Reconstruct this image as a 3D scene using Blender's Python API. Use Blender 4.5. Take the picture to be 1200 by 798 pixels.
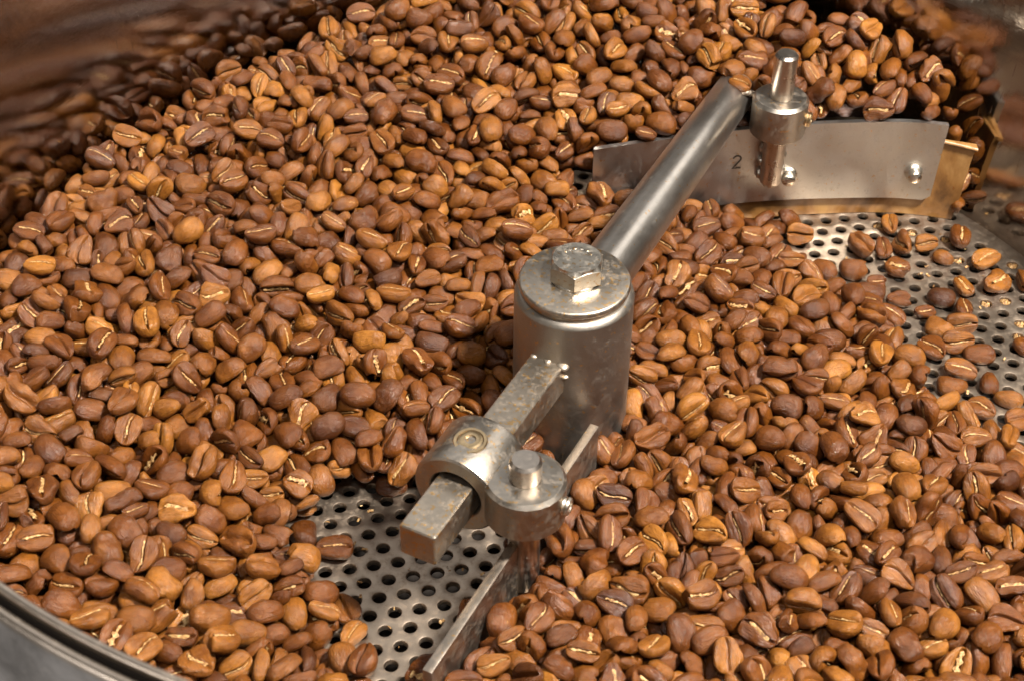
import bpy, bmesh, math, random
import numpy as np
from mathutils import Vector, Matrix, Quaternion

for o in list(bpy.data.objects):
    bpy.data.objects.remove(o)
scene = bpy.context.scene
COL = scene.collection
MM = 0.001                       # every length below is written in millimetres
random.seed(7)
RNG = np.random.default_rng(7)

# ---------------------------------------------------------------- camera
CAM_R = np.array([[0.99992963, 0.00779238, 0.00894499],      # right, down, forward of the camera
                  [0.01186314, -0.65681048, -0.75396237],
                  [0.0, 0.75401543, -0.6568567]])
CAM_P = np.array([-13.991, -291.643, 284.363])
CAM_F = 1948.46                                              # focal length in pixels of a 1200 px wide picture
cam_data = bpy.data.cameras.new('camera')
cam = bpy.data.objects.new('camera', cam_data)
COL.objects.link(cam)
M = Matrix.Identity(4)
for k in range(3):
    M[k][0] = CAM_R[0, k]; M[k][1] = -CAM_R[1, k]; M[k][2] = -CAM_R[2, k]; M[k][3] = CAM_P[k] * MM
cam.matrix_world = M
cam_data.sensor_width = 36.0
cam_data.lens = 36.0 * CAM_F / 1200.0
cam_data.clip_start = 0.01
cam_data.clip_end = 50.0
cam_data.dof.use_dof = True
cam_data.dof.focus_distance = 0.405
cam_data.dof.aperture_fstop = 34.0
scene.camera = cam

# ---------------------------------------------------------------- light
world = bpy.data.worlds.new('World')
scene.world = world
world.use_nodes = True
bg = world.node_tree.nodes['Background']
bg.inputs[0].default_value = (1.0, 0.93, 0.86, 1)
bg.inputs[1].default_value = 0.06


def area_lamp(name, loc, target, sx, sy, power, color):
    d = bpy.data.lights.new(name, 'AREA')
    d.shape = 'RECTANGLE'; d.size = sx; d.size_y = sy; d.energy = power; d.color = color
    o = bpy.data.objects.new(name, d); COL.objects.link(o)
    o.location = loc
    o.rotation_euler = (Vector(target) - Vector(loc)).to_track_quat('-Z', 'Y').to_euler()
    return o


area_lamp('key_softbox', (0.34, -0.20, 0.72), (-0.02, 0.05, 0.02), 0.085, 0.085, 25.0, (1.0, 0.95, 0.88))
area_lamp('front_softbox', (-0.05, -0.46, 0.74), (-0.04, 0.05, 0.02), 0.10, 0.10, 2.4, (1.0, 0.95, 0.90))
area_lamp('ceiling_softbox', (-0.35, 0.62, 0.90), (0.0, 0.0, 0.02), 0.9, 0.7, 1.4, (0.98, 0.97, 0.97))
area_lamp('back_softbox', (0.55, 0.62, 0.62), (0.0, 0.0, 0.02), 0.30, 0.30, 0.9, (1.0, 0.96, 0.92))
area_lamp('added_shell_fill', (-0.60, -0.80, -0.10), (-0.10, -0.12, 0.04), 0.6, 0.5, 5.0, (1.0, 0.97, 0.95))  # added low fill that brightens the outer shell, in place of bounced light

scene.view_settings.view_transform = 'Standard'
scene.view_settings.look = 'None'
scene.view_settings.exposure = 0.0
scene.view_settings.gamma = 1.0
scene.view_settings.use_curve_mapping = False
scene.render.engine = 'CYCLES'
scene.cycles.use_denoising = True
scene.cycles.max_bounces = 8
scene.cycles.glossy_bounces = 6
scene.cycles.diffuse_bounces = 4


# ---------------------------------------------------------------- materials
def node_mat(name):
    m = bpy.data.materials.new(name); m.use_nodes = True
    nt = m.node_tree
    return m, nt, nt.nodes['Principled BSDF']


def N(nt, kind, **kw):
    n = nt.nodes.new(kind)
    for k, v in kw.items():
        if k.startswith('i_'):
            n.inputs[k[2:].replace('_', ' ')].default_value = v
        else:
            setattr(n, k, v)
    return n


def ramp(nt, fac, stops):
    r = nt.nodes.new('ShaderNodeValToRGB')
    el = r.color_ramp.elements
    while len(el) < len(stops):
        el.new(0.5)
    for e, (p, c) in zip(el, stops):
        e.position = p
        e.color = c if len(c) == 4 else (*c, 1)
    nt.links.new(fac, r.inputs[0])
    return r


def mixc(nt, fac, a, b, mode='MIX'):
    n = nt.nodes.new('ShaderNodeMix'); n.data_type = 'RGBA'; n.blend_type = mode
    for sock, v in ((n.inputs[0], fac), (n.inputs[6], a), (n.inputs[7], b)):
        if hasattr(v, 'links'):
            nt.links.new(v, sock)
        elif isinstance(v, (int, float)):
            sock.default_value = v
        else:
            sock.default_value = (*v, 1)
    return n.outputs[2]


def noise(nt, vec, scale, detail=3.0, rough=0.55, dist=0.0):
    n = nt.nodes.new('ShaderNodeTexNoise')
    n.inputs['Scale'].default_value = scale; n.inputs['Detail'].default_value = detail
    n.inputs['Roughness'].default_value = rough; n.inputs['Distortion'].default_value = dist
    nt.links.new(vec, n.inputs['Vector'])
    return n.outputs['Fac']


def stretch(nt, vec, s, rot=(0, 0, 0)):
    m = nt.nodes.new('ShaderNodeMapping'); m.inputs['Scale'].default_value = s; m.inputs['Rotation'].default_value = rot
    nt.links.new(vec, m.inputs['Vector'])
    return m.outputs['Vector']


def maprange(nt, v, a, b, c, d):
    n = nt.nodes.new('ShaderNodeMapRange')
    n.inputs[1].default_value = a; n.inputs[2].default_value = b; n.inputs[3].default_value = c; n.inputs[4].default_value = d
    nt.links.new(v, n.inputs[0])
    return n.outputs[0]


def bump(nt, height, dist, strength=1.0, normal=None):
    b = nt.nodes.new('ShaderNodeBump'); b.inputs['Strength'].default_value = strength; b.inputs['Distance'].default_value = dist
    nt.links.new(height, b.inputs['Height'])
    if normal is not None:
        nt.links.new(normal, b.inputs['Normal'])
    return b.outputs['Normal']


def bean_material(name, source):
    m, nt, p = node_mat(name)
    pos = N(nt, 'ShaderNodeNewGeometry').outputs['Position']
    if source == 'object':
        tint = N(nt, 'ShaderNodeObjectInfo').outputs['Color']
        loc = N(nt, 'ShaderNodeTexCoord').outputs['Object']
    else:
        tint = N(nt, 'ShaderNodeAttribute', attribute_name='tint').outputs['Color']
        loc = N(nt, 'ShaderNodeAttribute', attribute_name='bean_space').outputs['Vector']
    big = noise(nt, pos, 210, 3, 0.6)
    fine = noise(nt, pos, 1300, 5, 0.7)
    grain = noise(nt, stretch(nt, loc, (2.2, 9.0, 6.0)), 1.6, 4, 0.65, 0.9)      # wrinkles running along the bean
    c = mixc(nt, maprange(nt, big, 0.36, 0.66, 0, 1), mixc(nt, 1.0, tint, (0.66, 0.58, 0.54), 'MULTIPLY'),
             mixc(nt, 1.0, tint, (1.28, 1.30, 1.25), 'MULTIPLY'))
    c = mixc(nt, maprange(nt, grain, 0.50, 0.72, 0, 0.55), c, mixc(nt, 1.0, tint, (0.50, 0.42, 0.38), 'MULTIPLY'))
    c = mixc(nt, maprange(nt, fine, 0.56, 0.72, 0, 0.6), c, mixc(nt, 1.0, tint, (0.44, 0.37, 0.33), 'MULTIPLY'))
    c = mixc(nt, maprange(nt, fine, 0.44, 0.30, 0, 0.5), c, mixc(nt, 1.0, tint, (1.6, 1.55, 1.4), 'MULTIPLY'))
    skin = noise(nt, pos, 420, 4, 0.7, 0.6)                                      # silver skin left in patches
    c = mixc(nt, maprange(nt, skin, 0.68, 0.75, 0, 0.6), c, (0.46, 0.26, 0.10))
    nt.links.new(c, p.inputs['Base Color'])
    nt.links.new(maprange(nt, noise(nt, pos, 620, 4, 0.7), 0.36, 0.66, 0.27, 0.44), p.inputs['Roughness'])
    p.inputs['Specular IOR Level'].default_value = 0.20
    p.inputs['Coat Weight'].default_value = 0.42
    p.inputs['Coat Roughness'].default_value = 0.17
    n1 = bump(nt, fine, 0.0003, 0.45)
    n2 = bump(nt, grain, 0.0007, 0.65, n1)
    n3 = bump(nt, noise(nt, pos, 430, 3, 0.6, 0.8), 0.0006, 0.4, n2)
    nt.links.new(n3, p.inputs['Normal'])
    nt.links.new(n3, p.inputs['Coat Normal'])
    return m


BEAN_OBJ = bean_material('roasted_bean', 'object')
BEAN_ATTR = bean_material('roasted_bean_heap', 'attribute')


def chaff_material():
    m, nt, p = node_mat('chaff')
    pos = N(nt, 'ShaderNodeNewGeometry').outputs['Position']
    f = noise(nt, pos, 1400, 4, 0.7)
    r = ramp(nt, f, [(0.36, (0.085, 0.032, 0.009)), (0.50, (0.31, 0.16, 0.048)), (0.64, (0.56, 0.39, 0.18))])
    nt.links.new(r.outputs[0], p.inputs['Base Color'])
    p.inputs['Roughness'].default_value = 0.6
    nt.links.new(bump(nt, f, 0.0003, 0.7), p.inputs['Normal'])
    return m


CHAFF = chaff_material()


def steel(name, base, r0, r1, grime=0.0, brushed=None, scratch=0.0, spots=0.0, aniso=0.0):
    m, nt, p = node_mat(name)
    tc = N(nt, 'ShaderNodeTexCoord'); pos = tc.outputs['Object']
    p.inputs['Metallic'].default_value = 1.0
    big = noise(nt, pos, 70, 5, 0.65, 0.4)
    fine = noise(nt, pos, 900, 4, 0.7)
    vec = stretch(nt, pos, brushed) if brushed else pos
    br = noise(nt, vec, 900 if brushed else 500, 3, 0.7)
    c = mixc(nt, big, tuple(b * q for b, q in zip(base, (0.90, 0.86, 0.80))), tuple(min(1, b * 1.08) for b in base))
    c = mixc(nt, maprange(nt, br, 0.35, 0.7, 0, 0.35), c, tuple(b * 0.66 for b in base))
    rough = maprange(nt, big, 0.3, 0.7, r0, r1)
    metal = None
    if grime > 0:
        g1 = noise(nt, pos, 520, 6, 0.8, 0.3)
        g = maprange(nt, g1, 0.62 - 0.25 * grime, 0.80 - 0.2 * grime, 0, min(0.85, 0.35 + grime * 0.5))
        c = mixc(nt, g, c, (0.15, 0.085, 0.042))
        add = N(nt, 'ShaderNodeMath', operation='MULTIPLY_ADD'); nt.links.new(g, add.inputs[0]); add.inputs[1].default_value = 0.25
        nt.links.new(rough, add.inputs[2]); rough = add.outputs[0]
        metal = maprange(nt, g, 0, 1, 1.0, 0.45)
    if spots > 0:
        v = N(nt, 'ShaderNodeTexNoise'); v.inputs['Scale'].default_value = 900; v.inputs['Detail'].default_value = 2
        nt.links.new(pos, v.inputs['Vector'])
        s = maprange(nt, v.outputs['Fac'], 0.69 - 0.06 * spots, 0.73 - 0.06 * spots, 0, 0.75)
        c = mixc(nt, s, c, (0.50, 0.30, 0.11))
    nt.links.new(c, p.inputs['Base Color'])
    nt.links.new(rough, p.inputs['Roughness'])
    if metal is not None:
        nt.links.new(metal, p.inputs['Metallic'])
    h = bump(nt, br, 0.00006, 0.5)
    h = bump(nt, fine, 0.00005, 0.4, h)
    h = bump(nt, big, 0.0002, 0.2, h)
    nt.links.new(h, p.inputs['Normal'])
    p.inputs['Anisotropic'].default_value = aniso
    return m


STEEL_HUB = steel('worn_hub_steel', (0.32, 0.29, 0.255), 0.36, 0.50, grime=0.30, spots=0.7, brushed=(1, 1, 9))
STEEL_CAP = steel('dusty_cap_steel', (0.42, 0.375, 0.32), 0.30, 0.42, grime=0.46, spots=1.9)
STEEL_BOLT = steel('bright_bolt_steel', (0.66, 0.61, 0.53), 0.22, 0.36, grime=0.42, spots=1.2)
STEEL_ROD = steel('dark_rod_steel', (0.50, 0.465, 0.425), 0.30, 0.38, grime=0.16, spots=0.3)
STEEL_BAR = steel('dusty_bar_steel', (0.44, 0.385, 0.32), 0.32, 0.44, grime=0.44, spots=1.7)
STEEL_COLLAR = steel('turned_collar_steel', (0.43, 0.39, 0.34), 0.28, 0.38, grime=0.46, spots=1.1, brushed=(1, 1, 14))
STEEL_PIN = steel('ground_pin_steel', (0.56, 0.50, 0.44), 0.24, 0.34, grime=0.3)
STEEL_SCRAPER = steel('dark_scraper_steel', (0.36, 0.31, 0.26), 0.30, 0.42, grime=0.5, spots=0.5)
STEEL_BLADE = steel('plain_blade_steel', (0.52, 0.505, 0.485), 0.28, 0.46, grime=0.30, spots=0.3, brushed=(22, 1, 1))
STEEL_PLATE = steel('perforated_plate_steel', (0.44, 0.36, 0.285), 0.34, 0.46, grime=0.45)
STEEL_RIM = steel('rim_steel', (0.66, 0.57, 0.48), 0.30, 0.42, grime=0.25)
STEEL_SHELL = steel('outer_shell_steel', (0.60, 0.57, 0.55), 0.34, 0.50, grime=0.25)


def wall_material():
    m, nt, p = node_mat('polished_wall_steel')
    tc = N(nt, 'ShaderNodeTexCoord'); pos = tc.outputs['Object']
    p.inputs['Metallic'].default_value = 1.0
    big = noise(nt, pos, 30, 5, 0.6, 0.5)
    c = mixc(nt, big, (0.36, 0.32, 0.28), (0.48, 0.44, 0.40))
    nt.links.new(c, p.inputs['Base Color'])
    nt.links.new(maprange(nt, big, 0.3, 0.7, 0.03, 0.065), p.inputs['Roughness'])
    brushed = noise(nt, stretch(nt, pos, (1, 1, 30)), 130, 3, 0.7)
    scr = noise(nt, stretch(nt, pos, (20, 20, 1.2), (0.35, 0.2, 0.0)), 60, 2, 0.5)
    s = maprange(nt, scr, 0.70, 0.72, 0, 1)
    h = bump(nt, brushed, 0.00002, 0.4)
    h = bump(nt, big, 0.0010, 0.12, h)
    h = bump(nt, s, 0.00012, 0.5, h)
    nt.links.new(h, p.inputs['Normal'])
    return m


STEEL_WALL = wall_material()


def plain(name, col, rough, metallic=0.0, nscale=300, var=0.3, bmp=0.0001):
    m, nt, p = node_mat(name)
    pos = N(nt, 'ShaderNodeTexCoord').outputs['Object']
    f = noise(nt, pos, nscale, 5, 0.65, 0.3)
    c = mixc(nt, f, tuple(x * (1 - var) for x in col), tuple(min(1, x * (1 + var)) for x in col))
    nt.links.new(c, p.inputs['Base Color'])
    p.inputs['Roughness'].default_value = rough
    p.inputs['Metallic'].default_value = metallic
    nt.links.new(bump(nt, f, bmp, 0.5), p.inputs['Normal'])
    return m


DARK = plain('gap_shade_and_chamber', (0.02, 0.014, 0.010), 0.8)  # near-black for the floor chamber and the painted shade of the lip gap
STAMP = plain('stamped_ink', (0.07, 0.06, 0.05), 0.6)


def leather_material():
    m, nt, p = node_mat('tan_wiper')
    pos = N(nt, 'ShaderNodeTexCoord').outputs['Object']
    f = noise(nt, stretch(nt, pos, (1, 1, 0.6)), 75, 5, 0.6, 0.6)
    r = ramp(nt, f, [(0.34, (0.075, 0.032, 0.009)), (0.50, (0.20, 0.092, 0.025)), (0.66, (0.33, 0.185, 0.065))])
    nt.links.new(r.outputs[0], p.inputs['Base Color'])
    p.inputs['Roughness'].default_value = 0.34
    p.inputs['Subsurface Weight'].default_value = 0.0
    nt.links.new(bump(nt, noise(nt, pos, 700, 4, 0.6), 0.0001, 0.4), p.inputs['Normal'])
    return m


LEATHER = leather_material()
WELD = steel('weld_steel', (0.46, 0.40, 0.33), 0.46, 0.58, grime=0.55)
BRASSY = steel('brassy_screw', (0.62, 0.47, 0.28), 0.25, 0.38, grime=0.3)


# ---------------------------------------------------------------- mesh helpers
def to_obj(name, verts, faces, mat, parent=None, smooth=True, auto=35):
    me = bpy.data.meshes.new(name)
    me.from_pydata([(v[0] * MM, v[1] * MM, v[2] * MM) for v in verts], [], faces)
    me.materials.append(mat)
    me.validate(); me.update()
    if smooth:
        me.polygons.foreach_set('use_smooth', [True] * len(me.polygons))
        if auto:
            me.set_sharp_from_angle(angle=math.radians(auto))
    o = bpy.data.objects.new(name, me); COL.objects.link(o)
    if parent is not None:
        o.parent = parent
    return o


def frame_for(axis):
    a = Vector(axis).normalized()
    h = Vector((0, 0, 1)) if abs(a.z) < 0.9 else Vector((1, 0, 0))
    u = h.cross(a).normalized(); v = a.cross(u)
    return u, v, a


def lathe(name, profile, mat, parent=None, n=64, origin=(0, 0, 0), axis=(0, 0, 1), close=True, auto=35, wobble=0.0):
    """profile: list of (radius, height along axis); r = 0 ends make a tip."""
    u, v, a = frame_for(axis)
    O = Vector(origin)
    V, F, rows = [], [], []
    for k, (r, h) in enumerate(profile):
        if r < 1e-6:
            rows.append([len(V)]); V.append(O + a * h)
        else:
            row = []
            for i in range(n):
                t = 2 * math.pi * i / n
                rr = r + (wobble * (math.sin(3 * t + k) + math.sin(7 * t + 2 * k)) if wobble else 0)
                row.append(len(V)); V.append(O + u * (rr * math.cos(t)) + v * (rr * math.sin(t)) + a * h)
            rows.append(row)
    for A, B in zip(rows, rows[1:]):
        if len(A) == 1 and len(B) == 1:
            continue
        for i in range(n):
            j = (i + 1) % n
            if len(A) == 1:
                F.append((A[0], B[i], B[j]))
            elif len(B) == 1:
                F.append((A[i], A[j], B[0]))
            else:
                F.append((A[i], A[j], B[j], B[i]))
    return to_obj(name, V, F, mat, parent, True, auto)


def prism(name, outline, h0, h1, mat, parent=None, bev=0.5, origin=(0, 0, 0), u=(1, 0, 0), v=(0, 1, 0), segs=2, auto=35):
    """outline in the (u, v) plane, extruded along u x v, edges bevelled."""
    U_, V_ = Vector(u), Vector(v); W_ = U_.cross(V_); O = Vector(origin)
    bm = bmesh.new()
    lo = [bm.verts.new((O + U_ * a + V_ * b + W_ * h0) * MM) for a, b in outline]
    hi = [bm.verts.new((O + U_ * a + V_ * b + W_ * h1) * MM) for a, b in outline]
    n = len(outline)
    bm.faces.new(list(reversed(lo))); bm.faces.new(hi)
    for i in range(n):
        j = (i + 1) % n
        bm.faces.new((lo[i], lo[j], hi[j], hi[i]))
    bmesh.ops.recalc_face_normals(bm, faces=bm.faces)
    if bev > 0:
        es = [e for e in bm.edges if e.calc_face_angle(0) > math.radians(25)]
        bmesh.ops.bevel(bm, geom=es, offset=bev * MM, segments=segs, profile=0.6, affect='EDGES', clamp_overlap=True)
    me = bpy.data.meshes.new(name); bm.to_mesh(me); bm.free()
    me.materials.append(mat)
    me.polygons.foreach_set('use_smooth', [True] * len(me.polygons))
    me.set_sharp_from_angle(angle=math.radians(auto))
    o = bpy.data.objects.new(name, me); COL.objects.link(o)
    if parent is not None:
        o.parent = parent
    return o


def blob(name, c, r, mat, parent, seed=0, squash=(1, 1, 1), bumpy=0.18, n=12):
    rng = np.random.default_rng(seed)
    ph = rng.uniform(0, 6.28, 6)
    V, F = [], []
    rows = []
    for k in range(n // 2 + 1):
        t = math.pi * k / (n // 2)
        row = []
        for i in range(n):
            s = 2 * math.pi * i / n
            d = np.array([math.sin(t) * math.cos(s), math.sin(t) * math.sin(s), math.cos(t)])
            q = 1 + bumpy * (math.sin(3 * d[0] + ph[0]) * math.sin(4 * d[1] + ph[1]) + 0.6 * math.sin(6 * d[2] + ph[2] + 3 * d[0]))
            row.append(len(V)); V.append([c[j] + r * q * d[j] * squash[j] for j in range(3)])
        rows.append(row)
    for A, B in zip(rows, rows[1:]):
        for i in range(n):
            j = (i + 1) % n
            F.append((A[i], A[j], B[j], B[i]))
    return to_obj(name, V, F, mat, parent, True, 0)


def empty(name, loc=(0, 0, 0)):
    o = bpy.data.objects.new(name, None); COL.objects.link(o)
    o.empty_display_size = 0.01
    o.location = [c * MM for c in loc]
    return o


def tag(o, label=None, cat=None, group=None, kind=None):
    if label: o['label'] = label
    if cat: o['category'] = cat
    if group: o['group'] = group
    if kind: o['kind'] = kind
    return o


# ---------------------------------------------------------------- the tray
tray = tag(empty('cooling_tray'), 'round polished steel cooling tray holding the coffee beans, with perforated floor', 'cooling tray')
R_FLOOR, R_TOP, H_WALL = 147.0, 154.1, 87.3
prof = [(R_FLOOR - 0.2, -2.0), (R_FLOOR, 0.0)]
for k in range(1, 13):
    f = k / 12
    prof.append((R_FLOOR + (R_TOP - R_FLOOR) * (0.55 * f + 0.45 * f * f), H_WALL * f))
wall = lathe('inner_wall', prof, STEEL_WALL, tray, n=288, auto=0)
# rolled lip, the gap behind it, its shade painted as a near-black liner, and the edge of the outer shell
lip = [(R_TOP - 0.05, H_WALL - 0.6)]
for k in range(0, 11):
    t = math.pi * k / 10
    lip.append((R_TOP + 0.7 - 0.7 * math.cos(t), H_WALL + 0.7 * math.sin(t)))
lip += [(R_TOP + 1.4, H_WALL - 0.9)]
lathe('rolled_lip', lip, STEEL_RIM, tray, n=288, auto=50)
gap = [(R_TOP + 1.41, H_WALL - 0.85), (R_TOP + 1.41, H_WALL - 14.0), (R_TOP + 2.72, H_WALL - 14.0), (R_TOP + 2.72, H_WALL - 1.3)]
lathe('lip_gap_shade', gap, DARK, tray, n=288, auto=30)
sh = [(R_TOP + 2.8, H_WALL - 6.0)]
for k in range(0, 9):
    t = math.pi * k / 8
    sh.append((R_TOP + 2.8 + 0.8 - 0.8 * math.cos(t), H_WALL - 1.2 + 0.8 * math.sin(t)))
sh += [(R_TOP + 4.4, H_WALL - 2.2)]
lathe('shell_bead', sh, STEEL_RIM, tray, n=288, auto=50)
sh = [(R_TOP + 4.38, H_WALL - 2.1), (R_TOP + 4.2, H_WALL - 5), (R_TOP + 4.1, 30), (R_TOP + 3.9, -28)]
lathe('outer_shell', sh, STEEL_SHELL, tray, n=288, auto=50)
lathe('floor_chamber', [(R_FLOOR + 3.5, -2.2), (R_FLOOR + 3.5, -26), (0, -26)], DARK, tray, n=96)

# perforated floor: one hexagonal cell round every hole
PITCH, HOLE_R = 5.5, 1.52
LA = math.radians(11.386)
LU = np.array([math.cos(LA), math.sin(LA)]); LV = np.array([math.cos(LA - math.pi / 3), math.sin(LA - math.pi / 3)])
L0 = np.array([-57.3, -21.0])
holes = []
for i in range(-70, 71):
    for j in range(-70, 71):
        c = L0 + PITCH * (i * LU + j * LV)
        if math.hypot(*c) < R_FLOOR - 3.6 and c[1] > -128:
            holes.append(c)
SEG = 18
ringa = LA + np.arange(SEG) * 2 * math.pi / SEG + math.radians(30)
hexa = []
for a in ringa:                                        # points of the hexagon's edge at the same angles
    k = (a - LA - math.radians(30)) % (math.pi / 3)
    rr = PITCH / 2 / math.cos(k - math.pi / 6)
    hexa.append((rr * math.cos(a), rr * math.sin(a)))
hexa = np.array(hexa)
cs = np.stack([np.cos(ringa), np.sin(ringa)], -1)
rings = [(hexa, 0.0), (cs * (HOLE_R + 0.30), 0.0), (cs * (HOLE_R + 0.12), -0.06), (cs * HOLE_R, -0.26), (cs * HOLE_R, -1.5)]
pv = np.zeros((len(holes), len(rings), SEG, 3))
H_ = np.array(holes)
for k, (xy, z) in enumerate(rings):
    pv[:, k, :, :2] = H_[:, None, :] + xy[None]
    pv[:, k, :, 2] = z
nper = len(rings) * SEG
base_f = []
for k in range(len(rings) - 1):
    for i in range(SEG):
        j = (i + 1) % SEG
        base_f.append((k * SEG + i, k * SEG + j, (k + 1) * SEG + j, (k + 1) * SEG + i))
base_f = np.array(base_f)
pf = (base_f[None] + (np.arange(len(holes)) * nper)[:, None, None]).reshape(-1, 4)


def fast_mesh(name, V, Q, mats, smooth=True, mat_idx=None, tri=False):
    me = bpy.data.meshes.new(name)
    k = Q.shape[1]
    me.vertices.add(len(V)); me.vertices.foreach_set('co', (np.asarray(V, np.float32) * MM).ravel())
    me.loops.add(len(Q) * k); me.loops.foreach_set('vertex_index', Q.astype(np.int32).ravel())
    me.polygons.add(len(Q)); me.polygons.foreach_set('loop_start', np.arange(0, len(Q) * k, k, dtype=np.int32))
    for m in mats:
        me.materials.append(m)
    if mat_idx is not None:
        me.polygons.foreach_set('material_index', mat_idx.astype(np.int32))
    me.update(calc_edges=True)
    if smooth:
        me.polygons.foreach_set('use_smooth', np.ones(len(Q), bool))
    return me


pm = fast_mesh('perforated_floor', pv.reshape(-1, 3), pf[:, ::-1], [STEEL_PLATE])
pm.set_sharp_from_angle(angle=math.radians(40))
po = bpy.data.objects.new('perforated_floor', pm); COL.objects.link(po); po.parent = tray
# plain border between the outermost holes and the wall, a hair below the cells
bord = [(R_FLOOR + 0.5, -0.05), (R_FLOOR - 6.5, -0.05)]
keep = lathe('floor_border', bord, STEEL_PLATE, tray, n=144, auto=0)
# cut the border where hole cells stand: it is a ring only outside the cells
cells = set()
me = keep.data
bm = bmesh.new(); bm.from_mesh(me)
bmesh.ops.delete(bm, geom=bm.verts[:], context='VERTS')
res = 1.1
gx = np.arange(-148, 148, res)
X, Y = np.meshgrid(gx, gx, indexing='ij')
rad = np.hypot(X, Y)
inring = (rad > R_FLOOR - 10) & (rad < R_FLOOR + 0.6) & (Y > -135)
idx = np.argwhere(inring)
P2 = np.stack([X[inring], Y[inring]], -1)
D = np.full(len(P2), 1e9)
for c in H_[np.hypot(H_[:, 0], H_[:, 1]) > R_FLOOR - 16]:
    d = P2 - c
    # hexagon distance
    m_ = np.max(np.abs(np.stack([d @ np.array([math.cos(LA + k * math.pi / 3), math.sin(LA + k * math.pi / 3)]) for k in range(3)], -1)), -1)
    D = np.minimum(D, m_)
for x, y, dd in zip(P2[:, 0], P2[:, 1], D):
    if dd > PITCH / 2 - res * 0.75:
        q = [bm.verts.new(((x + a) * MM, (y + b) * MM, -0.05 * MM)) for a, b in ((-res / 2, -res / 2), (res / 2, -res / 2), (res / 2, res / 2), (-res / 2, res / 2))]
        bm.faces.new(q)
bmesh.ops.remove_doubles(bm, verts=bm.verts, dist=1e-6)
bm.to_mesh(me); bm.free(); me.update()

# ---------------------------------------------------------------- the stirrer
stir = tag(empty('stirrer'), 'steel stirrer with bolted hub, round rod, square bar and two scraper blades', 'stirrer')
HR = 13.7
HUB_Z = 46.2
hub = lathe('hub', [(HR, 0.5), (HR, HUB_Z - 1.5), (HR - 0.1, HUB_Z - 1.1), (HR - 1.0, HUB_Z - 0.15), (HR - 1.3, HUB_Z), (0, HUB_Z)], STEEL_HUB, stir, n=96)
cap = lathe('cap_washer', [(12.2, HUB_Z + 0.02), (12.25, HUB_Z + 0.9), (12.75, HUB_Z + 1.5), (12.75, HUB_Z + 2.2), (12.55, HUB_Z + 2.6), (12.2, HUB_Z + 2.8), (0, HUB_Z + 2.8)], STEEL_CAP, hub, n=96)
CZ = HUB_Z + 2.8
wash = lathe('bolt_washer', [(5.3, CZ - 0.02), (5.3, CZ + 0.5), (5.1, CZ + 0.7), (0, CZ + 0.7)], STEEL_BOLT, hub, n=48)


def hex_bolt(name, c, r, h, mat, parent, rot=0.0, chamfer=0.16):
    """hex head whose corners are turned down to a round chamfer."""
    V, F, rows = [], [], []
    n = 72
    def hexr(t):
        k = (t - rot) % (math.pi / 3)
        return r * math.cos(math.pi / 6) / math.cos(k - math.pi / 6)
    ri = r * math.cos(math.pi / 6)
    for kind in ('bot', 'mid', 'ch', 'top', 'dish', 'dish2'):
        row = []
        for i in range(n):
            t = rot + 2 * math.pi * i / n
            hr = hexr(t)
            if kind == 'bot': rr, z = hr, 0
            elif kind == 'mid': rr, z = hr, h * (1 - chamfer) - (hr - ri) * 0.55
            elif kind == 'ch': rr, z = hr - 0.12, h * (1 - chamfer) - (hr - ri) * 0.55 + 0.12
            elif kind == 'top': rr, z = ri * 0.97, h
            elif kind == 'dish': rr, z = ri * 0.78, h - 0.02
            else: rr, z = 0.01, h - 0.04
            row.append(len(V)); V.append((c[0] + rr * math.cos(t), c[1] + rr * math.sin(t), c[2] + z))
        rows.append(row)
    for A, B in zip(rows, rows[1:]):
        for i in range(n):
            j = (i + 1) % n
            F.append((A[i], A[j], B[j], B[i]))
    return to_obj(name, V, F, mat, parent, True, 28)


hexb = hex_bolt('hex_bolt', (0.3, 0.6, CZ + 0.7), 6.5, 4.8, STEEL_BOLT, hub, rot=math.radians(-95))
# raised grade marks on the bolt head
for k in range(6):
    a = math.radians(25 + k * 23)
    blob('grade_mark', (0.3 + 3.4 * math.cos(a), 0.6 + 3.4 * math.sin(a), CZ + 5.43), 0.6, STEEL_CAP, hub, k, (1, 0.8, 0.2), 0.3)

# round rod
RA = math.radians(64.2)
rd = Vector((math.cos(RA), math.sin(RA), 0))
lathe('round_rod', [(6.6, 9.0), (6.5, 20), (6.1, 60), (5.6, 106.6), (5.4, 107.3), (4.8, 107.8), (0, 107.8)], STEEL_ROD, stir, n=64, origin=(0, 0, 38), axis=rd)
# square bar
BA = math.radians(-117.0)
bd = Vector((math.cos(BA), math.sin(BA), 0))
bn = Vector((-bd.y, bd.x, 0))
bar = prism('square_bar', [(-4.2, -4.2), (4.2, -4.2), (4.2, 4.2), (-4.2, 4.2)], 11.0, 72.2, STEEL_BAR, stir, 0.75,
            origin=(0, 0, 30.8), u=bn, v=(0, 0, 1) if bn.cross(Vector((0, 0, 1))).dot(bd) > 0 else (0, 0, -1), segs=3)
for q, (w_, z, r_) in enumerate(((3.9, 34.6, 1.25), (0.4, 35.0, 0.75), (-3.2, 34.8, 0.8), (4.5, 31.5, 0.7))):
    pt = bd * math.sqrt(13.7 ** 2 - w_ * w_) + bn * w_
    blob('weld_bead', (pt.x, pt.y, z), r_, WELD, bar, q, (1.2, 1.2, 0.7), 0.12)


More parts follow.
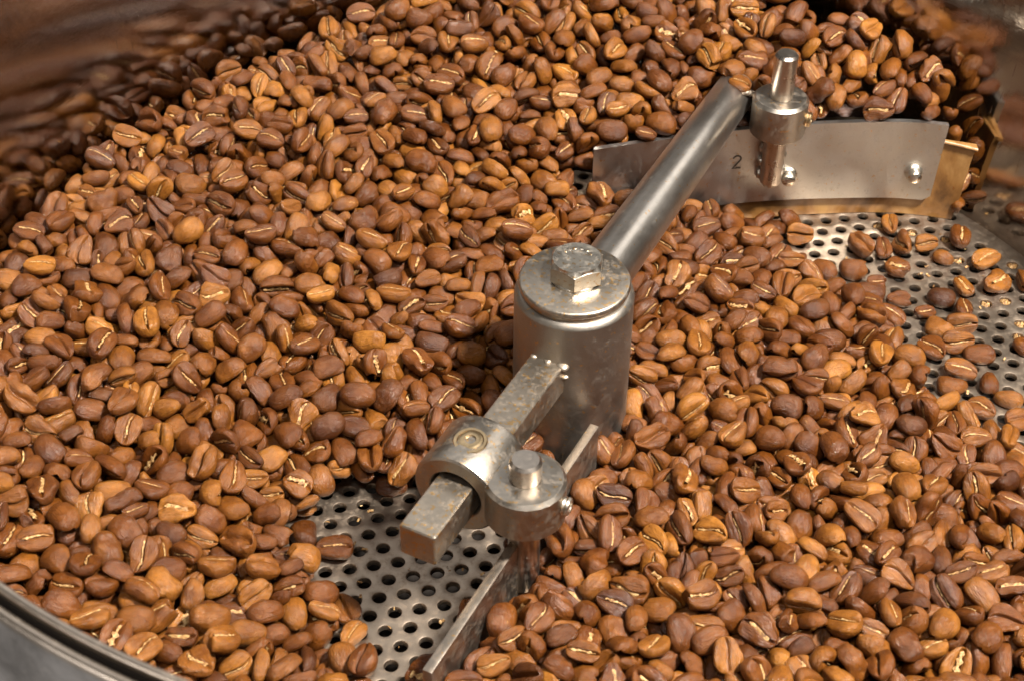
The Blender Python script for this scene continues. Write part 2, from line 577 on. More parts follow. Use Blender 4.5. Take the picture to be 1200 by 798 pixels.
def ring_clamp(name, origin, axis, ro, ri, length, mat, parent):
    b = 0.7
    prof = [(ri, -length / 2 + 0.3), (ri + 0.3, -length / 2), (ro - b, -length / 2), (ro - 0.2, -length / 2 + b * 0.5), (ro, -length / 2 + b + 0.2), (ro, length / 2 - b - 0.2), (ro - 0.2, length / 2 - b * 0.5), (ro - b, length / 2), (ri + 0.3, length / 2), (ri, length / 2 - 0.3)]
    prof.append(prof[0])
    return lathe(name, prof, mat, parent, n=72, origin=origin, axis=axis, auto=30)


rc = bd * 48.8
ring = ring_clamp('clamp_ring', (rc.x, rc.y, 31.0), bd, 10.0, 6.0, 15.0, STEEL_COLLAR, stir)


def set_screw(name, base, axis, r, length, mat, parent, sock=True):
    prof = []
    nt_ = max(2, int(length / 0.7))
    prof.append((r * 0.92, -1.0))
    for k in range(nt_):
        prof += [(r * 0.92, k * length / nt_), (r * 1.04, (k + 0.5) * length / nt_)]
    prof += [(r * 0.92, length), (r * 0.75, length + 0.15)]
    if sock:
        prof += [(r * 0.5, length + 0.12), (r * 0.45, length - 0.7), (0, length - 0.7)]
    else:
        prof += [(0, length + 0.15)]
    return lathe(name, prof, mat, parent, n=28, origin=base, axis=axis, auto=30)


lathe('screw_seat', [(3.7, 9.75), (3.5, 10.10), (2.9, 10.12), (2.7, 9.8)], BRASSY, ring, n=36, origin=(rc.x + 0.3, rc.y, 31.0), axis=(-0.06, -0.05, 1))
set_screw('set_screw', (rc.x + 0.3 - 0.55, rc.y - 0.4, 31.0 + 9.8), (-0.06, -0.05, 1), 2.5, 0.35, BRASSY, ring)


def collar(origin, z0, z1, ro, ri, parent):
    b = 0.9
    prof = [(ri, z0), (ro - 0.4, z0), (ro, z0 + 0.4), (ro, z1 - b), (ro - b * 0.85, z1 - 0.05), (ro - b - 0.1, z1), (ri, z1), (ri, z0)]
    return lathe('pin_collar', prof, STEEL_COLLAR, parent, n=72, origin=(origin[0], origin[1], 0), auto=25)


def pin(origin, z0, z1, r, parent, flat_to=None):
    return lathe('pin', [(0, z0), (r - 0.8, z0 + 0.1), (r - 0.1, z0 + 1.2), (r, z0 + 2.5), (r, z1 - 0.7), (r - 0.6, z1), (0, z1)], STEEL_PIN, parent, n=48, origin=(origin[0], origin[1], 0), auto=22)


C1 = (-10.9, -51.2)
C2 = (56.9, 85.0)
k1 = collar(C1, 27.2, 37.6, 8.7, 3.5, stir)
pin(C1, 4.0, 42.8, 3.45, stir)
set_screw('set_screw', (C1[0] + 8.3 * 0.93, C1[1] + 8.3 * -0.36, 32.6), (0.93, -0.36, 0), 2.0, 1.7, STEEL_BOLT, k1)
for s in range(3):
    w = Vector((C1[0], C1[1], 0)) + (bn if bn.dot(Vector((C1[0], C1[1], 0)) - rc) < 0 else -bn) * 7.9
    blob('weld_bead', (w.x + bd.x * (3.0 + 1.1 * s) * 0.6, w.y + bd.y * (3.0 + 1.1 * s) * 0.6, 37.0 - 0.25 * s), 1.25, WELD, k1, 20 + s, (1, 1, 0.8), 0.12)
k2 = collar(C2, 32.6, 43.4, 7.5, 3.15, stir)
pin(C2, 15.0, 56.6, 3.1, stir)
set_screw('set_screw', (C2[0] + 7.2 * 0.94, C2[1] + 7.2 * -0.34, 38.0), (0.94, -0.34, 0), 2.0, 1.5, BRASSY, k2)
for s in range(3):
    w = Vector((C2[0] - 7.9, C2[1] + 3.4, 42.4 - 0.5 * s))
    blob('weld_bead', (w.x + 0.8 * s - 1.2, w.y + 0.5 * s, w.z), 1.0, WELD, k2, 30 + s, (1.3, 1, 0.8), 0.12)
for s in range(6):
    blob('weld_bead', (C2[0] - 3.0 + (s % 2) * 6.0, C2[1] + 1.6, 17 + 2.2 * s), 1.2, STEEL_ROD, k2, 40 + s, (0.8, 1, 1.2))

# near scraper blade: a plain flat plate standing on the floor
p0, p1 = Vector((5.2, -17.0, 0)), Vector((-30.0, -87.6, 0))
bl_d = (p1 - p0).normalized(); bl_n = Vector((0, 0, 1)).cross(bl_d)
blade1 = prism('scraper_blade', [(0, 0.4), ((p1 - p0).length, 0.4), ((p1 - p0).length, 20.0), (0, 20.0)], -1.1, 1.1, STEEL_SCRAPER, stir, 0.35,
               origin=p0, u=bl_d, v=(0, 0, 1))


blade1['label'] = 'plain dark flat blade under the square bar'


# far scraper blade: bent steel plate with a tan wiper sheet bolted behind it
def curve_at(pts, s):
    """smooth plan curve through pts (Catmull-Rom), s = x."""
    xs = [p[0] for p in pts]
    k = max(0, min(len(xs) - 2, int(np.searchsorted(xs, s)) - 1))
    x0, x1 = xs[k], xs[k + 1]
    def sl(i):
        i0, i1 = max(0, i - 1), min(len(pts) - 1, i + 1)
        return (pts[i1][1] - pts[i0][1]) / (pts[i1][0] - pts[i0][0])
    t = (s - x0) / (x1 - x0); h = x1 - x0
    a, b = pts[k][1], pts[k + 1][1]
    m0, m1 = sl(k) * h, sl(k + 1) * h
    return (2 * t**3 - 3 * t**2 + 1) * a + (t**3 - 2 * t**2 + t) * m0 + (-2 * t**3 + 3 * t**2) * b + (t**3 - t**2) * m1


PLAN = [(2.0, 74.0), (22, 79.6), (42.4, 84.6), (55, 87.2), (69.5, 89.2), (90.4, 90.6), (101.2, 89.7), (112.5, 87.0), (120, 84.0)]


def sheet(name, x0, x1, zlo, zhi, dy, th, mat, parent, nx=48, corner=0.0, skew=None):
    """a bent upright sheet; zlo / zhi may be functions of x; skew tilts the right end."""
    V, F = [], []
    nz = 9
    for side in (0, 1):
        for i in range(nx + 1):
            f = i / nx
            for k in range(nz + 1):
                g = k / nz
                xx = x0 + (x1(g) - x0) * f if callable(x1) else x0 + (x1 - x0) * f
                a, b = (zlo(xx) if callable(zlo) else zlo), (zhi(xx) if callable(zhi) else zhi)
                if corner and xx > (x1(g) if callable(x1) else x1) - corner:
                    c = corner; d = xx - ((x1(g) if callable(x1) else x1) - c)
                    a += c - math.sqrt(max(0, c * c - d * d))
                z = a + (b - a) * g
                y = curve_at(PLAN, min(119.5, xx)) + dy + (th if side else 0)
                V.append((xx, y, z))
    per = (nx + 1) * (nz + 1)
    idx = lambda s, i, k: s * per + i * (nz + 1) + k
    for i in range(nx):
        for k in range(nz):
            F.append((idx(0, i, k), idx(0, i + 1, k), idx(0, i + 1, k + 1), idx(0, i, k + 1)))
            F.append((idx(1, i, k), idx(1, i, k + 1), idx(1, i + 1, k + 1), idx(1, i + 1, k)))
    for i in range(nx):
        F.append((idx(0, i, 0), idx(1, i, 0), idx(1, i + 1, 0), idx(0, i + 1, 0)))
        F.append((idx(0, i, nz), idx(0, i + 1, nz), idx(1, i + 1, nz), idx(1, i, nz)))
    for k in range(nz):
        F.append((idx(0, 0, k), idx(0, 0, k + 1), idx(1, 0, k + 1), idx(1, 0, k)))
        F.append((idx(0, nx, k), idx(1, nx, k), idx(1, nx, k + 1), idx(0, nx, k + 1)))
    return to_obj(name, V, F, mat, parent, True, 40)


blade2 = sheet('scraper_blade', 7.2, lambda g: 103.4 + 1.0 * g, lambda x: 7.0 + 0.5 * math.sin(x * 0.05), 32.0, 0.0, 1.5, STEEL_BLADE, stir, corner=1.6)
blade2['label'] = 'bent grey blade backed with a tan wiper sheet'
wiper = sheet('wiper_sheet', 9.0, lambda g: 110.6 + 2.6 * g + 0.25 * math.sin(6 * g) + 0.1 * math.sin(19 * g + 1), lambda x: 0.15, lambda x: 25.5 if x > 100 else 27.0, 1.62, 1.5, LEATHER, blade2)
tube = []
for k in range(13):
    x = 102.0 + 11.3 * k / 12
    tube.append((x, curve_at(PLAN, x) + 1.5, 26.0 - 0.06 * (x - 102) ** 1.2))
TV, TF = [], []
for k, c in enumerate(tube):
    for j in range(10):
        a = 2 * math.pi * j / 10
        rr = 0.85 * (1 + 0.06 * math.sin(3 * k))
        TV.append((c[0], c[1] + rr * math.cos(a), c[2] + 0.7 * rr * math.sin(a)))
    if k:
        for j in range(10):
            j2 = (j + 1) % 10
            TF.append(((k - 1) * 10 + j, k * 10 + j, k * 10 + j2, (k - 1) * 10 + j2))
TF.append(tuple(range(120, 130)))
to_obj('rolled_edge', TV, TF, LEATHER, blade2, True, 40)
for bx, bz in ((62.3, 15.5), (97.6, 15.6), (16.5, 14.5)):
    y = curve_at(PLAN, bx)
    lathe('blade_bolt', [(2.6, -0.6), (2.6, 0.2), (2.2, 0.75), (1.75, 1.0), (1.75, 1.4), (1.9, 1.7), (1.75, 2.0), (1.9, 2.3), (1.75, 2.6), (1.9, 2.9), (1.7, 3.2), (1.2, 3.6), (0, 3.7)], STEEL_BOLT, blade2, n=28, origin=(bx, y, bz), axis=(-0.05, -1, 0.05))
# the stamped figure 2
st = []
for k in range(9):
    t = math.radians(170 - 215 * k / 8)
    st.append((1.1 * math.cos(t), 3.3 + 1.05 * math.sin(t)))
st += [(-0.2, 1.3), (-1.1, 0.2), (0.2, 0.35), (1.3, 0.2)]
V, F = [], []
for k, (a, b) in enumerate(st):
    q0 = st[max(0, k - 1)]; q1 = st[min(len(st) - 1, k + 1)]
    d = Vector((q1[0] - q0[0], q1[1] - q0[1])).normalized(); nn = Vector((-d.y, d.x)) * 0.28
    for s in (1, -1):
        x = 47.2 + a + nn.x * s
        V.append((x, curve_at(PLAN, x) - 0.06, 19.3 + b + nn.y * s))
    if k:
        F.append((2 * k - 2, 2 * k - 1, 2 * k + 1, 2 * k))
to_obj('stamped_figure', V, F, STAMP, blade2, False)

# ---------------------------------------------------------------- coffee beans
# every bean as plain numbers: x y z in tenths of a millimetre, quaternion x y z in hundredths, kind, tone in hundredths.
# the first N_SINGLE beans are things of their own, the next N_SEEN lie in the heap in view, the rest are buried
N_SINGLE, N_SEEN = 300, 2272
BEANS = np.array([
660,779,30,52,1,1,7,50,822,734,36,4,2,82,16,15,793,637,16,100,1,-4,19,-2,1159,685,26,1,-4,23,6,68,1167,579,30,11,5,39,22,34,1036,402,30,66,-4,-4,35,27,
1013,331,30,54,0,1,32,26,943,307,29,9,-6,-48,14,-11,1063,298,14,-100,-1,-1,35,-11,1001,229,27,0,6,-19,6,19,-535,-399,27,3,-8,-8,24,-24,-607,-353,15,78,-62,-1,4,-62,
-497,-574,27,6,3,88,7,18,-600,-617,55,-83,55,-6,37,34,-547,-660,37,-84,-18,-40,30,-14,-535,-611,66,-21,-15,-97,31,55,-543,-566,61,93,19,-11,19,0,508,-373,80,-80,-40,-44,27,5,
-1286,112,268,16,36,-23,17,3,-1197,-553,213,-11,4,-77,27,4,-1242,-90,249,24,-8,-94,7,-24,-1091,-593,194,12,85,34,19,11,-1076,-264,211,-28,-35,-87,38,17,-1098,-166,218,96,13,-20,32,-13,
-1060,-657,187,21,-15,-20,17,-7,-1053,-439,187,30,7,-69,28,61,-1064,6,219,63,-60,-24,27,25,-988,-639,176,-18,-19,-89,12,-13,-945,-279,176,43,31,-84,37,1,-976,-117,211,64,27,55,24,51,
-977,156,234,53,77,23,27,26,-871,-570,138,-82,-4,7,11,-10,-866,-685,135,-9,-24,27,19,16,-757,-590,108,-35,90,-24,17,48,-731,-478,133,2,-14,-29,16,15,-801,-415,129,-92,12,36,7,1,
-755,-374,123,94,-32,6,4,21,-688,-700,95,-72,-9,3,32,39,-722,264,234,-16,76,-63,37,8,-753,330,228,91,32,20,11,53,-688,-219,125,-94,-34,-2,7,63,-592,-190,120,-27,-8,95,28,-7,
-527,-184,116,-48,-87,4,20,-31,-587,1313,402,23,1,7,6,-14,-485,-737,57,-59,-80,-10,12,36,-474,-642,25,-4,-2,-87,36,51,-463,-207,124,-4,-2,-65,30,11,-483,113,206,-39,-10,-27,27,79,
-352,-140,133,-59,40,-37,37,-33,-332,133,181,-45,12,-8,27,-57,-169,622,246,9,-13,7,16,-1,-154,-676,109,-60,79,-10,27,1,77,-699,106,88,-40,-25,38,8,-28,-638,116,36,25,89,16,-7,
44,-576,120,0,-55,-74,16,34,84,-637,127,8,-19,95,32,-63,37,-415,115,-1,-57,70,25,23,171,-645,118,21,96,-7,9,21,364,-833,142,10,42,-34,19,3,405,-592,111,62,-26,-58,38,-1,
660,-84,102,-20,28,-60,37,-15,779,-780,111,23,-23,46,37,54,793,393,72,-14,1,87,16,12,834,-638,109,-26,-25,-44,41,-15,866,236,56,19,96,22,27,35,851,921,351,58,-14,5,40,-20,
886,-758,96,58,29,58,32,2,972,-63,68,3,-1,7,41,23,-1353,395,304,7,-2,99,17,-26,-1250,-172,264,27,-16,90,16,42,-1322,197,284,42,-89,-6,25,-21,-1295,256,308,-4,4,99,17,80,
-1285,440,306,-4,-9,-84,30,-9,-1167,-664,219,83,39,-8,24,9,-1210,-466,233,8,46,-88,25,20,-1152,-422,231,-4,-7,-53,40,-35,-1162,-298,224,-85,33,2,1,-33,-1193,-256,241,60,10,-18,28,33,
-1177,-172,246,5,-47,-87,20,-20,-1098,-94,253,81,51,17,22,10,-1198,12,259,-12,16,-33,25,-19,-1212,341,289,20,-20,60,25,15,-1196,542,289,-91,-29,-16,40,10,-1138,-561,226,2,13,-99,17,16,
-1095,-489,209,38,91,-17,1,7,-1025,-165,253,-2,2,-82,25,12,-1100,12,271,22,19,56,27,-13,-1181,126,277,-30,11,-54,19,-8,-1167,187,287,-22,2,-51,22,7,-1139,441,297,7,19,-97,28,-5,
-1231,698,316,-2,24,-5,1,-55,-1179,802,315,34,10,-13,17,32,-992,-743,193,-14,-8,8,35,38,-1054,-712,191,-92,9,27,32,3,-1021,-615,213,-26,-11,-77,35,-22,-1037,-505,195,-68,-70,-19,0,37,
-982,-425,188,-31,79,-52,40,-35,-1071,-366,217,-11,-11,67,12,13,-1009,-210,207,2,21,-76,17,24,-1132,252,279,96,-15,-10,32,15,-1051,520,282,19,-37,87,25,-49,-1058,573,303,26,67,-58,32,39,
-1135,871,320,27,-25,-29,16,-15,-933,-793,190,-8,20,-81,37,7,-961,-616,182,91,8,-27,26,-2,-992,-558,184,-82,50,17,16,21,-964,-505,182,91,-22,-27,27,-16,-1030,-326,196,-24,-77,56,6,-13,
-1009,90,273,-2,-2,77,27,62,-932,175,253,-23,-39,86,38,-2,-997,223,271,32,35,67,6,-1,-993,334,268,-74,-58,-9,28,-38,-960,418,290,-24,84,45,37,58,-984,619,289,-97,-8,18,14,33,
-875,-802,171,-18,7,-90,35,53,-907,-720,151,99,1,8,27,16,-898,-658,182,-29,15,-21,4,13,-868,-622,152,-28,-91,-30,22,54,-916,-568,186,19,16,-79,14,9,-874,-479,157,-94,18,6,18,-49,
-933,-367,181,7,20,97,20,-10,-896,-312,163,26,-91,-31,1,-27,-896,-56,222,19,43,-23,32,-32,-931,88,237,14,30,-71,26,10,-867,140,250,95,24,21,35,-10,-874,266,270,26,-19,94,25,-8,
-981,775,339,28,6,36,24,-20,-946,866,337,36,-18,2,19,6,-812,-749,141,22,-14,-7,10,-22,-807,-631,134,-64,71,28,26,28,-834,-541,162,62,-21,-17,0,-15,-798,-361,158,26,74,33,1,71,
-827,-298,194,20,0,-84,16,27,-869,-221,177,3,87,16,14,0,-867,-133,195,32,-29,23,34,27,-867,211,253,21,-5,-4,28,50,-834,362,264,80,60,4,37,-7,-892,525,299,54,-21,-21,11,-19,
-871,615,308,13,9,37,38,10,-766,-815,143,-2,-1,-41,28,26,-729,-750,137,-27,-3,-89,19,35,-760,-699,141,-92,-7,16,16,25,-766,-554,147,-30,-1,-2,22,25,-810,-472,137,7,-51,84,15,30,
-867,-423,173,24,-5,2,40,69,-761,-315,165,25,9,64,32,11,-804,4,187,92,8,28,38,20,-816,89,222,46,9,88,35,0,-698,-792,98,3,56,-77,41,49,-676,-620,121,54,6,38,7,55,
-668,-549,134,-27,-11,-94,30,20,-596,-479,84,-5,-96,-11,19,45,-680,-383,115,-5,94,22,0,-4,-797,-209,173,-26,-68,68,28,-27,-752,-176,161,-45,-88,-15,28,1,-666,-75,181,-1,96,-17,11,-45,
-738,-44,171,-12,-82,36,1,-29,-763,66,208,-89,-42,-17,38,14,-697,192,231,-2,-96,20,4,-5,-776,409,296,-6,7,100,14,-10,-652,-656,100,90,25,-3,1,-5,-654,-172,156,36,90,10,14,-21,
-595,-803,105,-39,80,-42,35,20,-625,-296,131,14,-15,94,9,16,-573,-265,104,82,-39,-41,12,21,-631,-110,162,4,49,-73,28,30,-575,29,187,100,3,6,28,-23,-640,90,206,-10,-4,-90,20,-22,
-565,-141,155,-95,-26,-7,11,-59,-573,-57,167,-87,-47,2,14,-50,-566,199,207,60,-20,-27,32,26,-482,376,235,-34,-73,-60,20,3,-521,497,272,-49,86,18,22,-24,-439,-764,95,14,-16,-75,12,-11,
-416,-165,135,41,-18,-83,38,-1,-499,-69,189,-99,-3,7,11,-26,-465,38,186,5,54,-46,9,0,-435,271,223,-1,18,97,24,28,-499,429,267,-15,14,-19,32,33,-458,490,283,28,-12,-94,12,6,
-495,784,321,15,-2,-53,24,11,-494,894,334,-55,81,-14,16,-14,-426,-49,165,84,22,42,16,-50,-342,481,239,70,19,-44,22,16,-386,718,300,-20,-88,-43,16,-2,-391,-220,97,34,5,-82,40,28,
-363,49,196,10,9,88,22,-7,-349,999,365,-4,16,-99,11,-10,-298,-47,162,-4,8,-93,35,-44,-266,157,215,8,22,3,38,0,-239,92,177,-86,-8,36,35,27,-130,497,251,-1,14,10,11,-23,
-205,828,332,-62,-78,-11,1,39,-221,937,351,29,-2,36,24,41,-215,1083,376,46,-5,54,27,8,-169,-798,124,17,-14,3,31,32,-132,-733,129,-17,36,-87,18,30,-104,-839,139,10,-38,-16,30,-63,
-95,-756,123,63,31,-67,4,8,-38,-818,135,-27,-90,30,34,-14,-30,-734,133,-19,92,-32,5,-47,-78,-686,134,5,9,-85,41,-12,12,-784,152,24,-1,-10,5,15,22,-657,114,-76,-48,44,12,-13,
-32,-461,132,20,-24,-60,16,3,29,-314,119,-80,52,30,41,27,96,705,214,-7,16,-52,40,20,160,-751,138,-23,8,48,17,47,115,-603,135,-17,-48,85,40,11,49,-517,115,64,66,9,22,1,
125,-505,144,-13,20,-91,17,-1,80,-450,139,-14,42,-61,6,-8,86,-395,135,22,42,-88,30,8,91,-341,145,2,-41,89,14,-63,216,-719,135,-59,-75,-23,6,-24,124,-685,136,73,65,7,18,14,
204,-615,135,69,17,-41,14,66,173,-471,141,-22,-29,80,35,67,173,-405,139,94,-20,15,14,15,119,-170,109,21,-33,-72,6,3,122,824,335,-94,-3,6,11,-36,274,-740,137,-84,-17,10,35,3,
260,-640,159,-1,17,-96,19,18,233,-428,133,44,-26,-54,32,-40,257,-283,141,16,23,61,22,22,191,-131,123,3,18,-97,16,8,292,-35,129,70,-7,34,1,67,283,434,157,6,-19,57,22,28,
255,843,347,18,88,43,27,10,324,-503,128,-17,-7,98,39,-1,301,-441,140,17,-21,-29,14,65,284,-337,117,-26,-56,40,19,47,293,-72,106,-43,11,89,12,34,322,195,137,-15,9,-73,24,32,
394,415,131,29,10,91,27,7,375,557,131,3,31,-86,1,-23,304,-790,153,26,-13,75,7,43,378,-718,142,35,-4,-29,40,-22,330,-669,124,-81,37,34,20,-9,333,-551,120,26,30,-92,0,-37,
363,-427,134,50,-2,-62,6,0,392,-308,134,25,25,8,17,17,378,-132,146,11,-15,-89,38,27,367,-33,120,22,77,44,1,22,370,1007,393,-81,-4,21,27,-19,478,-643,141,-9,-77,63,38,52,
454,-578,146,1,-99,8,37,-16,469,-127,118,21,90,29,12,-17,501,659,111,-12,12,-98,19,17,390,1018,450,45,-17,-48,19,63,344,1087,457,44,-79,-43,38,-20,506,-782,129,56,-53,64,11,30,
530,-572,124,-23,90,-35,20,6,567,-438,119,82,-47,27,37,46,513,-222,141,-11,0,78,9,-23,559,-139,107,-17,-88,-30,11,-29,519,-16,118,21,96,19,4,-53,514,94,133,-8,-84,54,16,-32,
611,-803,144,8,-35,-63,25,-6,558,-791,130,-23,-87,20,22,12,616,-739,126,-45,30,11,30,35,554,-694,144,-26,1,93,1,37,580,-580,121,-16,-29,31,32,-18,608,-165,127,-60,-74,23,27,-31,
697,-50,129,-15,6,-98,28,56,576,63,119,-1,7,96,25,-17,640,366,99,96,26,4,6,-50,678,-742,130,-53,-85,6,22,-19,661,-660,138,-25,16,-68,36,24,638,-594,119,87,-15,44,35,-8,
641,-384,139,14,7,-39,24,19,612,171,108,-84,-45,1,37,-18,691,938,395,4,93,5,40,-35,738,-729,109,-23,6,97,0,48,695,-678,131,-54,-3,82,27,12,711,-634,127,66,-41,0,30,-53,
694,-557,136,19,16,-23,25,25,741,-372,136,30,20,70,38,12,787,215,89,-12,8,-80,32,58,790,-590,119,-7,-54,65,27,-28,741,-504,122,28,-94,-5,19,-18,797,-352,124,69,-3,50,22,-12,
758,-290,128,-78,62,-7,30,38,773,-189,105,-12,-98,-1,15,69,795,1021,429,-68,-64,-26,30,82,849,-717,129,-84,-49,21,1,8,766,-687,129,45,-88,-10,32,43,869,-594,115,-43,-88,-1,24,39,
832,-540,130,14,10,-98,18,-35,887,-106,85,15,-40,88,25,-5,818,-49,90,99,-2,-10,41,-54,855,-18,100,70,3,-57,40,-9,901,-670,130,25,0,-7,25,1,932,-582,134,10,13,-99,10,5,
900,-529,118,-18,-9,17,22,20,931,-405,103,34,86,11,5,28,927,-262,98,50,15,-58,11,21,2,955,360,40,6,16,40,38,321,950,384,16,31,-93,28,22,921,1090,454,56,-34,-62,16,30,
884,731,24,7,-5,69,36,1,921,840,25,8,-3,-73,36,59,937,741,29,41,-34,-54,28,15,1008,751,25,51,3,4,33,50,1106,778,32,10,9,65,11,-21,1046,698,12,-96,28,3,23,25,
914,640,25,2,-1,-34,9,6,710,638,14,-92,39,-2,17,4,849,578,23,2,0,-3,29,-13,1239,592,23,52,-45,-48,26,21,1074,567,24,1,0,-55,10,41,1007,521,16,99,-13,1,12,-80,
1057,471,26,13,11,65,0,-14,953,462,20,3,7,7,13,-10,893,511,22,3,2,1,39,-9,818,544,14,-99,13,-1,24,-42,858,438,29,14,5,92,32,2,981,401,13,-96,27,-2,25,33,
1183,331,12,-81,58,-3,23,3,971,176,13,-100,6,1,25,8,1066,187,14,67,-74,1,15,-15,1022,82,29,7,-2,-28,41,19,1103,131,13,-99,12,-1,15,34,875,269,30,61,-4,-5,1,18,
871,218,12,99,-12,-4,33,-23,950,108,12,-73,69,-2,23,-50,1112,49,27,9,2,22,7,19,1034,-10,31,33,31,60,12,28,-603,-450,26,12,8,58,28,9,-644,-504,27,2,-6,-29,5,11,
-572,-539,15,-100,-1,5,30,-13,-536,-618,25,5,2,-41,9,3,-599,-594,15,-82,56,-8,6,-52,-625,-265,14,97,-21,6,17,50,-525,-703,13,-100,-1,-3,0,-25,-456,-722,16,-99,10,-4,19,-7,
-610,-674,24,12,0,79,20,-53,-419,-193,14,100,1,-6,7,-38,466,906,438,3,-1,-42,33,30,1122,904,45,-67,55,-46,2,19,1120,920,115,-1,57,-71,15,23,1085,955,250,-66,-3,-66,8,27,
1065,975,310,-15,30,59,18,8,1030,1000,370,-59,-30,-69,35,19,55,696,171,44,4,-26,14,15,-2,730,190,20,2,-98,31,-36,25,622,112,-34,-75,2,23,-68,88,613,129,27,78,-50,22,-20,
38,629,192,-5,95,-28,2,21,-55,770,226,-33,17,-27,8,-46,125,672,147,-15,-41,88,41,-19,-1350,-139,210,3,-13,10,16,12,-1387,9,196,26,-25,-90,29,2,-1362,71,211,-25,15,-47,19,-6,
-1392,139,215,16,-38,-87,41,-38,-1420,246,237,65,-60,37,32,21,-1296,-638,171,-28,-21,69,18,11,-1312,-574,171,88,35,28,25,-12,-1269,-517,178,-12,-5,-15,34,-16,-1306,-401,178,-26,90,-34,2,36,
-1306,-345,192,2,78,44,14,-32,-1335,-205,194,-32,47,-49,12,-5,-1285,-152,195,-16,53,-69,31,8,-1279,-36,205,3,17,98,12,-27,-1284,53,204,6,-92,38,19,3,-1350,261,224,-3,4,-91,24,8,
-1292,301,225,33,-39,-65,37,-5,-1316,359,243,-45,4,-46,28,10,-1302,414,215,-98,-22,-2,8,-3,-1259,-686,173,27,-91,5,6,0,-1212,-617,155,94,34,-4,19,16,-1253,-581,179,5,4,50,40,8,
-1208,-493,175,0,9,98,17,64,-1260,-443,179,-65,18,-30,22,39,-1232,-392,180,5,-3,-95,19,39,-1224,-256,187,76,-41,-31,27,-5,-1271,-206,191,2,5,63,1,-12,-1237,-149,189,11,-5,10,0,16,
-1249,-98,190,-85,46,-26,35,-52,-1214,-54,190,44,31,73,0,55,-1243,13,195,-43,14,-13,19,29,-1222,70,204,-9,-63,65,37,-28,-1274,140,224,-7,33,3,11,-20,-1264,235,219,80,16,10,12,4,
-1219,297,224,46,-15,74,35,18,-1252,357,246,-25,56,20,19,52,-1289,619,218,85,-53,-7,4,45,-1141,-610,152,-4,-15,-93,9,39,-1181,-556,153,38,27,74,23,44,-1135,-513,157,15,6,29,6,-4,
-1181,-438,167,-4,43,-86,17,-8,-1128,-394,154,-21,59,-78,2,77,-1128,-275,164,25,3,2,39,-19,-1168,-207,172,74,25,13,2,15,-1151,-154,190,-69,17,4,24,62,-1178,-108,183,-98,-2,18,11,-3,
-1158,-50,185,-97,5,16,16,72,-1168,-5,205,73,-58,18,30,-25,-1154,85,199,-1,-10,-12,7,78,-1186,132,199,-5,-81,57,17,16,-1163,191,210,-13,15,-98,17,55,-1203,242,210,-2,3,-90,35,3,
-1194,362,232,0,12,76,25,6,-1163,419,229,70,-33,-43,37,79,-1188,481,222,98,11,-13,33,-34,-1189,597,229,7,2,-64,15,6,-1165,651,233,4,39,84,17,-16,-1169,763,230,-77,59,23,15,-64,
-1106,-679,149,64,16,10,8,-1,-1074,-619,150,25,27,78,28,23,-1110,-564,145,87,4,9,5,18,-1069,-484,126,-7,-99,-1,17,44,-1105,-436,153,-14,0,46,32,-47,-1112,-334,158,30,36,30,9,70,
-1076,-281,158,-14,-30,65,20,6,-1105,-215,184,55,39,69,16,23,-1078,-158,163,-27,26,-89,36,72,-1094,-114,174,-45,78,-41,16,28,-1111,-3,207,44,-12,-48,12,42,-1088,56,180,-96,15,24,28,-4,
-1110,133,189,6,-96,4,12,0,-1095,203,200,19,22,64,11,22,-1091,309,215,-5,-33,-92,24,55,-1133,347,213,-12,-71,66,18,72,-1098,520,216,83,5,-20,31,-6,-1150,701,229,-98,8,16,4,-11,
-1112,762,246,34,-24,-86,32,12,-1141,822,254,-12,1,-99,41,3,-1092,879,234,-96,-27,-7,13,42,-1046,-675,154,13,-14,-85,22,-26,-1008,-606,134,-3,7,31,40,7,-1038,-559,137,-4,14,32,11,28,
-1036,-424,137,-63,-23,4,38,18,-1041,-345,143,-16,-20,-49,30,9,-1018,-277,127,95,31,-9,40,8,-1042,-222,150,-98,-16,-11,39,-4,-1032,-107,175,12,-5,-71,35,21,-995,-47,191,-15,8,93,30,-39,
-1042,4,180,-5,-12,70,4,19,-1006,67,175,-67,69,-27,12,3,-1044,150,198,-28,31,-65,32,30,-1002,301,200,-61,74,-17,23,12,-1055,370,202,-91,42,7,14,-10,-1014,404,226,31,69,-48,32,-1,
-1071,473,231,16,1,-95,38,4,-1076,714,225,-98,-14,14,7,-2,-1034,765,245,20,40,-82,9,-48,-1073,839,249,-29,63,-71,7,-1,-1067,949,277,3,-38,91,24,30,-981,-787,126,-19,-24,-95,10,38,
-980,-671,134,19,20,52,30,-39,-944,-578,117,12,-40,70,11,40,-946,-374,122,18,12,68,38,-48,-996,-319,111,-14,5,-92,28,21,-940,-279,110,7,-58,79,27,-24,-980,-222,134,10,99,-12,9,-13,
-941,-153,129,-16,41,-67,22,1,-968,-95,153,-52,39,-69,25,-11,-927,-51,159,65,-52,55,1,81,-979,9,157,-25,-93,-7,35,8,-931,70,176,-3,82,-51,11,-21,-973,123,177,26,0,83,36,-16,
-945,164,188,65,12,-3,27,2,-967,234,209,-65,35,-59,37,58,-944,298,202,4,42,83,11,-1,-970,356,207,-17,5,-97,3,6,-965,423,213,19,0,59,9,15,-967,646,223,-23,93,25,18,21,
-979,700,237,-18,-14,8,32,7,-963,765,240,-35,-89,-29,6,18,-1002,817,250,14,16,-34,25,-25,-987,1011,280,-46,-86,-21,16,4,-870,-841,97,1,5,-92,17,-52,-895,-783,100,-37,8,11,17,38,
-863,-729,97,18,-23,-92,7,20,-886,-627,106,-25,-47,80,37,23,-911,-430,117,54,-8,43,30,20,-902,-326,103,-67,-63,-40,38,57,-896,-145,97,-57,-81,-10,20,66,-907,-80,126,13,-85,-50,16,-2,
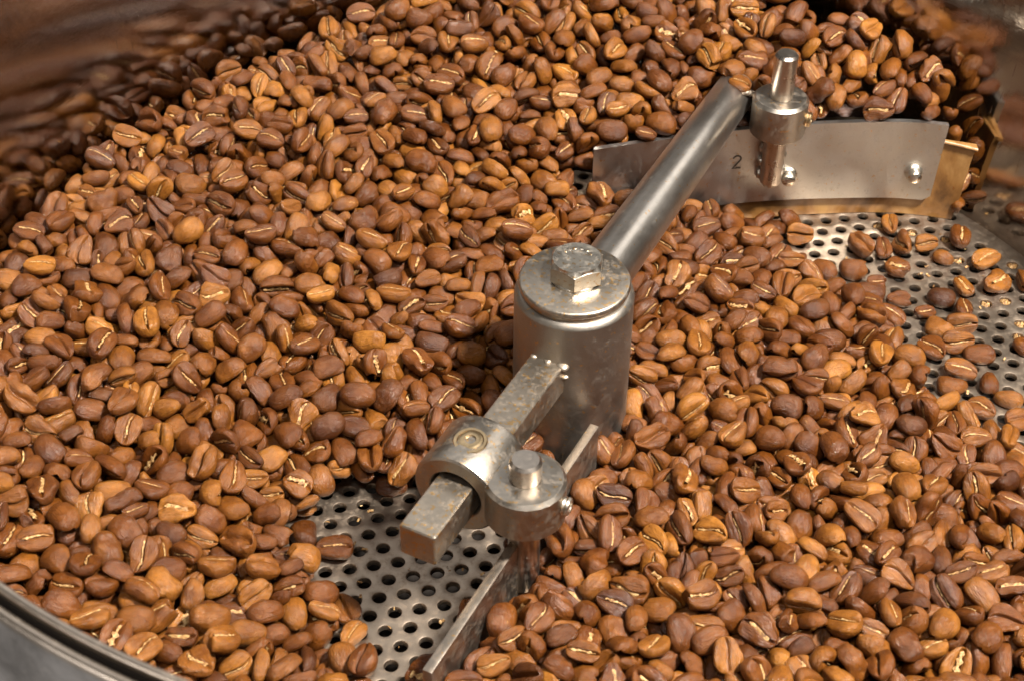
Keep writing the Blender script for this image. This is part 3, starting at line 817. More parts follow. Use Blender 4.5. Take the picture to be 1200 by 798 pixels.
-879,-34,121,18,-3,93,20,1,-914,26,149,-82,37,18,30,0,-882,71,151,14,2,76,4,32,-904,138,166,-13,-30,-92,38,-62,-911,338,212,7,-15,85,27,39,-866,412,198,27,-95,-6,3,16,
-880,518,221,10,43,-90,38,8,-901,660,215,-60,2,-9,40,-11,-892,866,254,2,4,48,20,1,-908,993,291,6,-13,51,34,4,-916,1086,314,2,-4,32,16,-51,-830,-798,77,87,-34,-25,8,-13,
-815,-735,72,-15,12,-81,33,-38,-821,-666,97,21,-1,53,9,65,-809,-610,75,87,-38,-11,34,24,-829,-550,90,-22,-10,33,14,-8,-816,-493,91,-7,-53,82,22,25,-838,-424,100,1,-19,49,7,40,
-800,-372,90,-37,-5,-18,4,4,-866,-310,84,-2,-12,-87,13,-24,-869,-224,97,4,12,18,6,2,-811,-159,99,-71,28,-45,39,69,-843,-103,113,-24,19,17,34,60,-818,-48,120,65,5,-21,7,16,
-838,4,122,-7,-91,41,32,-8,-798,82,131,-53,73,-21,2,10,-851,349,198,72,-67,16,25,-9,-826,403,218,-17,-71,-7,8,-24,-858,466,223,51,-14,53,12,-20,-864,576,200,-43,-90,3,10,0,
-813,762,229,74,-8,9,2,-12,-871,804,263,57,-45,68,37,22,-847,989,279,31,-95,-3,40,29,-868,1046,306,-29,-50,60,36,-16,-779,-786,55,76,-62,-13,35,36,-740,-607,73,86,-18,-5,17,-62,
-783,-556,74,31,-66,-54,21,6,-757,-485,76,36,5,-35,29,1,-753,-425,79,15,84,42,27,5,-738,-378,79,0,69,-39,18,42,-771,-326,98,25,21,-88,38,47,-752,-64,118,-94,-3,23,19,-19,
-775,11,119,-3,6,-44,23,21,-765,77,137,-14,-46,59,35,-7,-786,252,170,-19,-19,23,26,31,-731,284,186,22,-22,89,16,-13,-787,342,194,-6,-3,99,9,-62,-806,459,206,9,2,55,30,-18,
-781,708,234,-26,55,-54,16,-26,-749,758,238,38,-23,-40,25,64,-785,983,292,37,9,54,8,9,-798,1050,286,-69,72,7,20,21,-817,1170,322,-34,-16,-45,12,45,-682,-721,47,-15,-4,-99,27,29,
-668,-607,43,-95,31,-2,38,56,-717,-550,65,-7,14,14,9,23,-678,-484,65,-72,55,35,39,1,-686,-440,74,-4,7,-96,4,-43,-703,-336,72,18,-4,97,28,10,-668,-277,75,96,13,10,9,22,
-702,-217,97,4,-3,94,27,7,-675,-162,105,-50,25,-24,27,16,-679,-71,123,-49,-8,-63,6,41,-720,11,119,-10,-61,75,24,58,-699,60,121,82,44,-29,12,81,-728,133,140,9,-20,72,32,7,
-672,182,158,10,31,-2,11,47,-703,227,161,64,-1,-7,21,-29,-676,306,195,61,-40,-64,16,-1,-709,352,200,2,24,-19,6,-62,-683,406,207,-54,-9,13,32,14,-748,466,209,5,10,-93,39,-14,
-717,567,214,82,-48,28,17,37,-686,743,247,42,22,77,24,37,-699,889,258,-11,-34,70,3,22,-740,924,273,92,24,4,17,-16,-703,986,277,-22,96,19,27,39,-717,1042,302,12,-5,-27,18,9,
-703,1083,311,76,-41,-31,0,52,-756,1147,331,57,54,-52,28,-46,-732,1234,342,-9,34,-79,1,20,-665,-769,54,-52,-42,-39,31,-69,-620,-736,36,52,-17,-38,0,0,-613,-541,63,14,57,-79,35,5,
-627,-463,66,6,-4,100,8,-59,-652,-327,69,49,-39,-18,26,8,-611,-290,76,2,-15,7,7,28,-645,-214,74,10,-9,64,13,-22,-619,-164,89,12,14,-45,33,-29,-657,-115,107,-33,32,31,35,6,
-654,10,124,46,2,-51,35,-11,-625,56,148,7,-54,8,9,5,-660,111,133,-20,-22,95,11,15,-611,186,158,-39,67,-17,38,-23,-638,248,148,-18,-95,-19,11,56,-648,357,192,10,-79,45,7,16,
-605,411,194,12,-9,9,40,-35,-649,458,213,-20,42,3,38,-28,-631,509,203,72,19,11,34,18,-631,636,229,49,-37,-66,9,-16,-673,814,255,-20,-53,74,35,2,-639,859,255,-9,3,91,25,2,
-657,930,265,-79,61,-4,6,28,-664,1049,290,16,11,-6,13,-8,-618,1092,302,28,17,92,8,-10,-656,1155,322,21,-11,61,41,31,-633,1219,355,40,7,-76,6,27,-568,-728,35,26,-35,16,9,20,
-588,-221,72,75,64,14,25,45,-564,-163,89,-76,19,-19,39,-57,-590,25,118,13,12,19,18,-52,-534,58,106,53,-84,-7,33,8,-591,125,117,-93,35,3,14,3,-546,194,140,-38,87,31,18,-23,
-584,261,154,68,-19,-27,36,22,-546,288,152,-45,-87,-2,21,-35,-523,405,185,-19,-5,-15,16,6,-542,523,212,-30,48,-49,16,24,-589,568,203,-23,13,30,3,28,-569,630,222,69,-17,55,29,-30,
-595,686,235,-16,-35,72,4,-31,-587,798,256,-44,31,-44,35,2,-605,916,259,10,-13,70,8,-4,-553,984,275,14,-15,80,2,0,-596,1037,293,-1,36,-91,30,0,-560,1099,290,-17,-97,-14,5,-55,
-581,1147,328,63,-56,-31,14,12,-570,1219,349,-45,51,-35,4,-68,-623,1284,356,49,-19,-48,32,36,-511,-766,27,5,6,-68,32,24,-484,-203,81,25,20,84,34,5,-528,-136,99,5,9,-23,14,42,
-498,-72,105,16,11,-78,36,5,-525,-15,121,25,9,-38,1,-69,-486,35,114,7,-8,-99,29,11,-534,100,147,62,35,-71,27,43,-514,154,131,65,16,10,5,7,-520,236,145,44,10,17,13,74,
-502,336,165,63,41,33,11,-8,-487,535,206,-55,-25,15,4,-57,-540,589,207,-37,-50,75,12,49,-491,637,222,-28,-26,29,38,-7,-534,678,240,-51,37,-77,35,4,-500,747,233,-7,20,-80,22,-52,
-513,854,257,15,26,84,34,-25,-548,912,259,-14,-61,77,3,-14,-532,1063,298,-44,-75,-19,17,16,-497,1109,309,37,8,75,34,2,-538,1162,320,-30,-83,28,23,-9,-562,1277,365,-8,36,14,2,15,
-512,1359,378,-71,-38,-11,4,38,-451,-788,24,32,17,21,18,-4,-430,-174,88,-3,5,-74,6,-3,-460,-113,102,10,-15,47,28,10,-415,-61,103,40,-39,-63,12,2,-456,-26,112,18,-17,-59,24,-26,
-421,56,116,2,17,-82,30,30,-458,243,130,-92,-39,-4,40,13,-460,434,200,53,73,-21,14,42,-420,527,190,-33,94,8,16,-8,-400,628,208,3,-16,-19,17,5,-454,696,224,14,8,-46,26,-6,
-429,760,256,10,-2,-99,27,0,-462,808,249,-20,24,-95,25,76,-427,977,279,71,-49,-37,4,-9,-468,1045,286,-6,-53,84,3,-38,-446,1076,315,31,66,-68,12,34,-458,1144,327,11,-5,-39,30,17,
-421,1192,343,-26,1,-37,19,2,-482,1271,348,-99,-2,-9,33,31,-449,1345,377,-17,38,39,38,-20,-347,-179,90,16,-8,83,21,-22,-382,-124,96,-1,-19,73,7,28,-355,-50,104,39,25,68,34,-8,
-400,2,96,-7,100,-5,2,-2,-364,55,97,-95,-28,-4,26,18,-381,121,124,69,7,41,7,-18,-352,195,136,5,-2,-41,6,8,-408,219,151,15,42,48,5,22,-358,300,151,-36,-6,25,11,14,
-343,398,166,2,14,-96,18,37,-390,472,177,-8,-97,-22,25,15,-337,515,197,34,-13,-13,26,-7,-346,610,210,33,-33,-86,6,65,-359,870,250,77,-30,-47,15,12,-410,904,272,30,6,91,38,28,
-361,985,278,-16,10,-88,16,29,-362,1088,308,83,-8,8,16,-16,-355,1199,339,-71,62,-25,1,-23,-382,1325,380,18,1,-13,25,-2,-297,-720,14,-100,-4,-4,14,-21,-313,-168,91,51,-3,-80,13,10,
-318,-115,90,36,39,46,0,3,-281,-35,88,11,10,58,2,10,-293,33,114,23,-29,-52,16,-4,-314,114,133,1,2,94,16,-14,-298,171,144,-59,-11,79,19,-14,-319,254,149,19,19,41,41,-49,
-269,309,145,-6,96,25,1,21,-339,348,148,90,4,11,22,-17,-285,399,161,65,46,28,3,31,-265,507,193,20,27,68,16,-2,-318,573,201,-33,-16,25,14,-29,-272,628,204,-32,6,-13,30,9,
-302,750,238,-48,23,-82,5,-68,-301,846,258,12,9,77,12,43,-334,925,275,3,26,-96,41,11,-281,1110,311,5,4,-100,28,33,-319,1161,324,21,-1,61,14,-19,-298,1215,336,98,-8,-2,21,3,
-292,1332,389,-13,29,-39,38,-1,-220,-608,55,6,2,75,28,0,-247,-89,87,-12,1,99,9,24,-196,-76,83,71,-27,-30,19,-4,-234,3,96,29,-25,-37,32,-16,-221,68,107,20,-3,42,10,16,
-250,119,128,-20,-29,87,19,37,-201,169,129,-25,14,-77,1,-5,-241,222,120,-51,86,-6,24,36,-206,274,157,31,-48,-5,22,9,-239,358,142,-71,3,-17,34,-10,-196,392,151,-15,8,70,9,40,
-209,518,178,12,-42,76,28,27,-250,567,206,-19,29,72,1,-9,-213,649,184,78,-60,-18,16,69,-232,857,248,39,-6,16,20,8,-263,908,262,16,5,47,28,4,-227,967,278,6,1,-27,7,36,
-227,1200,336,23,-26,84,17,-1,-250,1279,355,44,89,2,26,-17,-244,1331,380,-28,-88,4,18,-14,-274,1393,400,-60,4,-38,37,1,-173,-829,73,17,42,11,19,33,-173,-724,72,-52,-43,73,40,-9,
-209,-119,73,-58,-6,24,21,-32,-179,-21,88,18,8,-51,23,-5,-158,67,88,-19,97,15,7,-47,-171,116,114,-23,3,3,7,65,-143,184,105,-83,53,18,7,21,-184,233,143,-62,-5,58,4,42,
-146,294,129,15,-84,-51,30,26,-177,333,149,5,5,36,7,-18,-154,401,143,67,-41,-46,29,15,-173,464,157,0,1,47,14,-16,-143,530,159,-89,18,16,30,23,-178,581,186,17,-15,60,20,0,
-141,638,187,12,67,61,37,24,-157,745,213,-47,45,-35,37,25,-198,810,232,-37,38,-19,26,59,-162,822,239,89,0,-15,20,7,-180,906,260,13,6,73,1,-5,-147,976,260,20,7,30,33,35,
-204,1023,282,-4,-10,74,5,44,-160,1179,317,30,-6,1,5,-31,-201,1264,366,1,-31,56,31,-2,-149,1325,387,71,-48,48,18,24,-210,1382,388,-14,-12,-81,12,1,-144,-791,55,60,-6,-24,21,9,
-137,-668,62,-3,99,-8,11,45,-55,-166,67,63,-19,-55,0,2,-115,233,134,21,-10,94,27,-49,-68,284,135,41,-7,89,27,1,-105,456,150,-13,34,-69,11,35,-118,587,153,-86,-46,15,41,-41,
-81,635,174,-49,2,-31,41,50,-116,750,200,42,6,-46,21,7,-139,793,215,12,-87,44,21,-28,-109,846,233,43,-20,-64,19,-37,-68,984,258,1,81,-59,40,11,-131,1026,277,15,17,-16,40,2,
-122,1146,299,-36,-51,42,5,-59,-98,1186,341,10,12,75,14,-67,-146,1281,377,11,-39,90,3,-6,-138,1394,409,19,14,-97,38,-1,-29,-843,79,46,-34,-31,9,9,-68,-783,69,1,8,-99,5,6,
-44,-733,80,7,12,3,25,-22,-69,-667,69,5,-8,51,10,24,-41,591,139,-45,26,-39,12,-9,-13,647,140,11,11,39,25,-69,-65,668,173,40,-56,-18,40,22,-53,739,178,-45,64,-60,19,-2,
-84,800,195,50,-72,-45,31,13,-52,851,235,-34,-43,83,30,1,-76,895,240,29,84,-43,18,-17,-20,951,224,-98,3,11,13,24,-48,1195,334,-3,-39,51,40,-23,-56,1306,392,35,24,-54,8,-35,
-72,1373,405,29,-46,-66,14,-9,-5,-778,70,-8,-12,25,23,10,34,-723,74,-14,2,97,40,19,10,-606,92,17,21,-25,11,-3,2,-491,73,-5,-65,75,25,-17,20,472,114,-16,-16,75,7,-7,
46,653,164,45,22,-58,20,-3,-20,803,200,27,40,76,38,51,18,860,249,-3,-11,-99,10,-2,6,899,235,17,65,-71,16,-22,29,967,301,-38,32,-85,7,-12,-21,1133,301,-57,-73,35,22,6,
24,1220,329,-96,-21,-17,5,20,-26,1250,362,2,-39,92,17,11,-9,1325,408,12,-44,-10,38,17,58,-793,75,10,-1,90,4,4,110,-725,59,-64,-76,-8,21,16,67,-662,71,-35,92,3,32,-60,
92,-599,72,6,-78,-62,22,-9,61,-553,75,-9,-9,94,11,8,116,-496,84,-34,-40,77,33,7,53,-436,70,1,1,8,6,2,65,-328,63,-58,-61,45,34,-69,96,-261,64,-17,-54,-34,14,45,
93,-168,40,-74,-67,-6,28,-36,126,302,80,25,-21,-86,32,9,81,334,88,1,-42,30,12,-6,102,834,284,34,44,62,38,9,68,1033,293,32,-84,-12,4,26,75,1087,309,75,58,-2,40,-19,
65,1163,313,50,19,30,10,51,79,1218,381,-12,-16,46,6,-22,86,1379,404,26,92,-27,38,84,37,1428,417,46,-38,-66,26,4,141,-795,67,-70,49,-26,22,16,160,-727,76,39,-40,-75,12,42,
138,-673,90,-63,13,-72,15,5,154,-626,76,61,23,3,21,-35,129,-554,68,7,12,-41,10,39,175,-508,78,60,4,53,9,56,122,-433,86,41,41,-41,37,-22,151,-387,67,19,-25,56,21,-13,
119,-330,75,-22,-45,-26,9,-36,159,-280,53,-15,6,-95,33,-1,132,-225,37,-92,39,-10,23,-23,153,-166,49,17,19,-1,33,39,164,-42,42,82,-12,2,12,19,106,108,41,56,-28,-57,5,-33,
175,193,49,-12,20,-97,17,-11,142,368,91,0,69,-49,11,2,197,676,92,4,-28,-13,12,39,139,848,301,-24,-22,72,6,24,161,968,308,-58,-11,-80,4,48,164,1107,309,-3,-3,-99,3,21,
124,1167,312,92,-28,22,10,-27,149,1206,386,98,-10,0,25,-20,108,1282,396,7,-86,-20,1,67,165,1328,393,44,-81,-31,17,16,213,-810,75,36,23,26,19,63,217,-726,71,23,-28,-93,21,37,
188,-664,79,-11,19,-24,38,-49,229,-612,77,-36,-22,9,25,-29,198,-553,75,-17,41,-83,10,-50,215,-491,76,42,-31,-35,4,5,183,-321,67,-19,11,41,19,24,222,-141,46,-20,39,89,40,21,
196,-88,55,5,17,-95,12,5,223,-34,44,39,0,-92,39,63,186,13,44,-34,-11,-51,20,-30,226,63,35,98,18,3,41,7,250,188,46,-61,15,-35,28,22,212,254,69,28,-14,-84,24,-11,
238,307,68,73,-36,2,9,-12,223,741,89,11,41,-71,24,78,227,841,287,43,-60,64,37,-41,168,913,297,75,-20,26,5,-17,190,1065,339,-33,31,-80,37,64,229,1099,333,69,-60,-31,2,-1,
146,1171,355,-71,-55,41,25,-68,230,1233,371,-7,-99,2,15,21,208,1271,404,71,-33,60,30,62,195,1384,406,3,12,91,36,-61,295,-746,72,36,18,-51,4,16,299,-617,77,5,2,93,25,-69,
256,-438,69,-21,29,-90,29,4,290,-380,54,23,-94,23,6,42,275,-320,42,13,99,-9,21,8,302,-262,66,6,-14,-7,1,81,294,-140,59,21,40,-5,28,16,263,-85,31,92,-40,0,2,53,
290,-42,46,-1,2,91,24,25,255,16,48,-20,5,-95,26,4,261,133,56,-19,45,87,27,18,305,377,73,-41,-9,83,37,-22,289,614,65,70,28,39,37,-24,336,670,58,-25,-7,78,1,16,
315,773,63,5,-72,57,4,-10,292,868,301,55,70,-15,40,-53,298,1001,300,-9,14,98,0,66,243,1159,347,58,76,-8,0,45,290,1350,425,63,67,-22,33,70,228,1427,434,60,38,-68,26,35,
351,-794,80,10,58,30,14,20,361,-735,87,8,-16,5,38,-19,353,-681,67,11,16,30,36,2,384,-607,69,-4,2,-98,21,22,339,-562,75,-10,1,-65,40,21,328,-426,72,9,-1,-83,12,-2,
337,-308,59,-2,-10,39,8,-22,389,-148,47,23,88,36,29,53,338,-101,37,9,9,-5,2,7,351,-26,51,-77,59,22,27,-13,332,125,49,21,59,-78,31,0,367,296,28,-94,-10,28,1,47,
402,648,52,-13,64,-1,38,13,335,1036,334,1,-28,6,37,78,342,1090,367,49,-44,-46,0,53,351,1172,389,-15,-88,9,15,60,307,1238,389,-36,-30,57,32,-12,362,1341,479,-13,-33,71,21,21,
423,-732,64,-4,1,100,29,5,411,-675,54,65,-71,26,32,16,419,-558,69,12,8,82,10,80,442,-507,64,-26,40,-50,33,-16,395,-440,65,-27,16,-18,34,13,434,-376,78,-4,9,-99,40,24,
395,-306,77,37,-5,51,19,83,451,-147,38,-79,-61,-2,24,-22,401,-92,50,-16,-2,71,22,51,401,138,65,-4,19,96,1,-50,427,192,61,-47,-20,-12,22,16,398,384,39,12,28,-95,21,50,
432,423,40,6,35,82,10,-23,417,707,34,-30,-7,27,25,4,441,1018,356,95,-24,10,38,13,397,1054,384,-23,48,-81,28,-12,431,1124,385,-75,-63,1,4,-26,404,1156,350,-14,97,-11,13,31,
414,1191,393,8,-6,99,16,-6,383,1243,424,1,13,-95,4,6,464,-559,65,45,72,-15,33,24,521,-507,76,-30,-20,33,16,10,477,-307,78,-16,-23,26,17,36,499,-259,64,70,8,18,35,31,
484,-216,63,74,-20,10,30,12,511,-139,37,-63,76,-3,41,14,489,-75,52,-60,74,-20,36,-3,514,-29,53,78,-14,7,10,0,467,38,61,-3,-45,88,14,18,471,471,35,48,1,27,19,32,
498,539,30,-8,5,85,1,-21,487,727,30,18,-60,-70,16,14,498,1002,327,-48,-9,30,38,-29,481,1094,387,7,-25,77,8,8,455,1171,427,22,-35,87,4,35,496,1235,425,28,-74,-41,13,12,
476,1269,422,9,-59,80,28,25,522,-789,65,-26,12,-73,10,-21,519,-659,57,24,90,37,31,20,533,-434,78,-4,-3,-94,40,-33,570,-388,59,-3,8,-13,39,-13,536,-332,59,57,81,-10,32,81,
562,-265,60,3,0,13,34,3,540,-202,46,-65,48,-39,34,-48,582,-123,36,-34,-93,2,23,3,553,92,29,62,-78,-5,35,32,565,304,29,-14,-5,-26,32,13,550,1044,351,86,7,22,38,29,
545,1153,414,-1,66,-67,26,6,543,1244,440,-30,-29,89,23,67,592,-794,60,81,57,-8,25,-29,638,-760,66,-34,-34,75,7,4,606,-690,56,-7,16,-81,37,44,638,-620,56,-77,44,-15,32,15,
586,-567,61,27,-38,-88,35,5,622,-493,68,-66,-37,-58,25,15,585,-448,54,-61,-68,29,29,81,637,-399,51,41,4,13,21,18,603,-314,62,-7,11,90,14,50,617,-266,50,76,-30,-39,26,-16,
595,-208,53,-4,7,29,12,35,615,-36,63,27,-49,-18,30,2,596,34,50,-29,-5,95,3,-24,621,83,24,-63,-78,2,35,-18,596,145,50,-73,-4,54,19,22,594,238,19,-57,79,-3,36,33,
631,303,33,-21,-9,60,32,27,604,490,32,-9,-38,-92,38,-25,637,550,29,-3,3,79,32,8,637,1110,388,69,66,11,33,-9,606,1187,417,-95,-26,-10,18,51,615,1240,449,-82,45,20,21,7,
556,1301,452,58,80,3,13,-22,682,-815,77,22,76,-52,32,26,683,-730,53,-8,2,27,33,37,696,-606,62,77,9,43,17,10,657,-555,66,-12,21,48,25,17,682,-497,50,50,-80,15,19,7,
722,-264,60,19,-39,-31,30,66,667,-229,37,70,-72,2,22,49,680,-97,47,-32,31,-90,29,-7,701,-24,47,-11,-12,66,27,30,659,28,41,11,-64,-72,16,-11,692,85,23,-98,-5,-21,11,-23,
713,187,23,56,23,18,10,-14,714,301,23,-81,52,25,7,14,676,360,29,8,-4,88,11,16,709,416,24,-3,3,70,20,-9,707,537,23,7,2,-95,20,6,696,943,349,3,20,-73,37,-18,
715,1127,421,17,10,90,10,9,651,1156,426,73,-13,45,11,32,673,1202,464,-47,-40,74,36,2,728,-786,60,-56,-23,66,12,35,777,-737,63,-49,33,-79,12,1,737,-542,58,-7,10,32,30,16,
727,-435,41,13,6,-77,20,23,762,-369,51,32,-4,36,12,-24,775,-267,53,-26,-28,61,38,7,751,-190,49,-4,-1,-15,3,-7,782,-152,28,-84,14,-11,17,21,769,89,34,-2,-11,-16,38,-9,
741,143,24,0,-4,-7,0,-33,771,187,12,98,20,-4,18,-23,748,239,22,-4,-6,-55,21,-15,772,313,31,-9,-12,49,4,-7,748,365,29,-7,34,-83,30,6,778,431,26,-3,9,28,15,48,
742,482,29,16,30,92,30,17,730,1032,387,19,-59,-38,22,47,743,1158,408,2,-20,81,31,71,730,1170,444,85,13,9,2,-1,846,-609,55,-31,4,-5,11,21,811,-545,49,15,31,88,6,-4,
815,-203,40,44,8,44,31,34,839,81,28,-10,-2,-84,41,-16,814,146,27,-4,6,49,32,-4,805,247,26,3,8,-33,25,1,840,333,30,-24,-25,47,11,27,819,392,27,0,4,3,25,-17,
790,1045,404,53,27,44,26,28,818,1125,429,38,1,0,7,-34,778,1173,434,-22,-26,90,23,-15,859,-766,49,87,47,-3,23,3,886,-718,54,-61,12,-38,0,-22,864,-667,59,30,28,-65,28,-21,
924,-612,56,-35,69,-41,27,-13,864,-429,54,33,-4,92,1,-31,876,-268,20,77,14,1,15,-5,893,-148,25,-28,-3,35,20,7,877,-86,28,-3,-2,-87,6,60,873,138,24,-4,-1,-98,29,-8,
908,961,355,0,-33,41,20,-4,850,1029,393,-50,40,-68,37,65,899,1116,426,4,-22,67,8,-11,942,-782,62,22,88,13,4,-43,939,-666,52,19,-33,40,18,18,930,-541,42,4,7,71,18,4,
922,-304,35,-6,-39,78,16,-29,963,-149,14,-23,97,1,14,-18,942,-83,14,84,54,-4,22,-13,966,-15,31,-5,-15,-31,25,-67,945,42,22,24,23,47,31,29,967,1005,355,13,-45,-87,13,-9,
963,1031,373,-33,73,-48,18,-9,1041,-384,12,17,98,-1,2,-23,1008,-87,32,-2,-4,-54,37,30,997,936,335,-54,-7,41,18,-12,1077,-327,14,-92,-38,-1,4,33,1077,-64,25,2,4,-36,36,16,
-1406,-35,220,88,30,16,15,36,-1385,95,259,51,5,-51,34,40,-1417,193,245,24,-65,71,7,-47,-1390,344,243,-45,62,-64,27,12,-1341,-389,221,-3,-98,0,17,0,-1350,-339,210,-26,86,-38,36,62,
-1328,-249,190,-4,-86,-44,39,8,-1322,-133,258,-26,-86,-44,41,21,-1371,-95,243,-3,-1,0,32,0,-1335,-36,236,-60,-77,4,22,0,-1391,28,225,-61,-39,67,13,12,-1327,82,244,-12,18,-83,22,-55,
-1343,142,255,-2,-44,-77,28,36,-1330,210,245,-23,-20,75,7,82,-1369,295,257,-82,-48,-31,16,-60,-1325,289,258,49,-63,-48,17,15,-1379,398,261,-12,-90,-41,26,3,-1348,451,276,-34,-93,-8,37,-27,
-1239,-610,214,17,19,-67,39,-56,-1319,-557,217,76,24,6,12,-25,-1247,-498,215,-21,-2,-1,41,-14,-1298,-441,222,-15,-19,82,26,-33,-1250,-392,224,41,-19,14,27,-17,-1281,-304,223,-33,30,33,19,12,
-1270,-240,217,-90,-39,-17,14,6,-1312,-197,222,-85,-45,19,16,10,-1257,-155,219,4,26,-64,33,25,-1300,-90,237,-18,-44,-41,1,2,-1231,-31,245,-16,50,82,24,-13,-1293,4,237,39,5,89,8,-4,
-1257,50,243,-5,-98,-14,14,42,-1246,201,258,-4,14,-41,29,10,-1282,247,273,-6,-6,10,21,0,-1259,296,270,92,-32,10,6,8,-1302,388,264,7,92,-36,40,13,-1289,455,261,-6,-6,63,17,2,
-1329,533,245,32,47,-25,14,-1,-1286,571,258,20,-37,90,3,72,-1266,688,232,-4,-30,-86,38,-18,-1215,-642,197,24,-84,-47,2,20,-1157,-594,178,74,64,-19,19,25,-1166,-480,200,-29,1,-63,9,-17,
-1215,-428,214,13,9,-98,5,18,-1174,-372,182,21,-72,-46,22,17,-1219,-330,211,6,11,-67,27,-33,-1161,-245,178,80,39,-25,0,22,-1210,-191,195,-71,3,-71,41,17,-1208,-137,232,2,-25,35,3,81,
-1192,-69,241,-10,-30,28,17,-53,-1218,22,210,44,76,-48,13,21,-1185,93,240,-41,-31,-63,20,-40,-1235,146,255,25,-24,90,35,-15,-1204,215,247,3,29,85,8,-24,-1202,272,247,-4,44,-86,29,-22,
-1173,324,264,47,-13,59,13,-43,-1229,391,273,38,4,-51,30,-3,-1222,451,253,-19,-67,-72,2,26,-1240,514,242,-96,-12,4,3,13,-1237,615,254,-6,-35,93,2,85,-1213,674,263,2,31,-91,33,37,
-1215,776,261,59,-23,49,30,15,-1095,-723,171,42,33,-36,38,11,-1115,-651,186,88,-5,44,9,-25,-1122,-532,188,-46,57,-47,34,8,-1086,-492,167,-86,-46,18,36,-24,-1138,-438,184,-70,-42,48,2,7,
-1092,-368,162,90,24,-26,13,31,-1132,-293,197,-2,-23,95,15,15,-1167,-206,227,14,-14,-95,22,47,-1136,-104,227,-12,27,-74,32,-24,-1099,-54,217,-7,40,-37,34,6,-1158,44,232,-8,15,97,17,31,
-1120,92,242,-30,-5,-95,40,83,-1158,151,245,19,-27,-37,25,3,-1130,209,243,-51,-81,-29,37,-24,-1149,263,241,-2,35,-78,12,14,-1138,330,257,39,-71,-39,33,43,-1166,386,263,-78,60,2,22,-43,
-1137,466,260,-7,95,21,13,-47,-1173,491,273,54,13,27,32,-5,-1115,551,261,-3,9,-95,24,-18,-1162,604,264,12,51,-85,31,43,-1144,653,265,19,-89,36,27,4,-1184,729,276,12,56,66,40,-22,
-1145,763,276,-30,17,-76,9,-9,-1164,841,275,15,-94,31,41,55,-1017,-804,170,-95,-8,-27,27,14,-1060,-786,187,-46,76,-43,14,38,-1051,-751,141,-71,67,-2,10,16,-1029,-609,158,20,-98,2,21,16,
-1057,-527,155,-31,90,-29,33,5,-1014,-482,169,-11,69,-67,35,26,-1016,-380,175,-92,-13,11,6,50,-1074,-319,171,-54,-81,-20,8,1,-1019,-265,169,83,50,-17,15,14,-1058,-209,197,-10,84,1,9,-13,
-1039,-169,193,8,-27,70,19,6,-1054,-85,209,-4,22,3,29,4,-1013,-38,214,94,14,27,30,7,-1063,82,212,-8,-40,86,5,-10,-1093,159,234,-4,-50,-85,10,-17,-1038,212,229,-22,-13,97,40,30,
-1086,253,232,-25,97,5,1,-4,-1086,342,252,56,-12,82,20,-13,-1108,393,254,1,54,-34,11,31,-1062,435,256,-22,-6,-97,18,22,-1098,494,265,-12,-7,57,36,-46,-1053,555,233,-27,76,45,24,-68,
-1086,607,261,-10,33,-93,12,22,-1039,673,251,-29,17,-82,36,23,-1126,698,282,41,-80,26,19,-9,-1060,802,273,-4,39,42,15,41,-1110,871,263,89,-34,29,2,-16,-1103,905,275,77,-25,-9,24,-2,
-964,-851,132,-59,-57,-34,24,65,-977,-769,158,5,7,94,20,2,-987,-704,152,-93,-4,2,20,37,-956,-603,144,27,6,-73,39,-2,-985,-528,161,28,-14,94,6,62,-960,-467,139,-90,-23,-31,6,6,
-975,-405,138,-74,60,-22,39,56,-982,-358,138,82,-17,24,13,-7,-990,-310,159,76,39,41,15,-3,-994,-174,144,-96,8,3,23,8,-976,-160,169,91,32,-20,21,-4,-942,-44,216,43,31,29,34,20,
-973,-8,192,-11,-97,-20,23,33,-966,82,201,-74,52,-37,23,6,-1024,128,210,-27,-84,0,4,19,-1036,300,237,-14,-21,38,26,-22,-969,279,242,-12,93,-20,37,-34,-998,357,247,-15,59,-66,1,42,
-980,439,244,77,-37,-21,13,35,-1006,484,259,32,36,-81,3,5,-1028,578,256,12,-63,64,25,-19,-1004,642,257,93,32,-3,28,-67,-1015,722,256,90,13,3,27,11,-1021,791,312,12,12,-59,19,78,
-1038,854,283,-65,-75,-14,31,68,-1044,920,303,-24,-8,38,34,-12,-1035,988,311,-47,24,-61,24,11,-902,-829,127,-36,-92,-6,35,-21,-908,-732,116,8,-50,86,13,13,-920,-657,139,17,20,96,12,37,
-890,-533,148,-1,60,-36,27,17,-908,-454,132,-40,-73,-31,18,6,-929,-413,151,58,72,10,33,-26,-877,-356,146,-33,68,63,12,0,-954,-314,138,0,59,61,28,40,-910,-266,147,-45,-46,48,2,1,
-935,-213,179,49,5,-70,7,76,-919,-149,151,-82,-38,37,38,23,-919,-92,186,-59,-20,-7,9,-14,-891,-7,175,-84,18,24,19,33,-937,25,202,30,13,-94,31,40,-874,100,213,-36,-43,-76,37,42,
-934,126,220,8,20,-97,35,35,-884,182,213,-92,20,-28,29,-7,-913,241,241,9,-3,32,17,-10,-915,304,247,-3,-54,74,7,-15,-949,382,238,53,54,45,7,-18,-913,422,221,-9,46,-77,36,-15,
-950,481,233,96,11,23,28,27,-913,563,237,-12,-22,-95,26,39,-966,599,245,26,-14,-2,35,-12,-938,664,271,3,20,3,18,23,-973,717,279,75,-51,-36,10,-27,-933,767,288,-39,29,-87,9,-4,
-975,817,283,11,-8,96,21,-20,-954,898,290,34,35,-86,11,-35,-979,945,306,92,21,-17,11,5,-937,1023,307,55,-19,80,25,5,-859,-886,136,-48,50,-70,11,-11,-807,-826,115,-12,-10,-95,20,9,
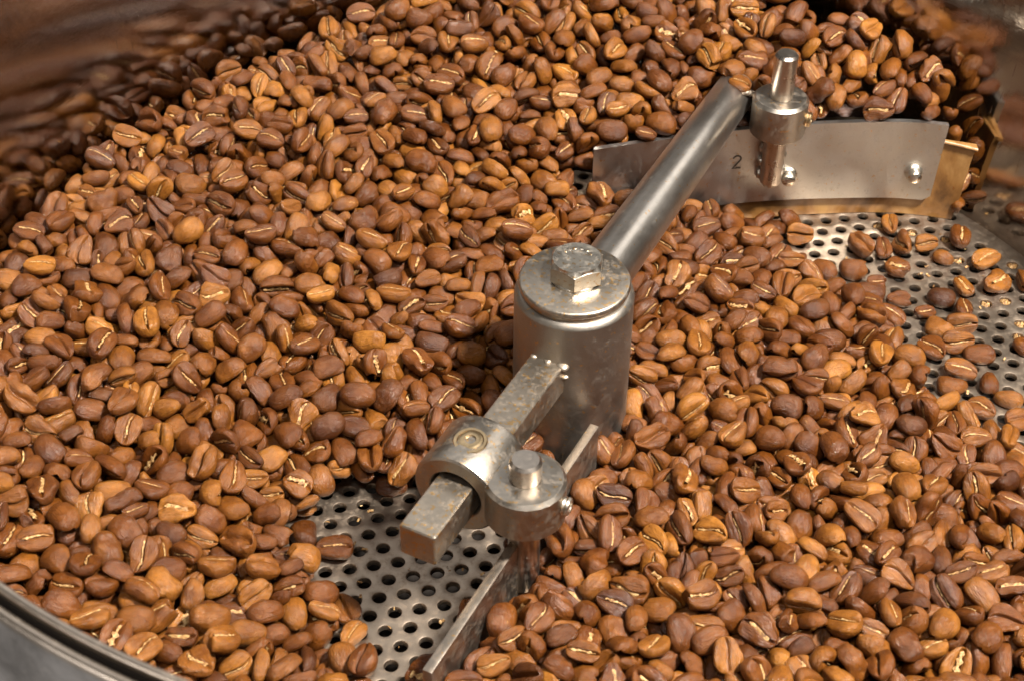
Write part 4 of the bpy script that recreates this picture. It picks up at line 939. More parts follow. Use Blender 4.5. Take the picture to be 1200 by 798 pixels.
-833,-777,124,-83,9,-28,36,-26,-805,-730,102,-63,61,-23,13,9,-820,-595,121,-5,-17,35,36,33,-837,-520,128,3,-1,-49,40,28,-869,-458,122,72,7,-63,33,8,-847,-399,127,-35,90,-11,5,-13,
-851,-354,110,41,14,-88,26,-41,-841,-311,123,32,-84,44,17,3,-854,-257,139,-11,29,51,32,55,-903,-195,127,-84,-38,31,0,46,-854,-153,133,41,13,-61,25,-58,-850,-75,169,31,58,56,19,-15,
-832,-32,170,-43,-15,-53,13,-5,-875,44,179,35,22,81,21,-22,-832,87,166,36,-15,54,18,8,-860,129,205,73,-27,12,25,4,-824,168,216,49,-63,53,38,-59,-860,217,216,29,-7,-78,21,2,
-848,299,227,-4,97,20,17,-35,-871,374,239,-9,10,-99,26,-20,-863,425,260,-15,30,28,16,-18,-898,491,254,-8,-37,39,31,25,-852,554,250,62,-72,11,27,-36,-909,633,261,-56,5,10,10,-2,
-877,705,266,68,42,-40,1,2,-840,770,279,51,29,-77,25,23,-933,826,293,11,-97,2,16,-13,-886,884,299,14,3,76,27,14,-906,953,303,-16,-9,38,13,25,-896,1015,314,63,75,-21,31,57,
-944,1092,343,69,17,26,25,21,-865,1141,307,-11,16,-98,18,37,-777,-774,102,-2,-87,-49,2,42,-768,-723,87,62,75,17,22,60,-778,-674,116,-36,78,-41,36,-17,-766,-519,105,-38,-89,2,28,-47,
-816,-326,93,-86,38,-32,39,-23,-788,-266,131,-25,-58,-70,27,-14,-821,-208,127,13,-31,56,0,48,-784,-155,144,-7,6,-52,3,10,-814,-91,151,13,-59,46,32,26,-780,-38,171,-57,-2,-63,30,21,
-827,44,160,-33,-19,25,0,12,-777,91,182,10,-15,-90,10,-11,-798,129,214,37,12,-91,38,-39,-760,197,200,-13,82,-34,15,13,-826,265,170,-96,12,-27,13,7,-805,296,198,-8,-74,35,36,12,
-801,349,229,69,-59,43,14,38,-796,425,236,90,-1,-32,28,-1,-823,517,259,-48,52,70,0,-1,-792,556,256,-57,14,-33,8,-52,-840,626,235,-24,79,3,11,17,-798,654,248,-79,50,23,30,3,
-837,720,227,-38,-62,22,31,-14,-779,772,280,47,7,-45,17,13,-827,835,290,-88,40,-11,30,-21,-803,887,303,21,77,59,24,-9,-829,949,322,-1,7,50,12,61,-801,1005,328,83,51,-15,22,79,
-830,1063,340,14,-45,84,38,26,-805,1114,338,-18,50,5,8,22,-741,-748,62,43,24,-85,8,-5,-722,-664,109,-18,3,-95,22,-43,-689,-574,86,27,-95,6,14,41,-708,-514,88,-65,57,-44,5,39,
-683,-457,103,12,96,-25,21,-7,-707,-396,82,-37,-24,-78,39,3,-659,-362,90,-49,80,-6,17,18,-711,-337,123,-44,-30,-82,25,-20,-716,-259,110,26,26,84,5,46,-762,-223,123,-42,22,-88,19,-22,
-736,-168,128,-27,-20,82,7,-14,-760,-114,159,63,5,-75,19,-63,-772,22,165,-14,-19,78,11,5,-727,85,172,51,-63,-34,1,42,-751,156,178,56,-82,-4,33,-21,-712,199,204,-8,-10,-96,36,57,
-751,238,203,68,19,-38,21,5,-718,426,209,86,22,-1,4,58,-754,458,246,23,-7,97,36,36,-724,504,231,89,4,-45,12,-6,-768,584,218,2,46,-47,26,25,-726,642,254,-15,-22,94,19,36,
-734,704,267,-20,91,-27,1,17,-731,769,278,64,-61,-17,29,17,-763,819,287,20,18,90,13,15,-726,861,267,-10,64,-32,29,-18,-778,923,301,55,76,9,5,9,-735,1001,329,-23,-12,93,24,42,
-748,1058,320,-7,98,0,36,-21,-750,1103,346,-23,-59,76,28,5,-791,1208,318,97,6,-8,29,23,-651,-743,90,74,-1,36,9,-9,-640,-672,54,7,99,7,38,-3,-614,-573,91,49,-14,12,15,-2,
-663,-522,85,52,-7,22,18,-55,-679,-314,107,39,-6,-4,13,41,-633,-169,137,26,-24,-36,33,-23,-713,-117,151,-33,-37,76,9,-12,-660,-39,139,-23,-1,-46,25,10,-683,-5,174,-6,13,73,14,-21,
-666,69,171,-1,-15,-80,11,-7,-675,136,173,-31,7,94,29,-8,-657,210,193,41,43,-48,39,16,-689,240,209,65,34,-5,35,-15,-643,281,229,5,-98,-3,1,37,-694,331,228,65,50,19,39,11,
-639,385,234,18,-92,-5,40,-1,-696,470,262,-50,79,30,32,33,-668,517,248,-36,40,-57,4,3,-678,597,225,-79,29,2,13,-25,-653,633,259,-60,75,-19,32,10,-679,678,272,22,77,-3,35,6,
-660,752,295,-30,21,-69,16,2,-705,810,289,16,-36,-12,26,9,-661,871,301,56,-8,-80,30,59,-679,936,324,-5,-12,47,27,9,-649,1003,299,81,-47,-5,5,14,-689,1026,338,-3,-93,35,40,-3,
-668,1118,351,18,-21,73,1,34,-714,1181,340,-56,50,24,14,2,-672,1273,355,22,37,-68,35,-16,-624,-767,68,-40,-47,36,22,28,-630,-236,110,31,-14,-44,11,-29,-603,-118,128,-6,-17,70,35,23,
-594,-14,122,-79,14,21,5,-10,-624,7,163,20,95,22,2,-8,-577,85,162,-3,45,-8,20,-10,-608,132,189,26,-29,24,35,-28,-583,214,160,-34,-19,76,23,4,-622,255,199,-16,8,-49,2,10,
-578,295,199,-33,26,-69,19,-31,-599,345,214,27,34,20,0,5,-564,397,243,-26,-6,-96,19,30,-603,486,202,7,10,-90,13,8,-589,527,246,-39,36,84,26,26,-622,558,249,10,3,35,28,-10,
-597,624,270,-27,24,-68,7,81,-637,700,251,33,94,2,18,36,-603,732,267,81,4,-1,22,48,-629,815,302,21,-16,-64,22,43,-599,873,283,71,12,7,8,-14,-615,945,296,-1,-5,78,33,-18,
-594,994,329,-37,5,-92,14,-7,-644,1051,330,50,-42,-20,22,-9,-612,1098,331,-60,-67,40,24,-14,-644,1174,368,57,-2,-32,22,61,-675,1240,399,17,3,-61,38,45,-508,-803,56,12,-13,74,28,-24,
-566,-760,80,-31,-16,74,30,-67,-533,-216,94,-35,24,-89,0,37,-553,-97,127,-70,29,-62,13,34,-524,-80,145,54,-31,-3,20,44,-569,14,158,17,-14,-49,19,36,-509,33,151,-36,23,-40,12,36,
-568,142,154,38,86,-30,33,3,-506,198,158,-91,5,41,39,23,-529,241,193,-6,29,91,32,5,-523,287,203,31,-35,5,0,-36,-529,342,221,29,-38,-36,9,-5,-515,433,224,16,35,70,4,-38,
-565,462,233,56,-30,-66,20,-27,-524,531,244,68,-61,-36,15,52,-581,588,229,-31,-58,75,29,19,-532,634,253,-72,-39,19,38,-32,-579,682,291,-41,26,-80,22,-33,-535,742,277,51,-63,-58,17,14,
-556,796,296,27,96,10,20,-12,-545,882,288,-37,10,92,2,17,-574,948,299,10,-58,-22,41,-13,-529,999,304,94,29,-6,11,-2,-564,1049,333,56,48,64,2,8,-543,1097,335,74,55,-13,18,-22,
-562,1143,376,4,-49,-78,18,-43,-536,1227,387,67,-65,30,35,-26,-448,-816,53,-13,25,-88,34,-19,-504,-124,139,-4,13,-3,12,-47,-461,-92,129,-88,46,-11,39,33,-471,-32,152,55,34,33,37,18,
-485,84,121,-18,0,55,39,7,-469,162,189,14,-16,93,12,-15,-485,271,175,11,-12,65,3,54,-437,288,186,18,22,-82,26,19,-459,333,213,10,-42,-89,19,-67,-439,391,202,24,-91,-33,26,-23,
-477,471,226,81,-56,16,7,1,-446,542,256,-79,20,14,1,8,-477,582,243,84,27,47,38,-8,-485,680,238,87,-33,29,29,-16,-492,703,266,67,-70,24,14,-7,-477,767,276,18,41,-89,10,-45,
-511,812,289,-4,-18,93,29,1,-491,883,282,-67,35,-63,35,83,-515,944,291,-52,22,-67,40,53,-502,1032,330,0,-87,35,25,-6,-480,1081,348,71,-60,35,12,2,-505,1150,354,7,-7,40,20,44,
-474,1211,345,62,67,29,21,41,-516,1296,374,66,-3,3,1,7,-464,1361,429,-22,17,45,32,0,-414,-121,119,28,26,-75,31,-42,-383,-55,145,-19,27,-67,28,-1,-420,16,159,66,-6,73,16,50,
-371,79,151,0,41,-73,4,13,-417,120,167,-22,86,44,17,43,-399,167,169,-29,-54,-76,14,-31,-454,233,175,41,-85,-32,35,-15,-384,295,181,81,44,-2,34,5,-400,353,193,-2,9,-76,41,6,
-386,435,197,-37,-74,-44,22,-7,-428,473,233,8,-58,26,32,-16,-387,511,222,-27,-85,-20,15,51,-420,582,231,95,-32,-5,16,-23,-411,644,236,97,-16,14,16,-11,-428,707,258,-74,26,-20,12,37,
-408,776,286,41,91,5,24,44,-458,835,296,-68,18,-51,28,23,-428,850,295,49,3,-38,19,-18,-466,927,311,5,-19,-47,32,-18,-401,964,328,36,-74,56,24,-19,-423,1014,314,21,83,-52,36,-25,
-401,1094,352,-13,30,81,0,-7,-451,1138,358,-86,-49,12,8,33,-401,1205,391,28,9,8,12,8,-438,1242,362,-11,46,13,8,-16,-403,1383,396,-10,87,-8,1,-62,-314,-782,59,14,-7,-27,9,-23,
-329,-77,127,10,8,42,41,26,-353,1,129,-9,3,81,18,0,-329,48,131,33,-26,-76,29,68,-364,207,178,-2,-62,-79,38,-24,-380,253,163,-83,32,-6,33,70,-319,299,182,-9,-99,1,34,16,
-354,372,199,-8,-7,78,18,38,-298,403,214,18,-4,-98,32,-46,-331,444,214,26,-13,-13,0,37,-293,522,220,75,64,-16,33,16,-342,548,233,-90,36,-19,19,12,-325,660,226,-21,-45,87,6,-12,
-379,726,236,-22,84,50,6,17,-357,764,265,-25,-79,56,8,-11,-359,814,272,43,-12,-33,22,3,-334,865,290,-48,-86,16,24,-3,-379,923,315,-11,-40,91,37,68,-328,982,322,-17,18,-80,27,-47,
-353,1048,294,-88,7,-44,2,-6,-361,1120,351,-76,60,-20,33,7,-347,1260,379,-23,66,15,19,1,-389,1299,415,26,-11,-96,19,-4,-358,1357,394,73,-60,11,24,25,-264,-166,82,20,0,58,32,-17,
-284,-113,115,44,21,50,41,-27,-248,-45,121,-20,-43,82,37,5,-278,21,158,-4,-4,-44,0,-28,-240,57,146,-48,-9,-37,11,-37,-266,102,171,-19,51,-73,12,-17,-249,160,145,49,-64,23,13,-25,
-248,275,189,-3,-24,96,25,53,-292,350,180,-88,-13,26,25,39,-240,395,182,-12,32,-65,31,-17,-249,441,200,86,-4,-11,10,4,-214,504,214,90,-12,26,5,18,-277,576,243,-18,-28,-76,33,7,
-240,648,232,23,95,13,22,19,-273,707,235,-20,-53,-80,7,39,-252,743,253,-32,2,95,17,73,-286,776,268,15,-82,54,1,-3,-269,853,281,62,-79,2,6,-39,-278,941,314,16,-30,64,38,-13,
-265,1014,297,94,15,-8,35,24,-292,1058,319,1,-8,-24,0,-4,-272,1107,358,17,-77,-43,19,-13,-291,1147,356,47,48,46,7,83,-283,1228,365,21,-96,11,36,-6,-328,1285,395,52,-54,-5,4,-3,
-276,1336,436,-46,25,-27,37,-37,-145,-133,73,74,37,35,34,1,-137,-68,81,80,-47,-21,36,-2,-187,29,121,45,63,49,35,12,-157,45,141,10,-90,19,7,34,-180,104,161,-29,-19,87,12,-63,
-170,176,169,55,8,37,30,5,-229,217,178,1,-28,-75,30,9,-145,306,171,-8,99,-11,15,71,-199,334,189,49,-39,-66,41,-38,-184,411,183,-20,-13,10,33,15,-197,452,195,-24,-79,53,12,-20,
-153,494,198,39,17,-23,17,34,-176,544,213,88,-15,-1,11,61,-214,708,219,-77,-18,37,36,-24,-189,737,259,18,-10,-28,36,2,-232,788,270,-44,-73,48,20,-61,-207,823,283,82,-48,-1,40,42,
-225,915,291,4,-19,62,20,-28,-215,977,308,96,14,8,25,-8,-229,1058,323,25,23,86,32,96,-213,1114,300,34,-83,41,21,-56,-251,1169,352,-8,-39,75,2,2,-195,1164,358,8,28,54,4,15,
-220,1291,411,36,30,-82,25,-61,-199,1320,398,18,-53,57,10,41,-136,-830,86,35,37,-20,31,13,-195,-772,95,25,-5,55,25,-8,-124,-397,58,-2,8,-91,0,-29,-96,-119,65,-31,-63,69,29,-32,
-144,4,105,-70,22,-64,41,-67,-148,135,130,-29,-92,25,0,35,-106,224,162,46,-87,-15,35,12,-49,251,182,64,-5,-10,25,-7,-147,363,181,-26,49,-17,17,-58,-106,391,142,-65,-22,55,24,-19,
-111,419,197,-8,-14,-8,37,45,-80,518,173,3,-4,69,28,-11,-109,548,192,96,2,5,33,13,-74,629,214,71,-59,12,33,3,-119,673,222,8,91,13,9,-31,-128,728,241,86,6,-45,17,50,
-177,767,268,75,45,-39,17,-6,-151,843,268,78,40,-42,17,-15,-167,899,287,-50,-86,8,5,6,-161,960,300,2,-16,-31,11,-19,-162,1026,313,42,85,32,17,4,-133,1073,329,52,-10,68,20,67,
-178,1114,339,-26,-11,46,37,17,-144,1155,373,-11,-39,-61,25,4,-155,1228,343,-24,-87,-31,35,-30,-173,1360,443,14,-19,-56,19,28,-193,1426,419,64,26,-66,1,8,-67,-838,114,20,-26,-32,12,67,
-116,-777,97,-78,24,-22,22,38,-96,-704,97,3,-1,27,2,18,-124,-610,68,-37,49,-69,8,-3,-62,-242,97,-6,-1,-94,22,59,-25,290,163,75,-3,-28,38,3,-46,363,146,19,-90,40,8,-7,
-17,403,162,-53,-6,80,26,5,-55,456,172,13,-7,32,32,61,-59,581,195,17,60,-74,6,61,-18,619,190,41,54,-45,39,2,-78,678,217,69,-60,0,39,6,-58,727,233,-88,26,-7,30,24,
-103,777,260,-21,15,82,12,18,-68,850,268,65,54,51,18,1,-110,942,255,25,-87,2,25,7,-99,966,302,-6,-29,95,21,-15,-76,1093,298,-36,36,59,40,6,-92,1114,349,-73,13,-67,11,23,
-70,1200,382,23,-21,-54,1,-7,-110,1237,373,-65,55,-26,39,24,-108,1291,423,60,-10,-27,1,51,-124,1438,415,1,61,-78,20,56,19,-817,105,-79,22,-55,27,24,-35,-769,98,-88,-39,14,38,17,
-15,-701,105,-20,40,-89,24,24,-76,-600,88,63,6,-73,4,9,-44,-550,77,21,41,88,1,-2,3,-173,49,-11,33,-76,23,10,8,372,142,50,-17,-85,14,22,62,426,130,8,-91,30,2,39,
8,472,146,88,-47,0,27,-18,32,514,169,58,47,-61,27,-2,1,583,154,30,39,83,20,17,30,611,155,4,-98,16,34,5,-13,694,156,86,-46,11,28,-20,-47,782,249,76,-56,-8,25,28,
-11,867,286,-5,-10,-99,9,3,-45,933,271,-20,8,-29,19,-20,-58,1019,304,-77,63,8,40,-27,-22,1062,324,21,51,40,21,4,-53,1120,350,24,-11,-59,11,-12,-12,1192,359,-63,-59,18,2,7,
-61,1264,393,-12,64,-58,13,18,-43,1319,447,15,9,66,30,-15,-57,1430,410,82,14,24,32,2,26,-735,118,-14,16,-72,22,-4,-51,-464,69,-46,53,-67,6,-58,35,-464,101,76,4,-6,18,-47,
-2,-424,76,57,58,31,17,-2,32,-366,81,39,92,3,20,-40,29,-307,63,-17,20,-65,31,75,94,285,114,56,-44,56,34,36,84,377,127,-3,-98,11,4,45,118,418,142,9,-58,61,7,34,
74,478,152,-88,-33,-30,28,17,104,570,123,70,-10,38,8,30,55,574,142,-26,-4,-47,5,16,9,823,237,-44,-4,12,28,-26,54,877,282,-8,36,-48,9,-25,67,976,316,34,-31,87,36,85,
27,1081,317,78,31,40,14,-14,17,1163,323,-73,40,-51,5,22,23,1192,370,-40,-60,30,29,9,-1,1256,411,22,-3,-85,35,36,33,1361,430,-79,-59,15,26,4,12,1437,415,72,22,54,2,-51,
130,-834,115,81,-37,-2,27,1,100,-763,105,-18,32,79,14,8,133,-726,106,62,-41,64,0,-30,137,-574,104,-4,-63,63,32,18,75,-502,92,-33,-2,91,32,4,131,-467,102,87,0,-31,18,-19,
102,-377,97,30,-11,-4,2,34,97,-313,112,45,7,0,30,14,138,-243,88,29,14,-58,8,28,89,-200,66,22,91,36,29,-10,76,-147,98,32,-5,92,19,8,140,194,96,18,-22,27,1,8,
120,249,88,-48,77,43,39,72,198,323,123,77,8,35,37,-45,174,400,148,-65,59,-43,28,-9,158,452,99,-94,-29,13,10,25,129,502,98,-24,44,-85,23,-21,168,564,117,-1,-5,61,17,14,
135,619,118,4,-41,-2,11,23,160,695,128,0,-44,73,37,-7,98,731,132,17,-48,-81,30,-3,53,805,249,-86,-15,16,39,-18,87,871,326,-18,19,96,28,8,63,925,336,1,31,-7,16,-11,
117,969,332,-30,81,-33,22,47,102,1019,334,-33,17,-86,26,45,110,1111,329,-82,-47,32,18,0,96,1205,336,47,44,52,31,-29,77,1174,422,51,23,82,20,54,60,1304,420,35,-4,94,24,37,
137,1354,449,-64,42,-12,40,17,82,1428,446,-23,-5,-80,14,10,186,-760,91,-85,-28,7,18,-10,204,-704,110,15,-44,78,8,-57,202,-589,92,-14,8,-93,2,24,168,-536,125,50,25,-71,1,48,
215,-456,113,-57,30,-52,5,76,163,-413,100,80,-47,-3,31,-13,208,-367,102,67,44,39,24,16,166,-287,92,-14,16,64,31,29,196,-235,57,84,-3,24,4,25,159,-188,80,20,2,65,9,-59,
144,-130,56,22,75,-58,28,25,131,-82,43,81,51,-14,33,17,157,15,87,-64,58,-12,14,84,167,93,81,-10,-70,70,31,5,142,149,79,-32,-46,-26,14,0,199,191,73,-78,35,51,39,-7,
195,272,108,23,53,-76,37,-4,244,327,122,-33,-15,68,40,-13,204,386,123,24,31,-82,24,-54,241,446,121,-55,-18,27,3,17,188,507,89,-96,-23,15,10,49,207,613,126,25,33,81,7,31,
239,698,114,44,58,-68,41,20,197,736,145,0,-33,-27,40,-23,185,869,334,-30,31,56,1,19,118,912,321,-35,-16,87,12,33,197,997,324,-75,14,-30,24,81,140,1056,337,-63,45,-51,6,-22,
173,1128,344,-48,-2,4,25,-18,113,1152,368,29,47,52,6,-68,127,1178,410,-7,93,33,23,-2,159,1275,431,30,-29,-61,10,61,198,1387,447,-62,55,-52,1,14,251,-824,101,-32,-17,-26,29,17,
239,-773,91,23,-83,2,22,-4,269,-696,123,-3,-10,99,1,21,224,-654,112,13,-32,-93,8,19,285,-593,106,74,-55,24,37,64,234,-526,113,9,-38,52,3,-38,279,-455,93,28,24,43,10,24,
229,-402,82,-86,-49,10,21,21,246,-347,79,28,35,-72,9,9,220,-290,95,-31,-75,-54,20,10,257,-225,95,-8,44,-49,37,7,208,-190,90,64,19,-41,11,9,247,-112,86,-8,-52,-36,14,-20,
229,-59,98,-79,0,37,16,3,281,-23,82,-4,4,97,0,12,194,38,90,25,16,-39,1,-10,234,88,91,-11,-25,-23,25,-19,234,160,91,18,-17,48,10,49,251,262,113,-37,-27,47,18,-3,
290,330,86,-85,19,-27,7,-7,258,387,86,-45,-77,-25,10,-59,308,436,108,31,7,35,37,-30,239,518,116,-27,-15,67,35,-2,276,641,117,-9,-14,-6,24,-45,268,772,74,-88,19,-34,3,50,
245,897,310,-11,-7,-70,5,20,211,942,314,30,-34,-4,18,14,244,1011,318,-56,-8,-32,32,33,211,1040,356,-86,-2,36,22,2,240,1092,368,-18,-98,-1,9,0,194,1170,366,41,-75,-45,7,22,
253,1232,421,13,7,94,14,25,203,1317,420,66,54,4,10,-21,249,1361,446,54,-2,73,11,50,327,-843,119,34,11,92,41,20,294,-783,109,-1,-15,52,24,-20,333,-715,95,89,-27,32,13,-3,
315,-673,78,78,26,41,31,-13,348,-596,96,-94,-26,-5,20,-5,314,-512,82,15,-69,-70,21,20,335,-469,108,1,-9,100,14,46,300,-408,105,-12,-13,89,18,25,331,-343,78,-91,30,-27,33,42,
286,-297,89,43,-3,-23,35,-8,334,-216,93,-10,9,63,7,40,296,-180,92,42,-5,71,12,18,335,-130,59,-80,-38,18,2,37,320,-84,76,5,2,-80,29,-6,316,-2,90,67,-70,-15,23,-1,
285,62,66,-55,75,-31,22,-54,323,91,68,-29,-43,78,39,19,286,161,107,-9,-22,-87,27,7,352,205,87,-37,60,-61,38,-12,297,248,86,-28,13,-63,1,2,352,320,86,14,-18,8,24,16,
343,395,91,38,-48,-24,20,-57,373,445,95,35,-13,3,6,-9,369,569,84,-4,-43,90,20,14,351,636,97,-34,87,29,32,-23,388,694,84,13,2,24,29,27,355,737,94,40,-30,-82,37,4,
343,745,121,64,61,22,33,1,330,866,338,-95,-22,22,12,-54,312,920,314,-8,43,37,28,-35,338,947,324,10,-12,92,36,-22,284,1034,348,-20,21,94,17,-11,306,1077,367,-2,18,-86,13,-23,
246,1179,381,51,-84,15,15,12,291,1172,419,29,-1,-26,17,6,293,1301,411,-18,82,-36,30,50,319,1401,454,-85,39,-28,4,-46,347,-770,122,65,-60,0,15,-46,398,-690,116,18,-42,61,36,9,
368,-654,84,-33,-94,8,18,26,377,-523,95,-23,59,-28,40,51,404,-487,104,59,55,-57,41,-43,377,-394,91,30,43,75,3,-10,394,-348,96,-14,38,-91,8,26,358,-286,114,-20,31,-75,27,-3,
390,-248,97,67,22,-63,19,-8,369,-181,90,32,-54,-8,30,-40,402,-133,86,16,92,-34,41,32,378,-78,77,40,-5,18,0,-43,406,-23,84,-2,-16,-51,20,15,353,38,86,39,27,-38,32,7,
372,90,87,87,-31,-13,4,24,351,141,101,52,20,20,4,38,384,207,78,27,-64,-44,21,-14,386,249,59,0,-50,85,36,-17,400,346,52,-83,-27,18,36,-5,395,395,85,-10,7,70,7,-53,
418,461,74,-21,-29,90,22,22,369,506,91,27,31,-3,14,38,400,606,88,20,48,-85,29,-25,450,685,78,-19,66,-67,6,3,405,724,60,3,58,-81,36,-13,426,783,63,-40,-65,52,12,1,
399,1001,341,-53,37,-38,34,27,345,978,362,10,-1,82,2,-13,367,1079,408,76,60,2,25,-59,268,1120,391,-4,-73,61,35,18,326,1207,431,-83,-31,46,34,-5,336,1285,415,-81,-16,56,24,-19,
293,1359,475,-20,94,4,12,62,459,-811,118,16,13,-57,40,32,419,-762,109,-70,40,-56,15,74,455,-702,99,-23,-10,21,1,-17,429,-650,104,5,33,-89,8,3,470,-604,107,11,28,-76,32,17,
431,-542,112,20,51,-83,11,-8,480,-488,96,42,-5,62,35,-9,439,-439,86,33,40,68,25,23,450,-337,107,18,-30,93,20,13,439,-280,92,67,-50,-46,28,-32,473,-249,115,13,-21,-44,5,-11,
452,-172,81,60,77,5,17,-8,481,-117,87,23,-36,64,36,-1,450,-78,73,-52,41,-58,19,-15,460,109,88,-46,86,17,19,-24,401,159,103,-63,-72,18,35,7,445,227,71,-42,30,-85,0,-52,
422,285,62,28,-6,-55,28,52,461,418,87,-2,76,62,37,-30,496,443,72,17,-9,12,35,-18,445,522,70,-15,-5,-20,14,28,458,618,77,-17,55,-74,5,3,501,675,60,-13,85,-50,15,-50,
452,1020,403,97,19,-10,17,10,427,1074,441,-11,1,64,38,62,391,1134,425,-36,-6,-53,17,15,454,1223,418,52,18,-10,41,-6,419,1291,456,25,-23,94,22,1,551,-808,88,-54,-78,-30,8,-31,
500,-743,87,15,42,-3,8,-12,521,-704,78,32,20,-66,36,27,492,-654,99,55,-7,13,15,49,524,-575,74,-92,18,-12,22,-22,502,-523,107,86,45,22,14,78,522,-468,113,81,-28,-21,36,54,
460,-417,102,-18,-89,24,37,42,572,-335,103,-7,-71,-42,15,15,520,-308,113,45,63,45,15,-4,547,-244,104,-20,25,-75,9,72,507,-177,87,-44,-72,50,30,16,542,-103,79,-2,2,99,24,-16,
511,-59,107,-30,35,56,7,54,525,12,94,-11,17,97,19,-6,498,57,103,70,-2,-28,12,30,543,117,102,17,11,-69,4,-9,503,171,82,19,-92,29,40,-41,543,213,44,13,-96,20,39,-24,
503,262,57,-86,41,25,41,0,505,388,67,-27,-64,-40,40,45,540,468,55,16,-23,19,9,-54,519,508,75,61,74,-3,27,-4,544,572,59,-22,59,-74,33,-27,518,629,60,95,-16,25,14,2,
555,721,64,6,13,-93,14,10,514,791,35,38,-55,-16,25,-50,520,982,381,-19,-41,42,38,34,498,1073,409,-74,-63,17,30,30,501,1142,414,59,-1,57,13,-19,505,1241,474,54,8,8,11,73,
490,1360,478,-65,-8,12,26,3,558,-764,95,18,34,-92,25,-7,607,-721,89,-3,16,-72,29,-31,565,-663,89,77,-37,3,4,13,587,-627,74,42,-1,-79,31,11,568,-535,104,23,-46,72,19,19,
575,-473,109,8,-34,-32,4,32,560,-380,94,-20,44,-29,13,-12,604,-379,89,-37,47,-70,35,-66,565,-301,99,-45,42,-77,17,-22,600,-208,96,6,0,-91,12,6,625,-148,70,76,-4,48,35,0,
582,-57,84,37,44,81,22,8,582,-3,99,-80,-20,52,37,-31,561,55,67,22,97,-8,41,-13,597,81,67,59,-44,-6,0,6,579,189,78,-39,-4,-22,33,-26,611,201,57,-20,-18,93,3,-18,
567,259,59,-23,-2,-26,39,-65,597,340,54,-5,-23,96,7,50,574,396,85,-48,13,-44,1,45,629,445,79,9,11,21,16,41,587,515,81,2,26,-95,38,35,601,570,45,-52,-72,43,23,-65,
579,632,70,5,-11,49,38,-7,578,1011,410,24,-23,-45,14,46,596,1129,408,94,-33,5,18,13,544,1109,425,42,88,23,3,-25,579,1209,458,-80,-29,-22,19,0,531,1322,498,28,18,23,32,1,
654,-848,115,38,8,79,7,-6,627,-790,98,0,-10,94,21,-14,682,-714,93,-23,-7,-85,19,-7,643,-668,90,27,-19,-85,39,-7,662,-598,104,-37,-16,40,15,-37,639,-536,112,-19,11,-12,38,-64,
653,-461,96,1,1,93,4,-33,627,-431,68,9,36,-23,2,7,641,-384,97,14,18,-63,39,-16,620,-305,102,-28,-15,-53,6,-10,679,-276,83,9,62,-76,11,69,649,-179,62,-89,4,-43,26,27,
674,-136,77,-16,-60,-53,28,-5,677,-6,89,18,-58,-75,27,33,659,56,65,13,72,-68,33,80,697,112,84,-43,-30,21,11,30,666,161,68,-27,91,-31,27,83,689,210,61,-8,-82,56,15,33,
662,334,60,-54,-80,0,12,21,693,440,58,17,11,44,41,-4,654,494,66,-27,-49,82,6,56,662,559,66,-11,34,-32,40,16,634,621,38,81,12,50,14,-44,673,993,359,-53,45,-68,2,16,
636,1024,392,-63,72,27,22,11,693,1008,393,71,-19,-58,31,-2,605,1145,451,30,83,-44,5,-18,665,1257,464,95,28,1,29,-7,703,-771,89,72,-47,43,17,3,728,-715,64,20,-7,-70,34,51,
693,-644,68,-74,33,39,0,-27,740,-568,98,46,-53,-58,4,6,701,-542,89,65,52,53,26,-19,731,-459,70,14,18,-75,21,-22,697,-420,95,94,-19,9,41,5,701,-359,86,-82,8,43,40,22,
699,-316,96,81,28,-19,4,18,756,-218,78,-16,39,-82,13,76,713,-181,82,11,22,-97,6,22,769,-115,76,-25,-40,83,0,-40,715,-61,70,-11,-91,-41,40,51,754,-11,54,-3,3,91,13,9,
727,48,65,72,43,41,4,-5,747,116,68,-38,-37,85,34,-1,710,155,52,-14,-10,38,21,-21,758,209,55,9,9,29,2,28,740,259,59,-14,-20,-93,14,-19,761,339,52,-38,92,-2,0,-36,
718,397,62,-42,-28,34,35,-1,756,463,71,63,76,9,12,-14,713,512,56,93,-10,32,3,-2,730,940,373,-66,-67,-3,38,36,748,1125,455,28,9,30,6,-4,674,1143,463,-21,-82,-34,3,3,
797,-687,94,-48,-4,65,25,-16,772,-631,87,-20,-7,-98,16,14,784,-573,63,-71,46,-22,21,-3,760,-515,75,81,-26,6,3,-11,805,-473,72,-63,-77,-9,9,-18,762,-394,87,33,-51,-80,40,-35,
830,-342,82,-2,88,41,40,8,770,-322,87,71,8,25,24,66,803,-227,67,-23,-85,32,8,47,786,-171,79,-2,7,-30,10,18,816,-117,72,44,0,-71,41,-13,796,-63,57,15,-74,64,26,-25,
809,-8,50,-17,91,3,17,-63,778,40,62,47,2,30,9,26,835,116,60,8,18,35,28,17,776,153,48,88,-46,9,0,-8,820,201,46,3,-33,-95,8,-9,807,283,50,76,-64,-6,7,-31,
798,455,61,-1,-12,-36,36,-2,793,952,367,-4,-24,-69,24,13,763,1082,414,0,85,-39,4,4,803,1103,460,-27,34,-35,3,-34,829,1178,460,21,25,-23,40,-38,843,-803,72,-76,-18,-28,15,17,
821,-751,93,-15,-56,46,38,2,847,-694,91,44,-24,-32,0,13,863,-583,89,3,11,-18,12,0,843,-519,70,-86,2,27,16,50,868,-458,76,18,-90,-32,40,45,822,-403,100,24,9,64,3,19,
872,-350,53,33,30,-57,26,13,824,-289,68,-63,-62,47,18,-60,861,-242,57,82,13,25,23,9,844,-171,59,-44,-81,8,3,-15,882,-140,47,20,95,-18,34,0,855,-70,64,-16,25,-72,15,8,
